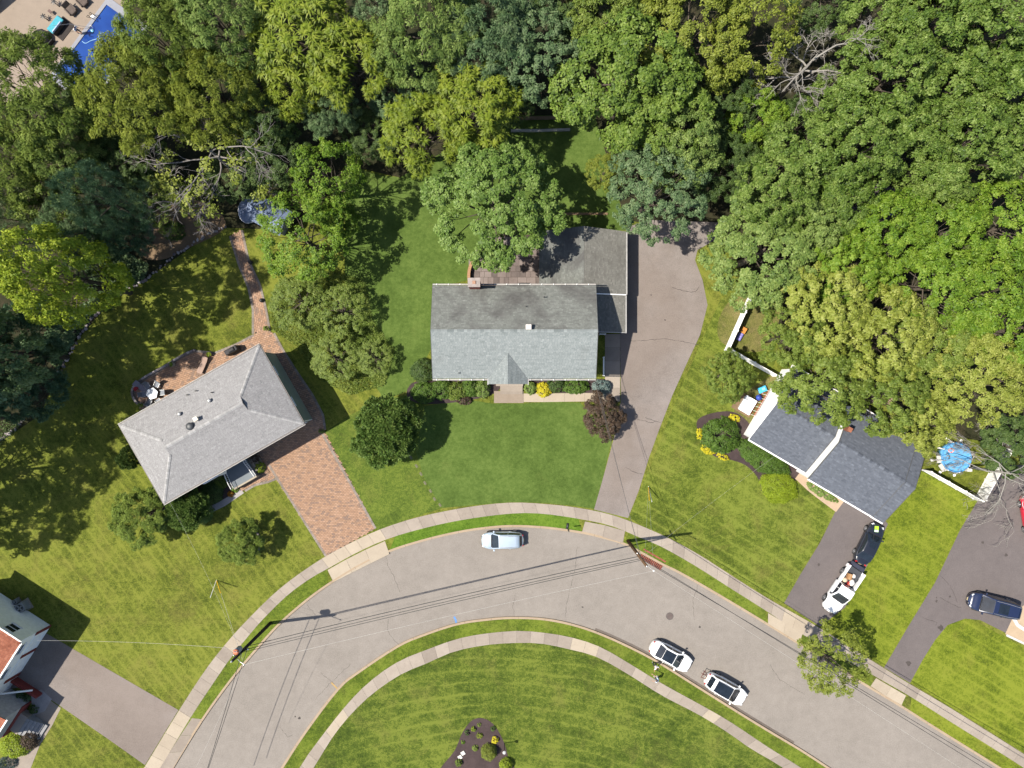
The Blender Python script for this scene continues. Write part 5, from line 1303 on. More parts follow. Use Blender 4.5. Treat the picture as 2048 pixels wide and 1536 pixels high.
for i, (lb, x, y, rx, ry, h, lf) in enumerate([
 ('dark bush at the west corner of the main house front', 845, 742, 24, 24, 1.8, 'dark'),
 ('dark green bush left of the foundation shrub row', 848, 785, 26, 20, 1.4, 'hedge'),
 ('green shrub under the front gutter, second from left', 885, 780, 24, 18, 1.5, 'hedge'),
 ('light green shrub in the middle of the left foundation row', 912, 782, 22, 18, 1.5, 'weed'),
 ('green shrub right in the left foundation row', 940, 776, 18, 17, 1.4, 'hedge'),
 ('round pale green shrub just left of the entrance steps', 964, 777, 15, 19, 1.4, 'pale'),
 ('small dark purple shrub at the lawn edge of the foundation row', 928, 801, 16, 8, .7, 'red'),
 ('small green shrub just right of the entrance steps', 1061, 776, 12, 12, 1.0, 'pale'),
 ('bright yellow shrub right of the entrance steps', 1087, 780, 16, 14, 1.0, 'yellow'),
 ('dark green shrub between yellow shrub and light green shrub', 1112, 770, 17, 14, 1.2, 'dark'),
 ('light green shrub under the right front gutter', 1152, 773, 28, 14, 1.2, 'hedge'),
 ('small blue spruce at the southeast corner of the main house', 1203, 774, 19, 14, 1.3, 'bluegrass')]):
    mound(lb, x, y, rx, ry, h, lf, seed=i + 1, group=sh_g if i < 12 else None, n=1100, L=.14, Wd=.09)
mound('large spreading dark green bush in the right house bed', 1444, 872, 38, 36, 2.2, 'hedge', seed=31, n=2600, L=.26, Wd=.07, style='droop')
mound('clipped hedge along the front of the charcoal-roofed house', 1528, 915, 62, 25, 1.3, 'hedge', math.radians(-31), 'hedge', 3000, seed=32, cat='hedge')
mound('smooth bright green mound shrub at the right bed end', 1560, 975, 38, 31, 1.1, 'mound', math.radians(-25), 'shrub', 3200, .09, .05, 33)
for i, (lb, x, y, rx, ry) in enumerate([('yellow flowering clump at lower left rim of right bed', 1417, 899, 16, 9), ('yellow flowering clump at bottom rim of right bed', 1447, 914, 14, 6), ('yellow flowering clump at west rim of right bed', 1400, 868, 6, 13), ('yellow flowering clump at east rim of right bed', 1470, 836, 12, 7)]):
    mound(lb, x, y, rx, ry, .5, 'yellow', math.radians(-25) if i != 2 else 0, 'flower_clump', 420, .09, .06, 40 + i, cat='flowers', group='yellow clumps around the right bed')
mound('low light green ground cover strip below the charcoal roof gutter', 1645, 985, 38, 9, .35, 'pale', math.radians(-31), 'ground_cover', 900, .10, .07, 46, cat='ground cover')
mound('yellow-green round bush at the lower left house entrance', 28, 1493, 30, 24, 1.5, 'mound', 0, 'shrub', 1600, .12, .08, 47)
mound('dark purple round bush at the lower left house entrance', 56, 1482, 18, 18, 1.3, 'red', 0, 'shrub', 900, .10, .07, 48)
mound('blue-green tuft at the lower left photo corner', 12, 1528, 18, 12, .9, 'bluegrass', 0, 'shrub', 500, .14, .03, 49, style='needle')
# mulch bed in the foreground lawn
for i, (lb, x, y, r, h, lf) in enumerate([
 ('round gold and green bush in foreground mulch bed', 978, 1507, 15, 1.3, 'olive'), ('bright yellow small bush in foreground mulch bed', 990, 1481, 7, .6, 'yellow'),
 ('tiny yellow-green plant at top of foreground mulch bed', 958, 1450, 4, .25, 'weed'), ('tiny bright plant upper left of foreground mulch bed', 947, 1459, 5, .4, 'lime'),
 ('tiny dark green plant left of foreground mulch bed', 934, 1466, 5, .4, 'dark'), ('tiny plant in the middle of foreground mulch bed', 959, 1472, 6, .35, 'olive'),
 ('tiny green plant at left rim of foreground mulch bed', 926, 1485, 4, .25, 'bright'), ('small plant left of the gold bush in mulch bed', 950, 1497, 6, .35, 'weed'),
 ('tiny plant at right rim of foreground mulch bed', 986, 1458, 5, .4, 'dark'), ('small bush at the bottom of foreground mulch bed', 917, 1527, 7, .6, 'weed'),
 ('green bush at the bottom photo edge in mulch bed', 1012, 1532, 12, 1.2, 'mound')]):
    mound(lb, x, y, r, r, h, lf, 0, 'plant' if r < 7 else 'shrub', 160 if r < 7 else 500, .09, .05, 60 + i, cat='plant')
# beds in front of the grey house
for i, (lb, x, y, r, h, lf) in enumerate([
 ('spiky yellow-green evergreen shrub below the grey house eave', 358, 1012, 14, 1.6, 'lime'), ('dark shrub below the grey house bay window', 420, 985, 22, 1.3, 'dark'),
 ('dark green fern-like shrub at the end of the front bed', 398, 1025, 24, 1.4, 'spruce'), ('orange flower clump beside the grey house front path', 461, 988, 6, .4, 'orange'),
 ('yellow-green shrub beside the front landing railing', 440, 965, 14, .8, 'weed'), ('lime shrub between landing and paver driveway', 518, 935, 11, .9, 'lime'),
 ('dark red shrub between landing and paver driveway', 505, 918, 12, .9, 'red'), ('green plant beside orange flowers', 470, 978, 7, .5, 'bright')]):
    mound(lb, x, y, r, r, h, lf, 0, 'shrub', 500, .12, .06, 80 + i)
mound('small potted plant at the corner of paver driveway and lawn', 643, 862, 6, 5, .5, 'weed', 0, 'plant', 160, .1, .06, 90, cat='plant')
mound('small green plant beside the garden path near the patio', 533, 657, 8, 5, .6, 'weed', 0, 'plant', 200, .12, .06, 91, cat='plant')
mound('dark undergrowth bush under bare branches at the bank top', 250, 430, 30, 25, 1.6, 'dark', 0, 'shrub', 900, .2, .12, 92)
mound('grassy dark tuft on the bank beside stone border', 345, 462, 22, 16, 1.0, 'spruce', 0, 'shrub', 700, .3, .04, 93, style='needle')
mound('dark green bank shrub beside stone border', 205, 600, 30, 20, 1.0, 'dark', .5, 'shrub', 900, .2, .08, 94)
# ground cover on the bank: one mass nobody could count
def cover(name, px, step, L, Wd, leaf, seed, h=.25):
    g = np.random.default_rng(seed); poly = [W(*p) for p in px]; xs = [p[0] for p in poly]; ys = [p[1] for p in poly]
    n = int((max(xs) - min(xs)) * (max(ys) - min(ys)) / step ** 2); p = np.stack([g.uniform(min(xs), max(xs), n), g.uniform(min(ys), max(ys), n)], 1)
    p = p[[inside(q, poly) for q in p]]; n = len(p); P = np.column_stack([p, g.uniform(.05, h, n)])
    N = unit(g.normal(0, .55, (n, 3)) + np.array([0, 0, 1])); t = g.normal(0, 1, (n, 3)); T = unit(t - N * np.sum(t * N, 1, keepdims=True))
    cn = (np.sin(P[:, 0] * 1.3) * np.cos(P[:, 1] * 1.1) + 1) / 2
    o = leaf_object(name, P, N, T, L * g.uniform(.6, 1.4, n), Wd * g.uniform(.6, 1.4, n), g.uniform(0, 1, n), cn, LM[leaf]); o['kind'] = 'stuff'; return o
cover('ground_cover', [(175,470),(230,490),(300,530),(290,558),(235,588),(195,620),(155,672),(118,742),(80,700),(100,640),(180,600),(170,520)], .085, .26, .14, 'blue', 1)
cover('undergrowth', [(560,560),(640,540),(730,560),(745,640),(790,700),(770,770),(700,790),(640,760),(590,690),(545,660),(540,600)], .075, .26, .06, 'weed', 2, .32)
cover('undergrowth', [(0,830),(50,830),(30,870),(0,890)], .12, .2, .1, 'dark', 3)
# ------------------------------------------------------------------ cars
def smooth(t): t = min(1, max(0, t)); return t * t * (3 - 2 * t)
def interp(x, pts):
    for (a, b), (c, d) in zip(pts, pts[1:]):
        if x <= c: return b + (d - b) * smooth((x - a) / max(c - a, 1e-6)) if x > a else b
    return pts[-1][1]
M_tyre = plain('tyre_rubber', (.016, .016, .017), .85); M_rim = plain('alloy_rim', (.38, .38, .39), .35, .5, .6); M_trim = plain('black_trim', (.012, .012, .014), .45)
M_cglass = glassy('car_glass', (.010, .014, .020), .03); M_light = glassy('headlight_glass', (.42, .44, .46), .1); M_tail = glassy('tail_light', (.30, .012, .012), .15)
def paint(name, col, metal=0.0): return plain(name, col, .28, .5, metal, .03, 2, .8)

def wheel(parent, x, y, r, w, sg):
    wh = bpy.data.objects.new('wheel', None); COL.objects.link(wh); wh.parent = parent; wh.location = (x, y, r); wh.rotation_euler = (math.pi / 2, 0, 0)
    MB().lathe([(r * .62, -w / 2), (r * .95, -w / 2), (r, -w * .32), (r, w * .32), (r * .95, w / 2), (r * .62, w / 2)], n=20).build('tyre', M_tyre, wh, True)
    m = MB(); m.lathe([(r * .64, -w * .30), (r * .60, -w * .36)], n=20); zf = -sg * w * .46
    m.lathe([(r * .16, zf - .02), (r * .16, zf + .02)], n=10)
    for k in range(5):
        a = k * 2 * math.pi / 5; m.bar((0, 0, zf), (r * .62 * math.cos(a), r * .62 * math.sin(a), zf * .95), r * .18, .03)
    m.lathe([(r * .60, min(zf, 0) * .9 - .001), (r * .66, zf)], n=20) if False else None
    m.tube([(r * .62 * math.cos(a_), r * .62 * math.sin(a_), zf) for a_ in [i * 2 * math.pi / 20 for i in range(21)]], .022, 5)
    m.build('rim', M_rim, wh); return wh

def car(name, label, px, py, ang, L, Wd, H, col, top, cab, wb=None, roof_mat=None, hz=.7, sunroof=None, rails=False, wr=.74, spoiler=False, group=None, cat='car', bed=None, wheel_r=.33, plate=True, seams=True):
    """top: [(x, z)] upper line of the lower body from tail to nose; cab: (rear glass base, roof rear, roof front, windscreen base)"""
    x0, y0 = W(px, py, hz); root = thing(name, label, cat, (x0, y0, GZ(px, py)), ang, group)
    hw = Wd / 2; wb = wb or L * .585; ax = (-wb / 2 - .03 * L * 0, wb / 2)
    plan = lambda x: hw * max(.0, (1 - abs(2 * x / L) ** 6.5)) ** (1 / 2.6) * (1 - .045 * smooth((abs(2 * x / L) - .35) / .6))
    zt = lambda x: interp(x, top)
    def zb(x):
        z = .20
        for a in ax:
            d = abs(x - a); R = wheel_r + .07
            if d < R: z = max(z, min(wheel_r + math.sqrt(R * R - d * d) * .98, zt(x) - .22))
        return z
    xs = sorted(set([-L / 2 * .998, -L / 2 * .985, -L / 2 * .96] + [-L / 2 + L * i / 44 for i in range(2, 43)] + [L / 2 * .96, L / 2 * .985, L / 2 * .998]))
    if bed: xs = [x for x in xs if x >= bed[1] - 1e-6]; xs = [bed[1]] + [x for x in xs if x > bed[1] + .02]
    m = MB(); sec = []
    for x in xs:
        w, t, b = plan(x), zt(x), zb(x); mid = max(b + .05, min(t - .12, .62))
        half = [(0, t + .018), (w * .45, t + .012), (w * .78, t - .012), (w * .93, t - .065), (w * .99, (t + mid) / 2), (w, mid), (w * .985, max(b + .02, .38) if b < .36 else b + .02), (w * .93, b)]
        sec.append([(x, -y, z) for y, z in reversed(half)] + [(x, y, z) for y, z in half[1:]])
    n = len(sec[0])
    for s_ in sec: m.v += s_
    for i in range(len(sec) - 1):
        for j in range(n - 1): m.f.append((i * n + j, (i + 1) * n + j, (i + 1) * n + j + 1, i * n + j + 1)); m.m.append(0); m.r.append(.5)
        m.f.append(((i + 1) * n, i * n, i * n + n - 1, (i + 1) * n + n - 1)); m.m.append(0); m.r.append(.5)
    m.f.append(tuple(range(n))); m.m.append(0); m.r.append(.5); m.f.append(tuple(reversed(range((len(sec) - 1) * n, len(sec) * n)))); m.m.append(0); m.r.append(.5)
    body = m.build('body', col, root, True)
    c0, c1, c2, c3 = cab
    zr = lambda x: (zt(c0) + (H - zt(c0)) * math.sin(smooth((x - c0) / (c1 - c0)) * math.pi / 2) if x < c1 else (zt(c3) + (H - zt(c3)) * math.sin(smooth((c3 - x) / (c3 - c2)) * math.pi / 2) if x > c2 else H + .015 * (1 - ((2 * x - c1 - c2) / (c2 - c1)) ** 2)))
    zr_lin = lambda x: (zt(c0) + (H - zt(c0)) * (x - c0) / (c1 - c0)) if x < c1 else ((zt(c3) + (H - zt(c3)) * (c3 - x) / (c3 - c2)) if x > c2 else H + .02 * (1 - ((2 * x - c1 - c2) / (c2 - c1)) ** 2))
    zr = zr_lin
    kf = lambda x: (smooth((x - c0) / (c1 - c0)) if x < c1 else (smooth((c3 - x) / (c3 - c2)) if x > c2 else 1.0))
    wbelt = lambda x: plan(x) * .925
    wroof = lambda x: wbelt(x) * (1 + (wr / .925 - 1) * min(1, (zr(x) - zt(x)) / max(.2, H - zt((c1 + c2) / 2))))
    def topp(x, s_, off=0): return (x, s_ * wroof(x), zr(x) + .035 * (1 - s_ * s_) * kf(x) + off)
    def side(x, f, sg, off=0):
        a, b = wroof(x), wbelt(x); za, zb_ = zr(x), zt(x) - .03
        bul = .025 * math.sin(f * math.pi); return (x, sg * (a + (b - a) * f + bul + off), za + (zb_ - za) * f)
    def patch(nm, fn, us, vs, mat, parent, flip=False):
        q = MB(); k = len(vs)
        for u in us:
            for v in vs: q.v.append(fn(u, v))
        for i in range(len(us) - 1):
            for j in range(k - 1):
                f = (i * k + j, (i + 1) * k + j, (i + 1) * k + j + 1, i * k + j + 1); q.f.append(f[::-1] if flip else f); q.m.append(0); q.r.append(.5)
        return q.build(nm, mat, parent, True)
    lin = lambda a, b, k: [a + (b - a) * i / (k - 1) for i in range(k)]
    cx = sorted(set(lin(c0, c1, 6) + lin(c1, c2, 8) + lin(c2, c3, 6)))
    m = MB(); rows = []
    for x in cx:
        half = [topp(x, s_) for s_ in (0, .45, .8, .96)] + [side(x, f, 1) for f in (.06, .5, 1.0)]
        rows.append([(p[0], -p[1], p[2]) for p in reversed(half)] + half[1:])
    k = len(rows[0])
    for r_ in rows: m.v += r_
    for i in range(len(rows) - 1):
        for j in range(k - 1): m.f.append((i * k + j, (i + 1) * k + j, (i + 1) * k + j + 1, i * k + j + 1)); m.m.append(0); m.r.append(.5)
    m.build('roof', roof_mat or col, root, True)
    S7 = lin(-.93, .93, 9)
    wsx = lin(c2 + (c3 - c2) * .04, c3 - (c3 - c2) * .02, 6); patch('windshield', lambda x, s_: topp(x, s_ * (.93 if x < c3 - .05 else .96), .012), wsx, S7, M_cglass, root)
    rwx = lin(c0 + (c1 - c0) * .14, c1 - (c1 - c0) * .05, 6); patch('rear_window', lambda x, s_: topp(x, s_ * .92, .012), rwx, S7, M_cglass, root)
    xa, xb = c0 + (c1 - c0) * .55, c3 - (c3 - c2) * .32; xm = xa + (xb - xa) * (.46 if not bed else .40)
    for sg in (-1, 1):
        for u0, u1 in ((xa, xm - .03), (xm + .03, xb)):
            def fn(x, f, sg=sg): return side(x, f, sg, .012)
            patch('side_window', fn, lin(u0, u1, 7), lin(.14, .84, 4), M_cglass, root, sg < 0)
        mx = xb + .02; MB().box((mx, sg * (hw + .06), zt(mx) + .06), (.16, .20, .13), sg * -.15).bar((mx, sg * hw * .9, zt(mx) + .02), (mx, sg * (hw + .02), zt(mx) + .05), .05).build('mirror', col if not bed else M_trim, root, bevel=.03)
        hx = L / 2 * .90; MB().box((hx, sg * plan(hx) * .80, zt(hx) - .07), (.26, .26, .10), -sg * .55).build('headlight', M_light, root, bevel=.03)
        tx = -L / 2 * .945
        if not bed: MB().box((tx, sg * plan(tx) * .90, zt(tx) - .10), (.14, .24, .16), sg * .5).build('tail_light', M_tail, root, bevel=.03)
        for a in ax: wheel(root, a, sg * (hw - .10), wheel_r, .22, sg)
        if seams:
            for xx in (xm, xb - .05, xa + .02): MB().bar((xx, sg * (plan(xx) * .995), .35), (xx, sg * (plan(xx) * .945), zt(xx) - .05), .012, .012).build('door_seam', M_trim, root)
            MB().bar((xm - .25, sg * (hw * 1.0), zt(xm) - .17), (xm - .07, sg * (hw * 1.0), zt(xm) - .17), .035, .03).build('door_handle', col, root)
        if rails: MB().tube([topp(c1 + .05, sg * .86, .03), topp((c1 + c2) / 2, sg * .86, .07), topp(c2 - .1, sg * .86, .03)], .022, 6).build('roof_rail', M_rim, root)
    gx = L / 2 * .99; MB().box((gx - .02, 0, .52), (.06, Wd * .55, .18)).build('grille', M_trim, root)
    if plate: MB().box((L / 2 + .005, 0, .42), (.02, .32, .16)).build('license_plate', plain('plate', (.42, .36, .22), .5), root)
    if not bed: MB().box((-L / 2 - .002, 0, .75), (.03, .32, .16)).build('license_plate', plain('plate', (.42, .36, .22), .5), root)
    hl = MB()      # bonnet shut line
    for sg in (-1, 1): hl.bar((c3 + .05, sg * hw * .80, zt(c3 + .05) + .012), (L / 2 * .86, sg * hw * .62, zt(L / 2 * .86) + .012), .014, .006)
    hl.build('hood_seam', M_trim, root)
    MB().bar((c3 + .03, -hw * .70, zt(c3) + .03), (c3 + .05, hw * .70, zt(c3) + .03), .10, .02).build('cowl', M_trim, root)
    for sg in (-.5, .25): MB().bar((c3 + .02, sg * hw, zt(c3) + .05), (c3 - .1, (sg + .5) * hw, zt(c3) + .13), .02, .02).build('wiper', M_trim, root)
    if sunroof: patch('sunroof', lambda x, s_: topp(x, s_ * sunroof[2], .010), lin(sunroof[0], sunroof[1], 6), S7, M_cglass, root)
    if spoiler: patch('spoiler', lambda x, s_: topp(x, s_ * .93, .03), lin(c1 - .16, c1 + .12, 3), S7, col, root)
    return root
def GZ(px, py):     # ground under a car: the road lies lower than the driveways
    return -0.12 if (py > 1056 and px < 1600 and py < 1440) else 0.018

SUVT = [(-2.25, .80), (-2.1, 1.0), (-1.6, 1.03), (.75, .99), (1.5, .95), (2.05, .84), (2.25, .62)]
SEDT = [(-2.4, .82), (-2.25, .97), (-1.5, 1.0), (.8, .95), (1.6, .88), (2.2, .76), (2.4, .58)]
white = paint('white_car_paint', (.74, .74, .74)); silver = paint('ice_blue_car_paint', (.36, .43, .50), .35); black = paint('black_car_paint', (.010, .012, .018)); navy = paint('navy_car_paint', (.010, .016, .045)); red = paint('red_car_paint', (.42, .012, .03))
M_pano = glassy('panoramic_glass', (.006, .008, .016), .04)
car('car', 'ice-blue estate car parked at the outer kerb facing left', 1005, 1081, math.radians(181), 4.45, 1.82, 1.58, silver, SUVT, (-2.12, -1.62, .35, 1.12), rails=True, wr=.76, spoiler=True)
car('car', 'white coupe with black glass roof parked ahead of the other white car at inner kerb', 1342, 1313, math.radians(-28.5), 4.75, 1.90, 1.42, white, SEDT, (-1.75, -.95, .30, 1.10), sunroof=(-.97, .27, .90), wr=.72)
car('car', 'white crossover with dark panoramic roof parked at inner kerb', 1452, 1379, math.radians(-30), 4.75, 1.92, 1.62, white, [(x * 1.055, z) for x, z in SUVT], (-2.2, -1.75, .40, 1.22), sunroof=(-1.45, .39, .90), wr=.76, rails=True)
car('car', 'black sedan with bright green paper on its hood nose to garage', 1738, 1088, math.radians(63.5), 4.6, 1.84, 1.45, black, [(x * .96, z) for x, z in SEDT], (-1.72, -.95, .28, 1.12), sunroof=(-.25, .20, .55), wr=.72)
car('minivan', 'navy blue minivan with silver roof rails on the right driveway', 1987, 1211, math.radians(166), 5.35, 1.98, 1.74, navy, [(-2.67, .85), (-2.5, 1.08), (-1.6, 1.1), (.9, 1.06), (1.8, 1.0), (2.45, .86), (2.67, .62)], (-2.55, -2.25, .55, 1.55), rails=True, wr=.78, sunroof=(-.95, .1, .72), spoiler=True)
car('car', 'red car cut off by the right photo edge', 2064, 1032, math.radians(100), 4.6, 1.85, 1.45, red, SEDT, (-1.72, -.95, .28, 1.12), wr=.72)
# pickup truck with loaded bed
pk = car('pickup_truck', 'white pickup truck with loaded open bed behind the black sedan', 1684, 1179, math.radians(-124), 5.45, 1.95, 1.80, white, [(-2.72, 1.0), (-.55, 1.16), (1.0, 1.12), (1.9, 1.06), (2.5, .95), (2.72, .66)], (-.62, -.42, .45, 1.18), bed=(-2.72, -.62), wheel_r=.39, wb=3.35, wr=.80)
M_liner = plain('bed_liner', (.035, .038, .045), .8)
for sg in (-1, 1): 
    MB().box((-1.62, sg * .89, .92), (2.0, .13, .56)).box((-1.62, sg * .93, 1.21), (2.0, .11, .03)).build('bed_wall', white, pk, bevel=.02)
    MB().box((-2.5, sg * .88, .55), (.35, .16, .35)).build('rear_corner', white, pk); MB().box((-2.62, sg * .90, .98), (.05, .12, .3)).build('tail_light', M_tail, pk)
MB().box((-1.62, 0, .66), (2.0, 1.68, .08)).build('bed_floor', M_liner, pk)
MB().box((-2.92, 0, .68), (.42, 1.62, .07)).build('tailgate', plain('dark_tailgate', (.022, .024, .04), .6), pk)
MB().box((-2.70, 0, .48), (.14, 1.75, .18)).build('rear_bumper', M_trim, pk)
def on(root, v): return root.matrix_basis @ Vector(v)
def cargo(nm, lb, cat, v, d, rz, mat, shape='box'):
    p = on(pk, v); o = thing(nm, lb, cat, p, pk.rotation_euler.z + rz)
    if shape == 'box':
        MB().box((0, 0, d[2] / 2), d).build('carton', mat, o, bevel=.01); MB().box((0, 0, d[2] + .004), (d[0], .06, .006)).build('tape', plain('packing_tape', (.30, .22, .13), .4), o)
    else:
        m = MB(); g = random.Random(len(lb)); m.lathe([(.8, 0), (1, .25), (.95, .6), (.55, .9), (.15, 1.0)], n=11); m.v = [(x * d[0] / 2 * g.uniform(.85, 1.15), y * d[1] / 2 * g.uniform(.85, 1.15), z * d[2]) for x, y, z in m.v]
        m.build('bag', mat, o, True); MB().tube([(0, 0, d[2] * .95), (.03, .02, d[2] * 1.12)], [.05, .02], 6).build('knot', mat, o)
    return o
cargo('cardboard_box', 'brown cardboard box in the white pickup bed', 'box', (-1.55, -.25, .70), (.62, .45, .40), .3, plain('cardboard', (.28, .15, .065), .9))
cargo('sack', 'white sack in the white pickup bed near the lawn side', 'sack', (-1.15, .35, .70), (.75, .60, .42), .2, plain('white_sack', (.60, .56, .53), .8), 'bag')
cargo('sack', 'small white sack nearest the tailgate of white pickup', 'sack', (-1.85, .15, .70), (.5, .42, .35), .8, plain('white_sack', (.60, .56, .53), .8), 'bag')
cargo('sack', 'cream sack behind the pickup cab near the driver side', 'sack', (-1.0, -.40, .70), (.55, .55, .35), .5, plain('cream_sack', (.50, .38, .27), .85), 'bag')
cargo('red_tool_case', 'red case among the sacks in the pickup bed', 'case', (-.85, .15, .70), (.5, .28, .28), .1, plain('red_case', (.36, .03, .025), .5))
# green paper on the black sedan's hood
bs = [o for o in COL.objects if o.get('label', '').startswith('black sedan')][0]
p = on(bs, (1.75, .10, .905)); pf = thing('flyer', 'bright green and blue printed paper on the black sedan hood', 'paper', p, bs.rotation_euler.z + .35)
m = MB().box((0, 0, 0), (.62, .42, .008)); m.build('sheet', plain('green_paper', (.30, .52, .03), .6), pf); MB().box((-.20, 0, .006), (.18, .40, .006)).build('white_band', plain('paper_white', (.50, .58, .62), .6), pf); MB().box((-.08, .05, .007), (.08, .16, .006)).build('print', plain('paper_blue', (.02, .07, .22), .6), pf); pf.rotation_euler.y = .07
# the white crossover's open hatch with a bike rack
cr_ = [o for o in COL.objects if o.get('label', '').startswith('white crossover')][0]
rk = thing('bike_rack', 'dark red metal rack on the tail of the white crossover', 'rack', on(cr_, (-2.45, .15, 0)), cr_.rotation_euler.z)
M_rack = plain('rack_red', (.10, .028, .02), .5)
for a_, b_ in (((.1, 0, .45), (-.55, 0, .5)), ((-.35, -.45, .55), (-.35, .45, .55)), ((-.35, -.4, .55), (-.15, -.2, 1.1)), ((-.35, .4, .55), (-.15, .2, 1.1)), ((-.15, -.3, 1.1), (-.15, .3, 1.1))): MB().tube([a_, b_], .03, 6).build('tube', M_rack, rk)

# ------------------------------------------------------------------ utility poles, wires
M_pole = bark('pole_wood_dark', (.014, .012, .012), (.040, .034, .032)); M_pole2 = bark('pole_wood_brown', (.055, .032, .018), (.130, .080, .048))
def pole(label, base, top_h, mat, arms, trans):
    x, y = W(*base); r = thing('utility_pole', label, 'utility pole', (x, y, 0))
    MB().tube([(0, 0, -.4), (0, 0, top_h * .5), (0, 0, top_h)], [.19, .165, .13], 12).build('pole', mat, r, True)
    for z, a, L in arms:
        ar = MB().bar((-L / 2 * math.cos(a), -L / 2 * math.sin(a), z), (L / 2 * math.cos(a), L / 2 * math.sin(a), z), .10, .12).build('crossarm', mat, r)
        for f in (-.45, .45): MB().lathe([(.03, 0), (.06, .06), (.035, .10), (.06, .14), (.03, .2)], (L * f * math.cos(a), L * f * math.sin(a), z + .06), 8).build('insulator', M_white, ar)
    MB().lathe([(.03, 0), (.06, .08), (.035, .12), (.06, .2), (.03, .28)], (0, 0, top_h), 8).build('insulator', M_white, r)
    if trans:
        t = MB().lathe([(.10, -.55), (.27, -.5), (.28, .35), (.25, .42), (.10, .46)], (trans[0], trans[1], trans[2]), 16).build('transformer', plain('transformer_grey', (.20, .25, .32), .5), r, True)
        MB().lathe([(.27, 0), (.29, .04), (.15, .12)], (trans[0], trans[1], trans[2] + .43), 16).build('lid', plain('transformer_rust', (.36, .12, .06), .7), t, True)
        for k in (-.1, .1): MB().lathe([(.04, 0), (.05, .1), (.02, .22)], (trans[0] + k, trans[1] + .08, trans[2] + .5), 8).build('bushing', M_white, t)
    return Vector((x, y, 0))
PH = 11.0
pl = pole('dark utility pole with transformer on the left verge', (541, 1246), PH, M_pole, [(PH - 2.4, .4, 1.6)], (-.05, .42, PH - 1.6))
prr = pole('brown utility pole beside the rusty storm drain', (1256, 1082), PH, M_pole2, [(PH - 3.2, 2.2, 1.3)], None)
for base, q in ((pl, (.9, -.5)), (prr, (.75, -.55))):
    r = [o for o in COL.objects if o.get('category') == 'utility pole' and (Vector(o.location) - base).length < .1][0]
    MB().tube([(0, 0, PH - 1.0), (q[0] * .6, q[1] * .6, PH - .6), (q[0], q[1], PH - .55)], .035, 6).build('bracket_arm', M_metal, r); MB().lathe([(.05, 0), (.09, .08), (.05, .16)], (q[0], q[1], PH - .55), 8).build('insulator', M_white, r)
def wire(label, p, q, sag, r, mat, n=22, name='overhead_wire', twist=0):
    p, q = Vector(p), Vector(q); pts = []
    for i in range(n + 1):
        t = i / n; v = p.lerp(q, t); v.z -= sag * 4 * t * (1 - t); pts.append(v)
    o = MB().tube(pts, r, 5).build(name, mat); return tag(o, label, 'wire')
M_wire = plain('wire_black', (.02, .02, .022), .6); M_wire_w = plain('wire_bright', (.34, .33, .31), .4)
up = Vector((0, 0, 1))
lt = pl + Vector((.9, -.5, PH - .45)); rt = prr + Vector((.75, -.55, PH - .45))
wire('bright top wire spanning the road between both poles', lt, rt, .5, .011, M_wire_w)
wire('bright top wire running from left pole down to lower left', lt, V3(380, 1560, 10), .3, .009, M_wire_w)
wire('bright top wire running from right pole to the lower right', rt, V3(2080, 1640, 10), .6, .009, M_wire_w)
for i, (dz, dx, lb) in enumerate(((-2.6, .15, 'upper black cable between the two poles'), (-3.3, .05, 'middle black cable between the two poles'), (-4.3, .0, 'lowest thick black cable between the two poles'))):
    wire(lb, pl + up * (PH + dz) + Vector((dx, -.1, 0)), prr + up * (PH + dz) + Vector((-dx, -.1, 0)), .45 + .12 * i, .026 + .008 * (i == 2), M_wire)
for i, (dz, lb) in enumerate(((-2.6, 'upper black cable running off lower left from the left pole'), (-4.3, 'lowest thick black cable running off lower left from the left pole'))):
    wire(lb, pl + up * (PH + dz), V3(395, 1600, 7.0 - i * 1.3), .3, .028, M_wire)
for i, (dz, lb) in enumerate(((-2.8, 'upper black cable along the right kerb from the right pole'), (-4.2, 'lower black cable along the right kerb from the right pole'))):
    wire(lb, prr + up * (PH + dz), V3(2090, 1600 + i * 12, 7.5 - i), .5, .026, M_wire)
wire('twisted pale service wire from left pole to the tile-roofed house', pl + up * (PH - 3.0), V3(75, 1281, 5.0), .6, .010, M_wire_w)
wire('thin service wire from left pole to the grey hip-roofed house', pl + up * (PH - 2.2), V3(340, 1005, 5.2), .5, .006, M_wire_w)
wire('black service wire from right pole to the main house corner', prr + up * (PH - 2.5), V3(1190, 760, 5.6), .5, .018, M_wire)
wire('second black service wire from right pole to main house corner', prr + up * (PH - 3.4), V3(1193, 757, 5.3), .45, .014, M_wire)
wire('thin service wire from right pole to the charcoal-roofed house', prr + up * (PH - 3.0), V3(1560, 905, 3.2), .5, .006, M_wire_w)
M_guard = plain('guy_guard_yellow', (.52, .30, .01), .5)
for lb, anchor, top in (('guy wire with yellow guard left of the left pole', (433, 1160), lt), ('guy wire with yellow guard in the right lawn beside driveway', (1297, 973), rt)):
    a_ = V3(*anchor); root = thing('guy_wire', lb, 'guy wire', a_)
    tt = Vector(top) - a_; MB().tube([(0, 0, 0), tt], .008, 5).build('cable', M_wire_w, root)
    d = tt.normalized(); MB().tube([d * .15, d * 2.3], .045, 8).build('guard', M_guard, root); t2 = (tt + Vector((-.6, -.1, -1.5))); MB().tube([(0, 0, 0), t2], .007, 5).build('cable', M_wire_w, root)
    MB().tube([(0, 0, 0), (Vector((0.02, -.62, .8)).normalized() * 2.2)], .03, 6).build('anchor_rod', M_white, root)

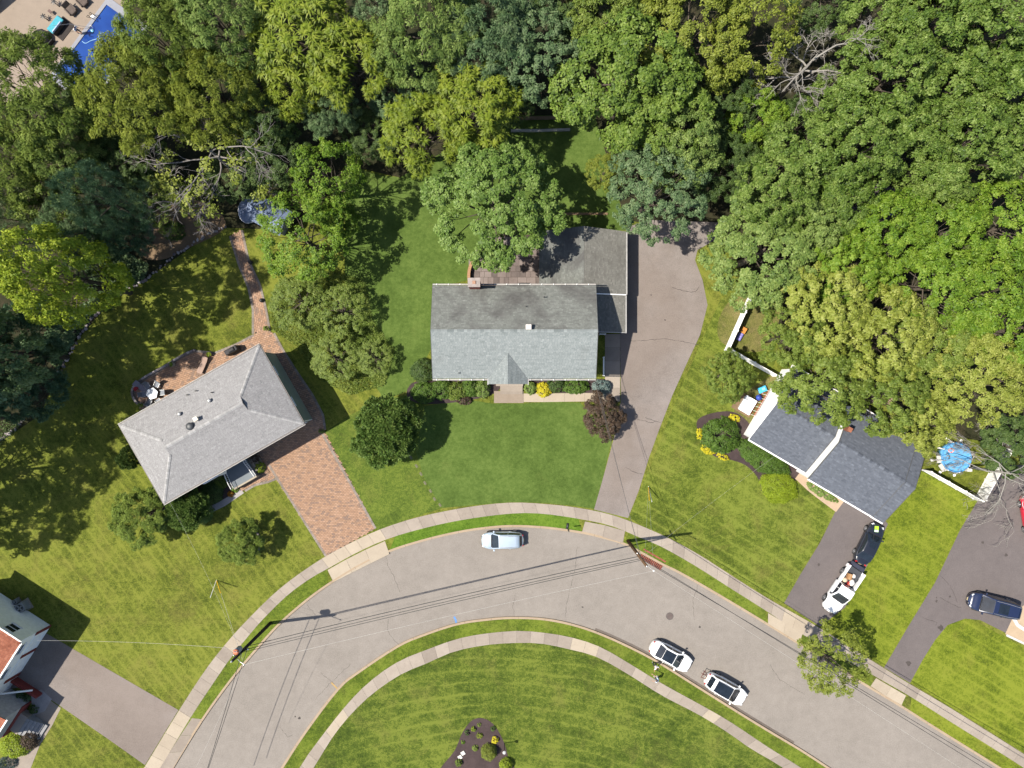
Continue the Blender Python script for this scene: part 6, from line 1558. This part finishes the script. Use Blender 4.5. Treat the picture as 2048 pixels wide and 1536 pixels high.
# ------------------------------------------------------------------ mailbox, garden lamp, lanterns
mbx = thing('mailbox', 'black mailbox on a post at the outer kerb', 'mailbox', (*W(1135, 1052), 0), math.radians(-8))
MB().box((0, 0, .55), (.1, .1, 1.1)).build('post', M_black_metal, mbx); MB().lathe([(.01, -.3), (.13, -.3), (.13, .3), (.01, .3)], n=12).build('box', M_black_metal, mbx, True).rotation_euler = (math.pi / 2, 0, 0)
mbx.children[-1].location = (0, -.12, 1.2); MB().box((.15, -.1, 1.3), (.02, .05, .22)).build('flag', plain('flag_red', (.4, .02, .02), .5), mbx)
gl = thing('lamp_post', 'thin black garden lamp post right of the foreground mulch bed', 'lamp', (*W(1009, 1486), 0))
MB().tube([(0, 0, 0), (0, 0, 1.9)], [.04, .03], 8).build('post', M_black_metal, gl); MB().lathe([(.10, 0), (.16, .25), (.18, .28), (.04, .38)], (0, 0, 1.85), 8).build('lantern', plain('lantern_white', (.45, .45, .45), .4), gl)
for i, (x, y) in enumerate(((923, 1508), (917, 1516))):
    p = thing('paving_stone', ('upper' if i == 0 else 'lower') + ' of two square white stones in the foreground mulch bed', 'stone', (*W(x + 3, y - 2), .02), .55); MB().box((0, 0, .03), (.42, .40, .08)).build('block', plain('white_stone', (.46, .45, .42), .9), p, bevel=.02)
for i, (x, y, lb) in enumerate(((502, 525, 'round black lamp on upper part of the garden path'), (524, 601, 'round black lamp on lower part of the garden path'))):
    p = thing('path_light', lb, 'lamp', (*W(x, y), .02)); MB().lathe([(.22, 0), (.24, .1), (.2, .3), (.08, .42)], n=12).build('globe', M_black_metal, p, True); MB().lathe([(.1, 0), (.1, .05)], n=10).build('base', M_black_metal, p)

# ------------------------------------------------------------------ white vinyl fences
def fence(label, a, b, h=1.85, z=0.0, skip=()):
    A, B = Vector(W(*a)), Vector(W(*b)); d = B - A; L = d.length; ang = math.atan2(d.y, d.x); n = max(1, round(L / 2.4))
    r = thing('fence', label, 'fence', (A.x, A.y, z), ang)
    for i in range(n + 1): 
        p = MB().box((L * i / n, 0, (h + .1) / 2), (.13, .13, h + .1)).build('post', M_white, r); MB().box((L * i / n, 0, h + .13), (.17, .17, .06), taper=.4).build('cap', M_white, p)
    for i in range(n):
        x0, x1 = L * i / n + .07, L * (i + 1) / n - .07
        for zz in (.12, h - .05): MB().box(((x0 + x1) / 2, 0, zz), (x1 - x0, .06, .13)).build('rail', M_white, r)
        k = max(1, int((x1 - x0) / .24)); w = (x1 - x0) / k
        for j in range(k): MB().box((x0 + (j + .5) * w, 0, h / 2 + .03), (w - .012, .03, h - .3)).build('plank', M_white, r)
    return r
fence('white vinyl fence run beside the long driveway', (1449, 700), (1497, 592))
fence('white vinyl fence run from driveway corner to the white house', (1453, 700), (1545, 752))
fence('white vinyl fence run along the lawn below the round pool', (1844, 940), (1945, 997))
fence('white vinyl fence run between the round pool and the right driveway', (1950, 995), (2010, 885))
# ------------------------------------------------------------------ round pool
po = thing('swimming_pool', 'round blue above-ground pool inside the white fence', 'swimming pool', (*W(1914, 915, 1.2), 0))
PRd = 1.52; M_pool = plain('pool_liner', (.10, .30, .52), .4)
MB().lathe([(PRd, 0), (PRd, 1.16), (PRd - .05, 1.16), (PRd - .05, .1), (.1, .1)], n=32).build('wall', M_pool, po, True)
t = NT('pool_water'); nz = t.noise(t.obj(), 5, 3); vo = t.n('TexVoronoi', feature='SMOOTH_F1'); vo.inputs['Scale'].default_value = 4; t.l(t.obj(), vo.inputs['Vector'])
t.bump(nz, .10, .02); M_water = t.done(t.ramp(vo.outputs['Distance'], [(0, (.11, .31, .53)), (.6, (.09, .28, .50))]), .06, .5)
MB().lathe([(PRd - .05, 1.0), (.02, 1.001)], n=32).build('water', M_water, po)
m = MB(); m.tube([(PRd * math.cos(a_), PRd * math.sin(a_), 1.18) for a_ in [i * math.pi / 16 for i in range(33)]], .06, 8); m.build('rim', plain('pool_rim_blue', (.05, .20, .42), .5), po, True)
for i in range(8):
    a_ = i * math.pi / 4 + .2; ux, uy = math.cos(a_), math.sin(a_); MB().bar(((PRd + .08) * ux, (PRd + .08) * uy, 0), ((PRd + .08) * ux, (PRd + .08) * uy, 1.2), .08).bar(((PRd + .5) * ux, (PRd + .5) * uy, .05), ((PRd + .08) * ux, (PRd + .08) * uy, .9), .05).box(((PRd + .5) * ux, (PRd + .5) * uy, .04), (.25, .25, .06), a_).build('support_leg', M_white, po)
for a0 in (3.25, 3.75): MB().box(((PRd + .30) * math.cos(a0), (PRd + .30) * math.sin(a0), 1.05), (.42, .75, .08), a0).build('ledge', plain('ledge_white', (.42, .40, .37), .6), po)
MB().tube([(PRd, .2, 1.3), (PRd + .5, .45, 1.0), (PRd + .6, .0, .6), (PRd + .2, -.3, .9), (PRd + .5, -.5, .3), (PRd + .3, -1.2, .2)], .05, 8).build('hose', plain('hose_white', (.48, .45, .42), .5), po)
MB().box((PRd + .25, -1.35, .25), (.5, .4, .5)).build('pump', plain('pump_white', (.45, .44, .42), .5), po)
pfl = thing('pool_float', 'red and white float in the round pool', 'float', (*W(1902, 901, 1.05), 1.0)); MB().tube([(.25 * math.cos(a_), .2 * math.sin(a_), .05) for a_ in [i * math.pi / 8 for i in range(17)]], .07, 8).build('ring', plain('float_pink', (.55, .38, .38), .5), pfl, True)
for i in range(4): MB().box((.25 * math.cos(i * 1.57), .2 * math.sin(i * 1.57), .09), (.10, .1, .07), i * 1.57).build('stripe', plain('float_red', (.5, .04, .05), .5), pfl)
# ------------------------------------------------------------------ things beside the white house
ht = thing('hot_tub', 'white covered hot tub on a pad beside the white house wall', 'hot tub', (*W(1494, 810, .5), 0), math.radians(-31))
MB().box((-.1, 0, .03), (2.2, 2.0, .07)).build('pad', M_dirt, ht); MB().box((0, 0, .38), (1.25, 1.65, .7)).build('shell', plain('tub_shell', (.42, .40, .38), .5), ht, bevel=.18); MB().box((0, 0, .78), (1.32, 1.72, .10)).build('cover', M_white_wall, ht, bevel=.2)
bb = thing('storage_bin', 'round blue bin between hot tub and house wall', 'bin', (*W(1517, 795, .4), 0)); MB().lathe([(.24, 0), (.30, .55), (.32, .58)], n=16).build('tub', plain('bin_blue', (.03, .06, .30), .5), bb, True); MB().lathe([(.28, .5), (.02, .505)], n=16).build('lid', plain('bin_lid', (.04, .09, .36), .5), bb)
tq = thing('play_table', 'turquoise plastic play table beside the white house wall', 'toy', (*W(1525, 779, .5), 0), .4); M_tq = plain('toy_turquoise', (.04, .33, .55), .5)
MB().box((0, 0, .5), (.9, .6, .12)).build('tray', M_tq, tq, bevel=.05)
for sx in (-1, 1):
    for sy in (-1, 1): MB().tube([(sx * .35, sy * .22, 0), (sx * .35, sy * .22, .5)], .05, 8).build('leg', M_tq, tq)
MB().box((.1, .05, .62), (.35, .3, .14)).build('bowl', plain('toy_light', (.18, .50, .62), .5), tq, bevel=.04)
tr = thing('trellis', 'red and white lattice along the base of the white house wall', 'trellis', (*W(1516, 805), 0), math.radians(59.5)); M_tr = plain('trellis_red', (.34, .075, .05), .8)
for i in range(13): MB().bar((-1.5 + i * .25, .12, .02), (-1.5 + i * .25, -.12, .9), .05, .03).build('slat', M_tr if i % 2 else M_white, tr)
for z, y in ((.1, .1), (.85, -.1)): MB().bar((-1.6, y, z), (1.6, y, z), .05).build('rail', M_tr, tr)
ob = thing('play_bench', 'orange and purple plastic bench behind the white fence', 'toy', (*W(1483, 668, .4), 0), math.radians(61)); 
MB().box((.45, 0, .3), (.65, .55, .5)).build('orange_box', plain('toy_orange', (.42, .18, .035), .6), ob, bevel=.04); MB().box((-.3, 0, .2), (.85, .5, .35)).build('purple_seat', plain('toy_purple', (.13, .12, .36), .6), ob, bevel=.04)
for i in range(3): MB().box((-.55 + i * .26, .02, .40), (.2, .34, .06)).build('cushion', plain('toy_lilac', (.22, .20, .46), .6), ob)
fc = thing('folding_chair', 'blue-grey lounge chair seen through the dark gap in the oaks', 'chair', (*W(1755, 405, .5), 0), math.radians(60)); M_fc = plain('chair_bluegrey', (.16, .20, .30), .6)
MB().box((0, 0, .42), (1.5, .62, .05)).build('seat', M_fc, fc); MB().bar((-.7, 0, .45), (-1.3, 0, 1.0), .6, .05).build('backrest', M_fc, fc)
for x in (-.6, .6):
    for y in (-.28, .28): MB().tube([(x, y, 0), (x, y, .42)], .03, 6).build('leg', M_white, fc)
for y in (-.34, .34): MB().tube([(-.7, y, .62), (.3, y, .62)], .03, 6).build('armrest', M_white, fc)
fc2 = copy_tree(fc); fc2.location = (*W(1778, 422, .5), 0); fc2.rotation_euler.z = math.radians(-20); fc2['label'] = 'second blue-grey lounge chair, lower right in the oak gap'
pt = sheet('clearing', [(1715,365),(1800,380),(1840,405),(1830,440),(1750,445),(1700,420)], .012, concrete('bare_clearing', (.05, .045, .045), (.14, .11, .10), 0), smooth=4)
# ------------------------------------------------------------------ patio furniture of the grey house
def px_thing(nm, lb, cat, px, py, rz=0, z=.03): return thing(nm, lb, cat, (*W(px, py, .4), z), rz)
tb = px_thing('patio_table', 'pale blue round patio table ringed by chairs on the left patio', 'table', 307, 787, .3); M_tb = plain('table_blue', (.26, .33, .42), .3); M_sling = plain('sling_grey', (.16, .175, .20), .7)
MB().lathe([(.62, .70), (.64, .74), (.02, .745)], n=6).build('top', M_tb, tb); 
for i in range(4): MB().tube([(.4 * math.cos(i * 1.57), .4 * math.sin(i * 1.57), 0), (.3 * math.cos(i * 1.57), .3 * math.sin(i * 1.57), .7)], .025, 6).build('leg', M_metal, tb)
def chair(lb, px, py, rz, group=None, m=M_sling):
    c = px_thing('patio_chair', lb, 'chair', px, py, rz); c['group'] = 'chairs round the patio table'
    MB().box((0, 0, .42), (.5, .5, .04)).build('seat', m, c); MB().bar((-.25, 0, .42), (-.42, 0, .95), .5, .04).build('backrest', m, c)
    for x in (-.22, .22):
        for y in (-.25, .25): MB().tube([(x, y, 0), (x, y, .42)], .02, 6).build('leg', M_metal, c)
    for y in (-.27, .27): MB().tube([(-.3, y, .62), (.2, y, .62), (.22, y, .42)], .02, 6).build('armrest', M_metal, c)
    return c
for i, w in enumerate(('on its right side', 'at its upper right', 'at its upper left', 'on its left side', 'at its lower left', 'at its lower right')):
    a_ = i * math.pi / 3 + .1; q = Vector(W(307, 787, .4)) + Vector((math.cos(a_), math.sin(a_))) * .98
    c = chair('grey sling chair at the patio table, ' + w, 307, 787, a_ + math.pi); c.location = (q.x, q.y, .03)
def lounger(lb, px, py, rz, col):
    c = px_thing('sun_lounger', lb, 'lounger', px, py, rz); MB().box((-.3, 0, .33), (1.3, .6, .08)).build('seat', col, c, bevel=.02); MB().bar((.33, 0, .34), (.95, 0, .62), .6, .08).build('backrest', col, c)
    for x in (-.8, .25):
        for y in (-.25, .25): MB().tube([(x, y, 0), (x, y, .3)], .025, 6).build('leg', M_black_metal, c)
    for y in (-.34, .34): MB().tube([(.05, y, .33), (.1, y, .55), (.4, y, .55)], .02, 6).build('armrest', M_black_metal, c)
    return c
lounger('beige sun lounger on the sunny end of the left patio', 405, 730, math.radians(66), plain('lounger_beige', (.26, .18, .145), .8))
lounger('grey sun lounger with red towel at the far left of the patio', 284, 776, math.radians(140), plain('lounger_grey', (.17, .16, .19), .8))
rt_ = px_thing('towel', 'red towel on the grey sun lounger', 'towel', 272, 777, .8, .42); m = MB()
for i in range(6):
    for j in range(5): m.v.append((-.25 + i * .1, -.2 + j * .1, .03 * math.sin(i * 1.3 + j) + .05))
for i in range(5):
    for j in range(4): m.f.append((i * 5 + j, (i + 1) * 5 + j, (i + 1) * 5 + j + 1, i * 5 + j + 1)); m.m.append(0); m.r.append(.5)
m.build('cloth', plain('towel_red', (.26, .012, .02), .9), rt_, True)
gr = px_thing('grill', 'black covered barbecue grill at the back of the grey house', 'grill', 466, 701, math.radians(28))
m = MB().box((0, 0, .55), (1.5, .6, 1.1), taper=.92); m.build('cover', plain('grill_cover', (.018, .017, .02), .7), gr, bevel=.08); MB().box((.1, 0, 1.16), (.8, .45, .2), taper=.7).build('hood', plain('grill_cover', (.018, .017, .02), .7), gr, bevel=.07)
def pot(lb, px, py, r, leaf, seed):
    c = px_thing('planter', lb, 'planter', px, py); MB().lathe([(r * .7, 0), (r, r * 1.3), (r * .9, r * 1.3), (r * .8, r * 1.1)], n=14).build('pot', plain('pot_cream', (.36, .30, .23), .8), c, True)
    g = np.random.default_rng(seed); d = unit(g.normal(0, 1, (14, 3)) + np.array([0, 0, 1.2])); build_foliage('leaves', foliage(g, d * r * .8 + np.array([0, 0, r * 1.5]), d, r * .4, 14, .12, .08, 'leaf'), LM[leaf], c); return c
pot('planter with yellow-green plant at the patio edge beside the lounger', 418, 708, .26, 'lime', 1); pot('planter on the curved patio wall, middle', 344, 729, .28, 'bright', 2); pot('planter at the lower left end of the patio wall', 282, 810, .28, 'weed', 3)
rw = thing('retaining_wall', 'low dark curved wall around the left patio', 'wall', (*W(275, 790), 0)); ln = resample([Vector(W(*p)) - Vector(rw.location[:2]) for p in catmull([(283,812),(270,798),(267,778),(286,758),(330,733),(368,710),(392,700)], 5)], step=.32)
for i in range(len(ln) - 1):
    d = ln[i + 1] - ln[i]; c = (ln[i] + ln[i + 1]) / 2
    for k in range(2):
        b_ = MB().box((0, 0, 0), (.30, .22, .14)).build('block', M_stone, rw); b_.location = (c.x, c.y, .08 + k * .15); b_.rotation_euler.z = math.atan2(d.y, d.x)
rg = thing('tree_ring', 'curved stone ring around the small tree on left front lawn', 'stone ring', (*W(508, 1085), 0)); 
for i in range(14):
    a_ = -1.5 + i * .2; b_ = MB().box((0, 0, 0), (.22, .18, .16)).build('block', M_stone, rg); b_.location = (.9 * math.cos(a_) - .2, 1.3 * math.sin(a_), .08); b_.rotation_euler.z = a_ + 1.57
# ------------------------------------------------------------------ air conditioners etc. at the lower left house
def ac(lb, px, py, s, rz):
    c = thing('air_conditioner', lb, 'air conditioner', (*W(px, py, .5), 0), rz); MB().box((0, 0, .06), (s * 1.25, s * 1.25, .12)).build('pad', M_conc, c); MB().box((0, 0, s * .5 + .1), (s, s, s)).build('casing', plain('ac_grey', (.19, .20, .215), .6), c, bevel=.05)
    f = MB().lathe([(s * .36, 0), (s * .36, .03)], (0, 0, s + .1), 20).build('fan_well', plain('ac_dark', (.02, .022, .026), .6), c)
    for i in range(4): MB().bar((0, 0, s + .14), (s * .33 * math.cos(i * 1.57 + .3), s * .33 * math.sin(i * 1.57 + .3), s + .14), s * .16, .015).build('blade', plain('ac_blade', (.26, .27, .28), .5), f)
    for i in range(6): MB().box((0, -s / 2 - .008, .2 + i * s * .13), (s * .85, .012, .03)).build('louvre', plain('ac_dark', (.02, .022, .026), .6), c)
ac('large square air conditioner beside the tile-roofed house', 46, 1213, .95, math.radians(30)); ac('small grey electric box beside the large air conditioner', 30, 1204, .5, math.radians(30))
for i, (x, y, lb) in enumerate(((38, 1394, 'left round green topiary ball at lower left house'), (50, 1400, 'right round green topiary ball at lower left house'), (66, 1420, 'small dark topiary by the steps at lower left house'))): mound(lb, x, y, 8, 8, .8, 'blue' if i < 2 else 'dark', 0, 'topiary', 400, .08, .05, 110 + i)
# ------------------------------------------------------------------ top left pool and terrace
sheet('terrace', [(-200,-200),(330,-200),(240,25),(215,20),(110,160),(30,200),(-200,260)], .020, concrete('tan_terrace', (.180, .145, .115), (.235, .190, .150), 0))
pA, pB, pC, pD = [Vector(W(*p)) for p in ((214, 10), (112, 148), (182, 200), (286, 62))]
pool = thing('swimming_pool', 'large rectangular deep blue pool at top left', 'swimming pool', (pA.x, pA.y, 0)); off = Vector((pA.x, pA.y))
q = [p - off for p in (pA, pB, pC, pD)]; ce = (q[0] + q[2]) / 2
t = NT('deep_pool_water'); nz = t.noise(t.pos(), 2.5, 3); big = t.noise(t.pos(), .35, 2); t.bump(nz, .2, .04); M_deep = t.done(t.ramp(big, [(.3, (.008, .030, .15)), (.7, (.014, .055, .23))]), .08, .45)
MB().prism([tuple(p) for p in q], .0, .03).build('water', M_deep, pool)
out = [ce + (p - ce) * 1.0 + (p - ce).normalized() * .85 for p in q]
for i in range(4):
    a_, b_, c_, d_ = q[i], q[(i + 1) % 4], out[(i + 1) % 4], out[i]; MB().prism([tuple(x) for x in (a_, b_, c_, d_)], -.05, .10).build('coping', concrete('pool_coping', (.17, .175, .20), (.23, .235, .26), 0), pool)
m = MB()
for k in (-.25, .25): m.tube([(q[0] * .8 + q[1] * .2 + Vector((k * .5, k * .6)) + Vector((-.9, .3)) ).to_3d() + Vector((0, 0, .1)), (q[0] * .8 + q[1] * .2 + Vector((k * .5, k * .6))).to_3d() + Vector((-.35, .1, .9)), (q[0] * .8 + q[1] * .2 + Vector((k * .5, k * .6))).to_3d() + Vector((.25, -.2, .1))], .03, 6)
m.build('ladder', M_black_metal, pool)
hs = thing('pool_hose', 'curly pale hose floating in the deep blue pool', 'hose', (*W(190, 78), .05)); MB().tube([((x - 190) * S, (78 - y) * S, .0) for x, y in catmull([(165,83),(172,87),(182,82),(196,77),(199,70),(205,66),(216,67)], 5)], .035, 6).build('hose', plain('hose_pale', (.22, .40, .60), .5), hs); MB().tube([((202 - 190) * S + .22 * math.cos(a_), (78 - 81) * S + .22 * math.sin(a_), .0) for a_ in [i * .4 for i in range(17)]], .035, 6).build('loop', plain('hose_pale', (.22, .40, .60), .5), hs)
fl = thing('pool_skimmer', 'round light blue skimmer disc in the deep blue pool', 'skimmer', (*W(185, 62), .03)); MB().lathe([(.18, 0), (.2, .05), (.05, .09)], n=14).build('disc', plain('skimmer', (.12, .38, .55), .5), fl, True); MB().lathe([(.05, 0), (.03, .04)], (0, 0, .09), 8).build('knob', M_white, fl)
sq = thing('skimmer_hatch', 'small white square hatch on the pool coping', 'hatch', (*W(186, 34), .10), .7); MB().box((0, 0, .01), (.32, .3, .03)).build('plate', M_white, sq); MB().box((0, 0, .03), (.08, .04, .02)).build('handle', M_white, sq)
db = px_thing('day_bed', 'turquoise cushioned day bed on a dark mat by the pool', 'day bed', 113, 51, math.radians(52)); MB().box((.15, -.45, .02), (2.1, 1.6, .04)).build('mat', plain('mat_dark', (.03, .024, .022), .95), db); MB().box((0, 0, .28), (1.9, .95, .45)).build('frame', plain('wicker_dark', (.045, .035, .03), .9), db, bevel=.1); MB().box((0, 0, .58), (1.85, .85, .16)).build('cushion', plain('cushion_turquoise', (.04, .25, .31), .8), db, bevel=.08); MB().box((-.1, -.38, .72), (1.4, .14, .24)).build('pillow', plain('pillow_pale', (.30, .36, .50), .8), db, bevel=.05)
cv = px_thing('covered_furniture', 'black covered furniture mound on the terrace left of day bed', 'cover', 82, 78, math.radians(50)); m = MB(); m.lathe([(1.0, 0), (1.02, .55), (.85, .75), (.2, .82)], n=12, sy=.95); m.build('cover', plain('cover_black', (.014, .013, .014), .8), cv); MB().box((0, -1.0, .3), (1.5, .1, .5)).build('flap', plain('cover_black', (.014, .013, .014), .8), cv)
for x, y, lb in ((142, 20, 'brown wicker lounge chair on the terrace nearest the day bed'), (165, 3, 'brown wicker lounge chair on the terrace at the top edge')):
    c = px_thing('lounge_chair', lb, 'chair', x, y, math.radians(-45)); M_wk = plain('wicker_brown', (.085, .065, .055), .9); MB().box((0, 0, .3), (1.0, .8, .3)).build('seat', M_wk, c, bevel=.12); MB().bar((-.5, 0, .3), (-.75, 0, .85), .8, .12).build('backrest', M_wk, c)
    for sg in (-1, 1): MB().box((0, sg * .42, .45), (.9, .14, .3)).build('armrest', M_wk, c, bevel=.05)
for x, y, lb in ((88, 34, 'black metal palm tree ornament on terrace near the day bed'), (109, 5, 'black metal palm tree ornament on terrace near the top edge')):
    c = px_thing('palm_ornament', lb, 'ornament', x, y); MB().tube([(.3, -.25, .0), (.2, -.15, .35), (0, 0, .6)], [.05, .04, .03], 6).build('stem', M_black_metal, c)
    for k in range(7): a_ = k * .9; MB().bar((0, 0, .6), (.32 * math.cos(a_), .32 * math.sin(a_), .5), .09, .02).build('frond', M_black_metal, c)
tl = px_thing('side_table', 'small brown side table between the palm ornaments', 'table', 100, 23, .9); MB().box((0, 0, .4), (.3, .42, .04)).build('top', plain('brown_top', (.10, .06, .05), .7), tl)
for sx in (-1, 1):
    for sy in (-1, 1): MB().box((sx * .12, sy * .17, .2), (.03, .03, .4)).build('leg', plain('brown_top', (.10, .06, .05), .7), tl)

# ------------------------------------------------------------------ people
def skinned(name, verts, edges, rads, mat, parent, root=0, sub=1):
    me = bpy.data.meshes.new(name); me.from_pydata([tuple(v) for v in verts], edges, []); me.materials.append(mat)
    o = bpy.data.objects.new(name, me); COL.objects.link(o); o.parent = parent
    md = o.modifiers.new('skin', 'SKIN'); md.use_smooth_shade = True
    if not me.skin_vertices: return o
    sv = me.skin_vertices[0].data
    for i, r in enumerate(rads): sv[i].radius = (r, r) if not hasattr(r, '__len__') else r
    for v in sv: v.use_root = False
    sv[root].use_root = True
    s_ = o.modifiers.new('sub', 'SUBSURF'); s_.levels = sub; s_.render_levels = sub
    return o
M_skin = plain('skin', (.36, .20, .135), .6); M_hair = plain('hair_dark', (.018, .013, .010), .7)
def person(label, px, py, rz, shirt, pants, lean=0.0, arms=((.35, -.1), (.35, .1)), z=0.0, stride=.12, hairm=None):
    r = thing('person', label, 'person', (*W(px, py, .9), z), rz)
    hip = Vector((0, 0, .92)); ch = Vector((math.sin(lean) * .42, 0, .92 + math.cos(lean) * .42)); nk = ch + Vector((math.sin(lean) * .14, 0, math.cos(lean) * .14)); hd = nk + Vector((math.sin(lean) * .14 + .02, 0, .13))
    V = [hip, hip.lerp(ch, .5), ch, nk, hd - Vector((0, 0, .05))]; E = [(0, 1), (1, 2), (2, 3), (3, 4)]; R = [(.15, .12), (.13, .11), (.155, .12), .055, .07]
    pv = [hip + Vector((0, 0, .06)), hip]; pe = [(0, 1)]; prd = [(.16, .13), (.165, .14)]; sv = [hip + Vector((0, 0, -.02)), hip.lerp(ch, .5), ch, nk - Vector((0, 0, .05))]; se = [(0, 1), (1, 2), (2, 3)]; sr = [(.17, .135), (.15, .13), (.18, .14), .075]
    for k, sg in enumerate((-1, 1)):
        st = stride * sg; h = hip + Vector((0, sg * .09, -.06)); kn = Vector((st * .6 + .02, sg * .10, .48)); an = Vector((st - .03, sg * .10, .09)); to = Vector((st + .13, sg * .11, .04)); b = len(V)
        V += [h, kn, an, to]; E += [(0, b), (b, b + 1), (b + 1, b + 2), (b + 2, b + 3)]; R += [.095, .062, .042, .035]
        b = len(pv); pv += [h, kn, an + Vector((0, 0, .03))]; pe += [(1, b), (b, b + 1), (b + 1, b + 2)]; prd += [.105, .078, .068]
        MB().box((st + .05, sg * .10, .045), (.27, .095, .09)).build('shoe', plain('shoe_white', (.4, .4, .4), .7), r, bevel=.03)
        shd = ch + Vector((0, sg * .185, .02)); fw, ou = arms[k]; el = shd + Vector((fw * .35, sg * .06, -.27)); wr_ = el + Vector((fw * .75, sg * ou, -.22 + abs(fw) * .30)); b = len(V)
        V += [shd, el, wr_]; E += [(2, b), (b, b + 1), (b + 1, b + 2)]; R += [.058, .042, .030]
        d = (wr_ - el).normalized(); pm = wr_ + d * .085; V.append(pm); E.append((b + 2, b + 3)); R.append((.034, .018)); si = d.cross(Vector((0, 0, 1))); si = si.normalized() if si.length > .1 else Vector((0, 1, 0))
        for i, (o_, ln_) in enumerate(((-.03, .07), (-.01, .085), (.01, .08), (.03, .062))):
            V.append(pm + si * o_ + d * ln_ * .55); V.append(pm + si * o_ + d * ln_ - Vector((0, 0, .02))); c = len(V); E += [(b + 3, c - 2), (c - 2, c - 1)]; R += [.010, .008]
        V.append(wr_ + d * .03 + si * (-.045)); V.append(wr_ + d * .075 + si * (-.06)); c = len(V); E += [(b + 2, c - 2), (c - 2, c - 1)]; R += [.012, .009]
        b = len(sv); sv += [shd, el.lerp(shd, .15)]; se += [(2, b), (b, b + 1)]; sr += [.075, .066]
    skinned('body', V, E, R, M_skin, r); skinned('trousers', pv, pe, prd, pants, r, 1); skinned('shirt', sv, se, sr, shirt, r, 2)
    m = MB(); n = 12; hc = hd + Vector((.01, 0, .02))
    for i in range(9):
        t = math.pi * i / 8
        for j in range(n):
            a = 2 * math.pi * j / n; x, y, zz = math.sin(t) * math.cos(a) * .095, math.sin(t) * math.sin(a) * .075, math.cos(t) * .118
            if x > .05 and abs(y) < .03 and -.03 < zz < .02: x += .022
            m.v.append((hc.x + x, hc.y + y, hc.z + zz))
    for i in range(8):
        for j in range(n): m.f.append((i * n + j, (i + 1) * n + j, (i + 1) * n + (j + 1) % n, i * n + (j + 1) % n)); m.m.append(0); m.r.append(.5)
    head = m.build('head', M_skin, r, True)
    for sg in (-1, 1): MB().lathe([(.004, -.008), (.011, 0), (.004, .008)], (hc.x + .088, hc.y + sg * .03, hc.z + .01), 8).build('eye', M_black_metal, head); MB().box((hc.x, hc.y + sg * .077, hc.z), (.035, .015, .05)).build('ear', M_skin, head, bevel=.006)
    MB().box((hc.x + .092, hc.y, hc.z - .055), (.012, .04, .01)).build('mouth', plain('lips', (.25, .09, .075), .6), head)
    m = MB(); n = 14
    for i in range(7):
        t = math.pi * .62 * i / 6
        for j in range(n):
            a = 2 * math.pi * j / n; f = 1.0 if math.cos(a) < .5 else max(.0, 1 - (i / 6) * .55); tt = t * f
            m.v.append((hc.x - .008 + math.sin(tt) * math.cos(a) * .106, hc.y + math.sin(tt) * math.sin(a) * .086, hc.z + .008 + math.cos(tt) * .126))
    for i in range(6):
        for j in range(n): m.f.append((i * n + j, (i + 1) * n + j, (i + 1) * n + (j + 1) % n, i * n + (j + 1) % n)); m.m.append(0); m.r.append(.5)
    m.build('hair', hairm or M_hair, r, True)
    return r
M_shirt = plain('shirt_white', (.62, .63, .65), .8); M_shirt2 = plain('shirt_pale_blue', (.48, .55, .64), .8); M_pant = plain('pants_dark', (.022, .025, .034), .8); M_pant2 = plain('pants_blue', (.07, .10, .16), .8)
person('person in white shirt and dark trousers standing on verge behind the white coupe', 1311, 1332, math.radians(-60), M_shirt, M_pant, .15, ((.30, .12), (.28, -.02)))
p2 = person('person in pale shirt walking on the inner sidewalk', 1316, 1360, math.radians(150), M_shirt2, M_pant2, .45, ((.55, .0), (.2, .1)), .028)
p3 = person('person in white shirt and black trousers cleaning the deep blue pool', 153, 60, math.radians(-20), M_shirt, M_pant, .2, ((.5, -.05), (.45, .0)), .10)
sk = thing('skimmer_pole', 'long thin pole held by the person at the deep blue pool', 'pole', (*W(152, 62), 1.15), math.radians(8)); MB().tube([(-1.5, 0, .45), (0, .15, .1), (1.7, 0, -.85)], .02, 6).build('shaft', plain('pole_grey', (.12, .13, .16), .5), sk); MB().tube([(1.7 + .2 * math.cos(a_), .2 * math.sin(a_), -.88) for a_ in [i * .52 for i in range(13)]], .015, 5).build('net_hoop', M_metal, sk)
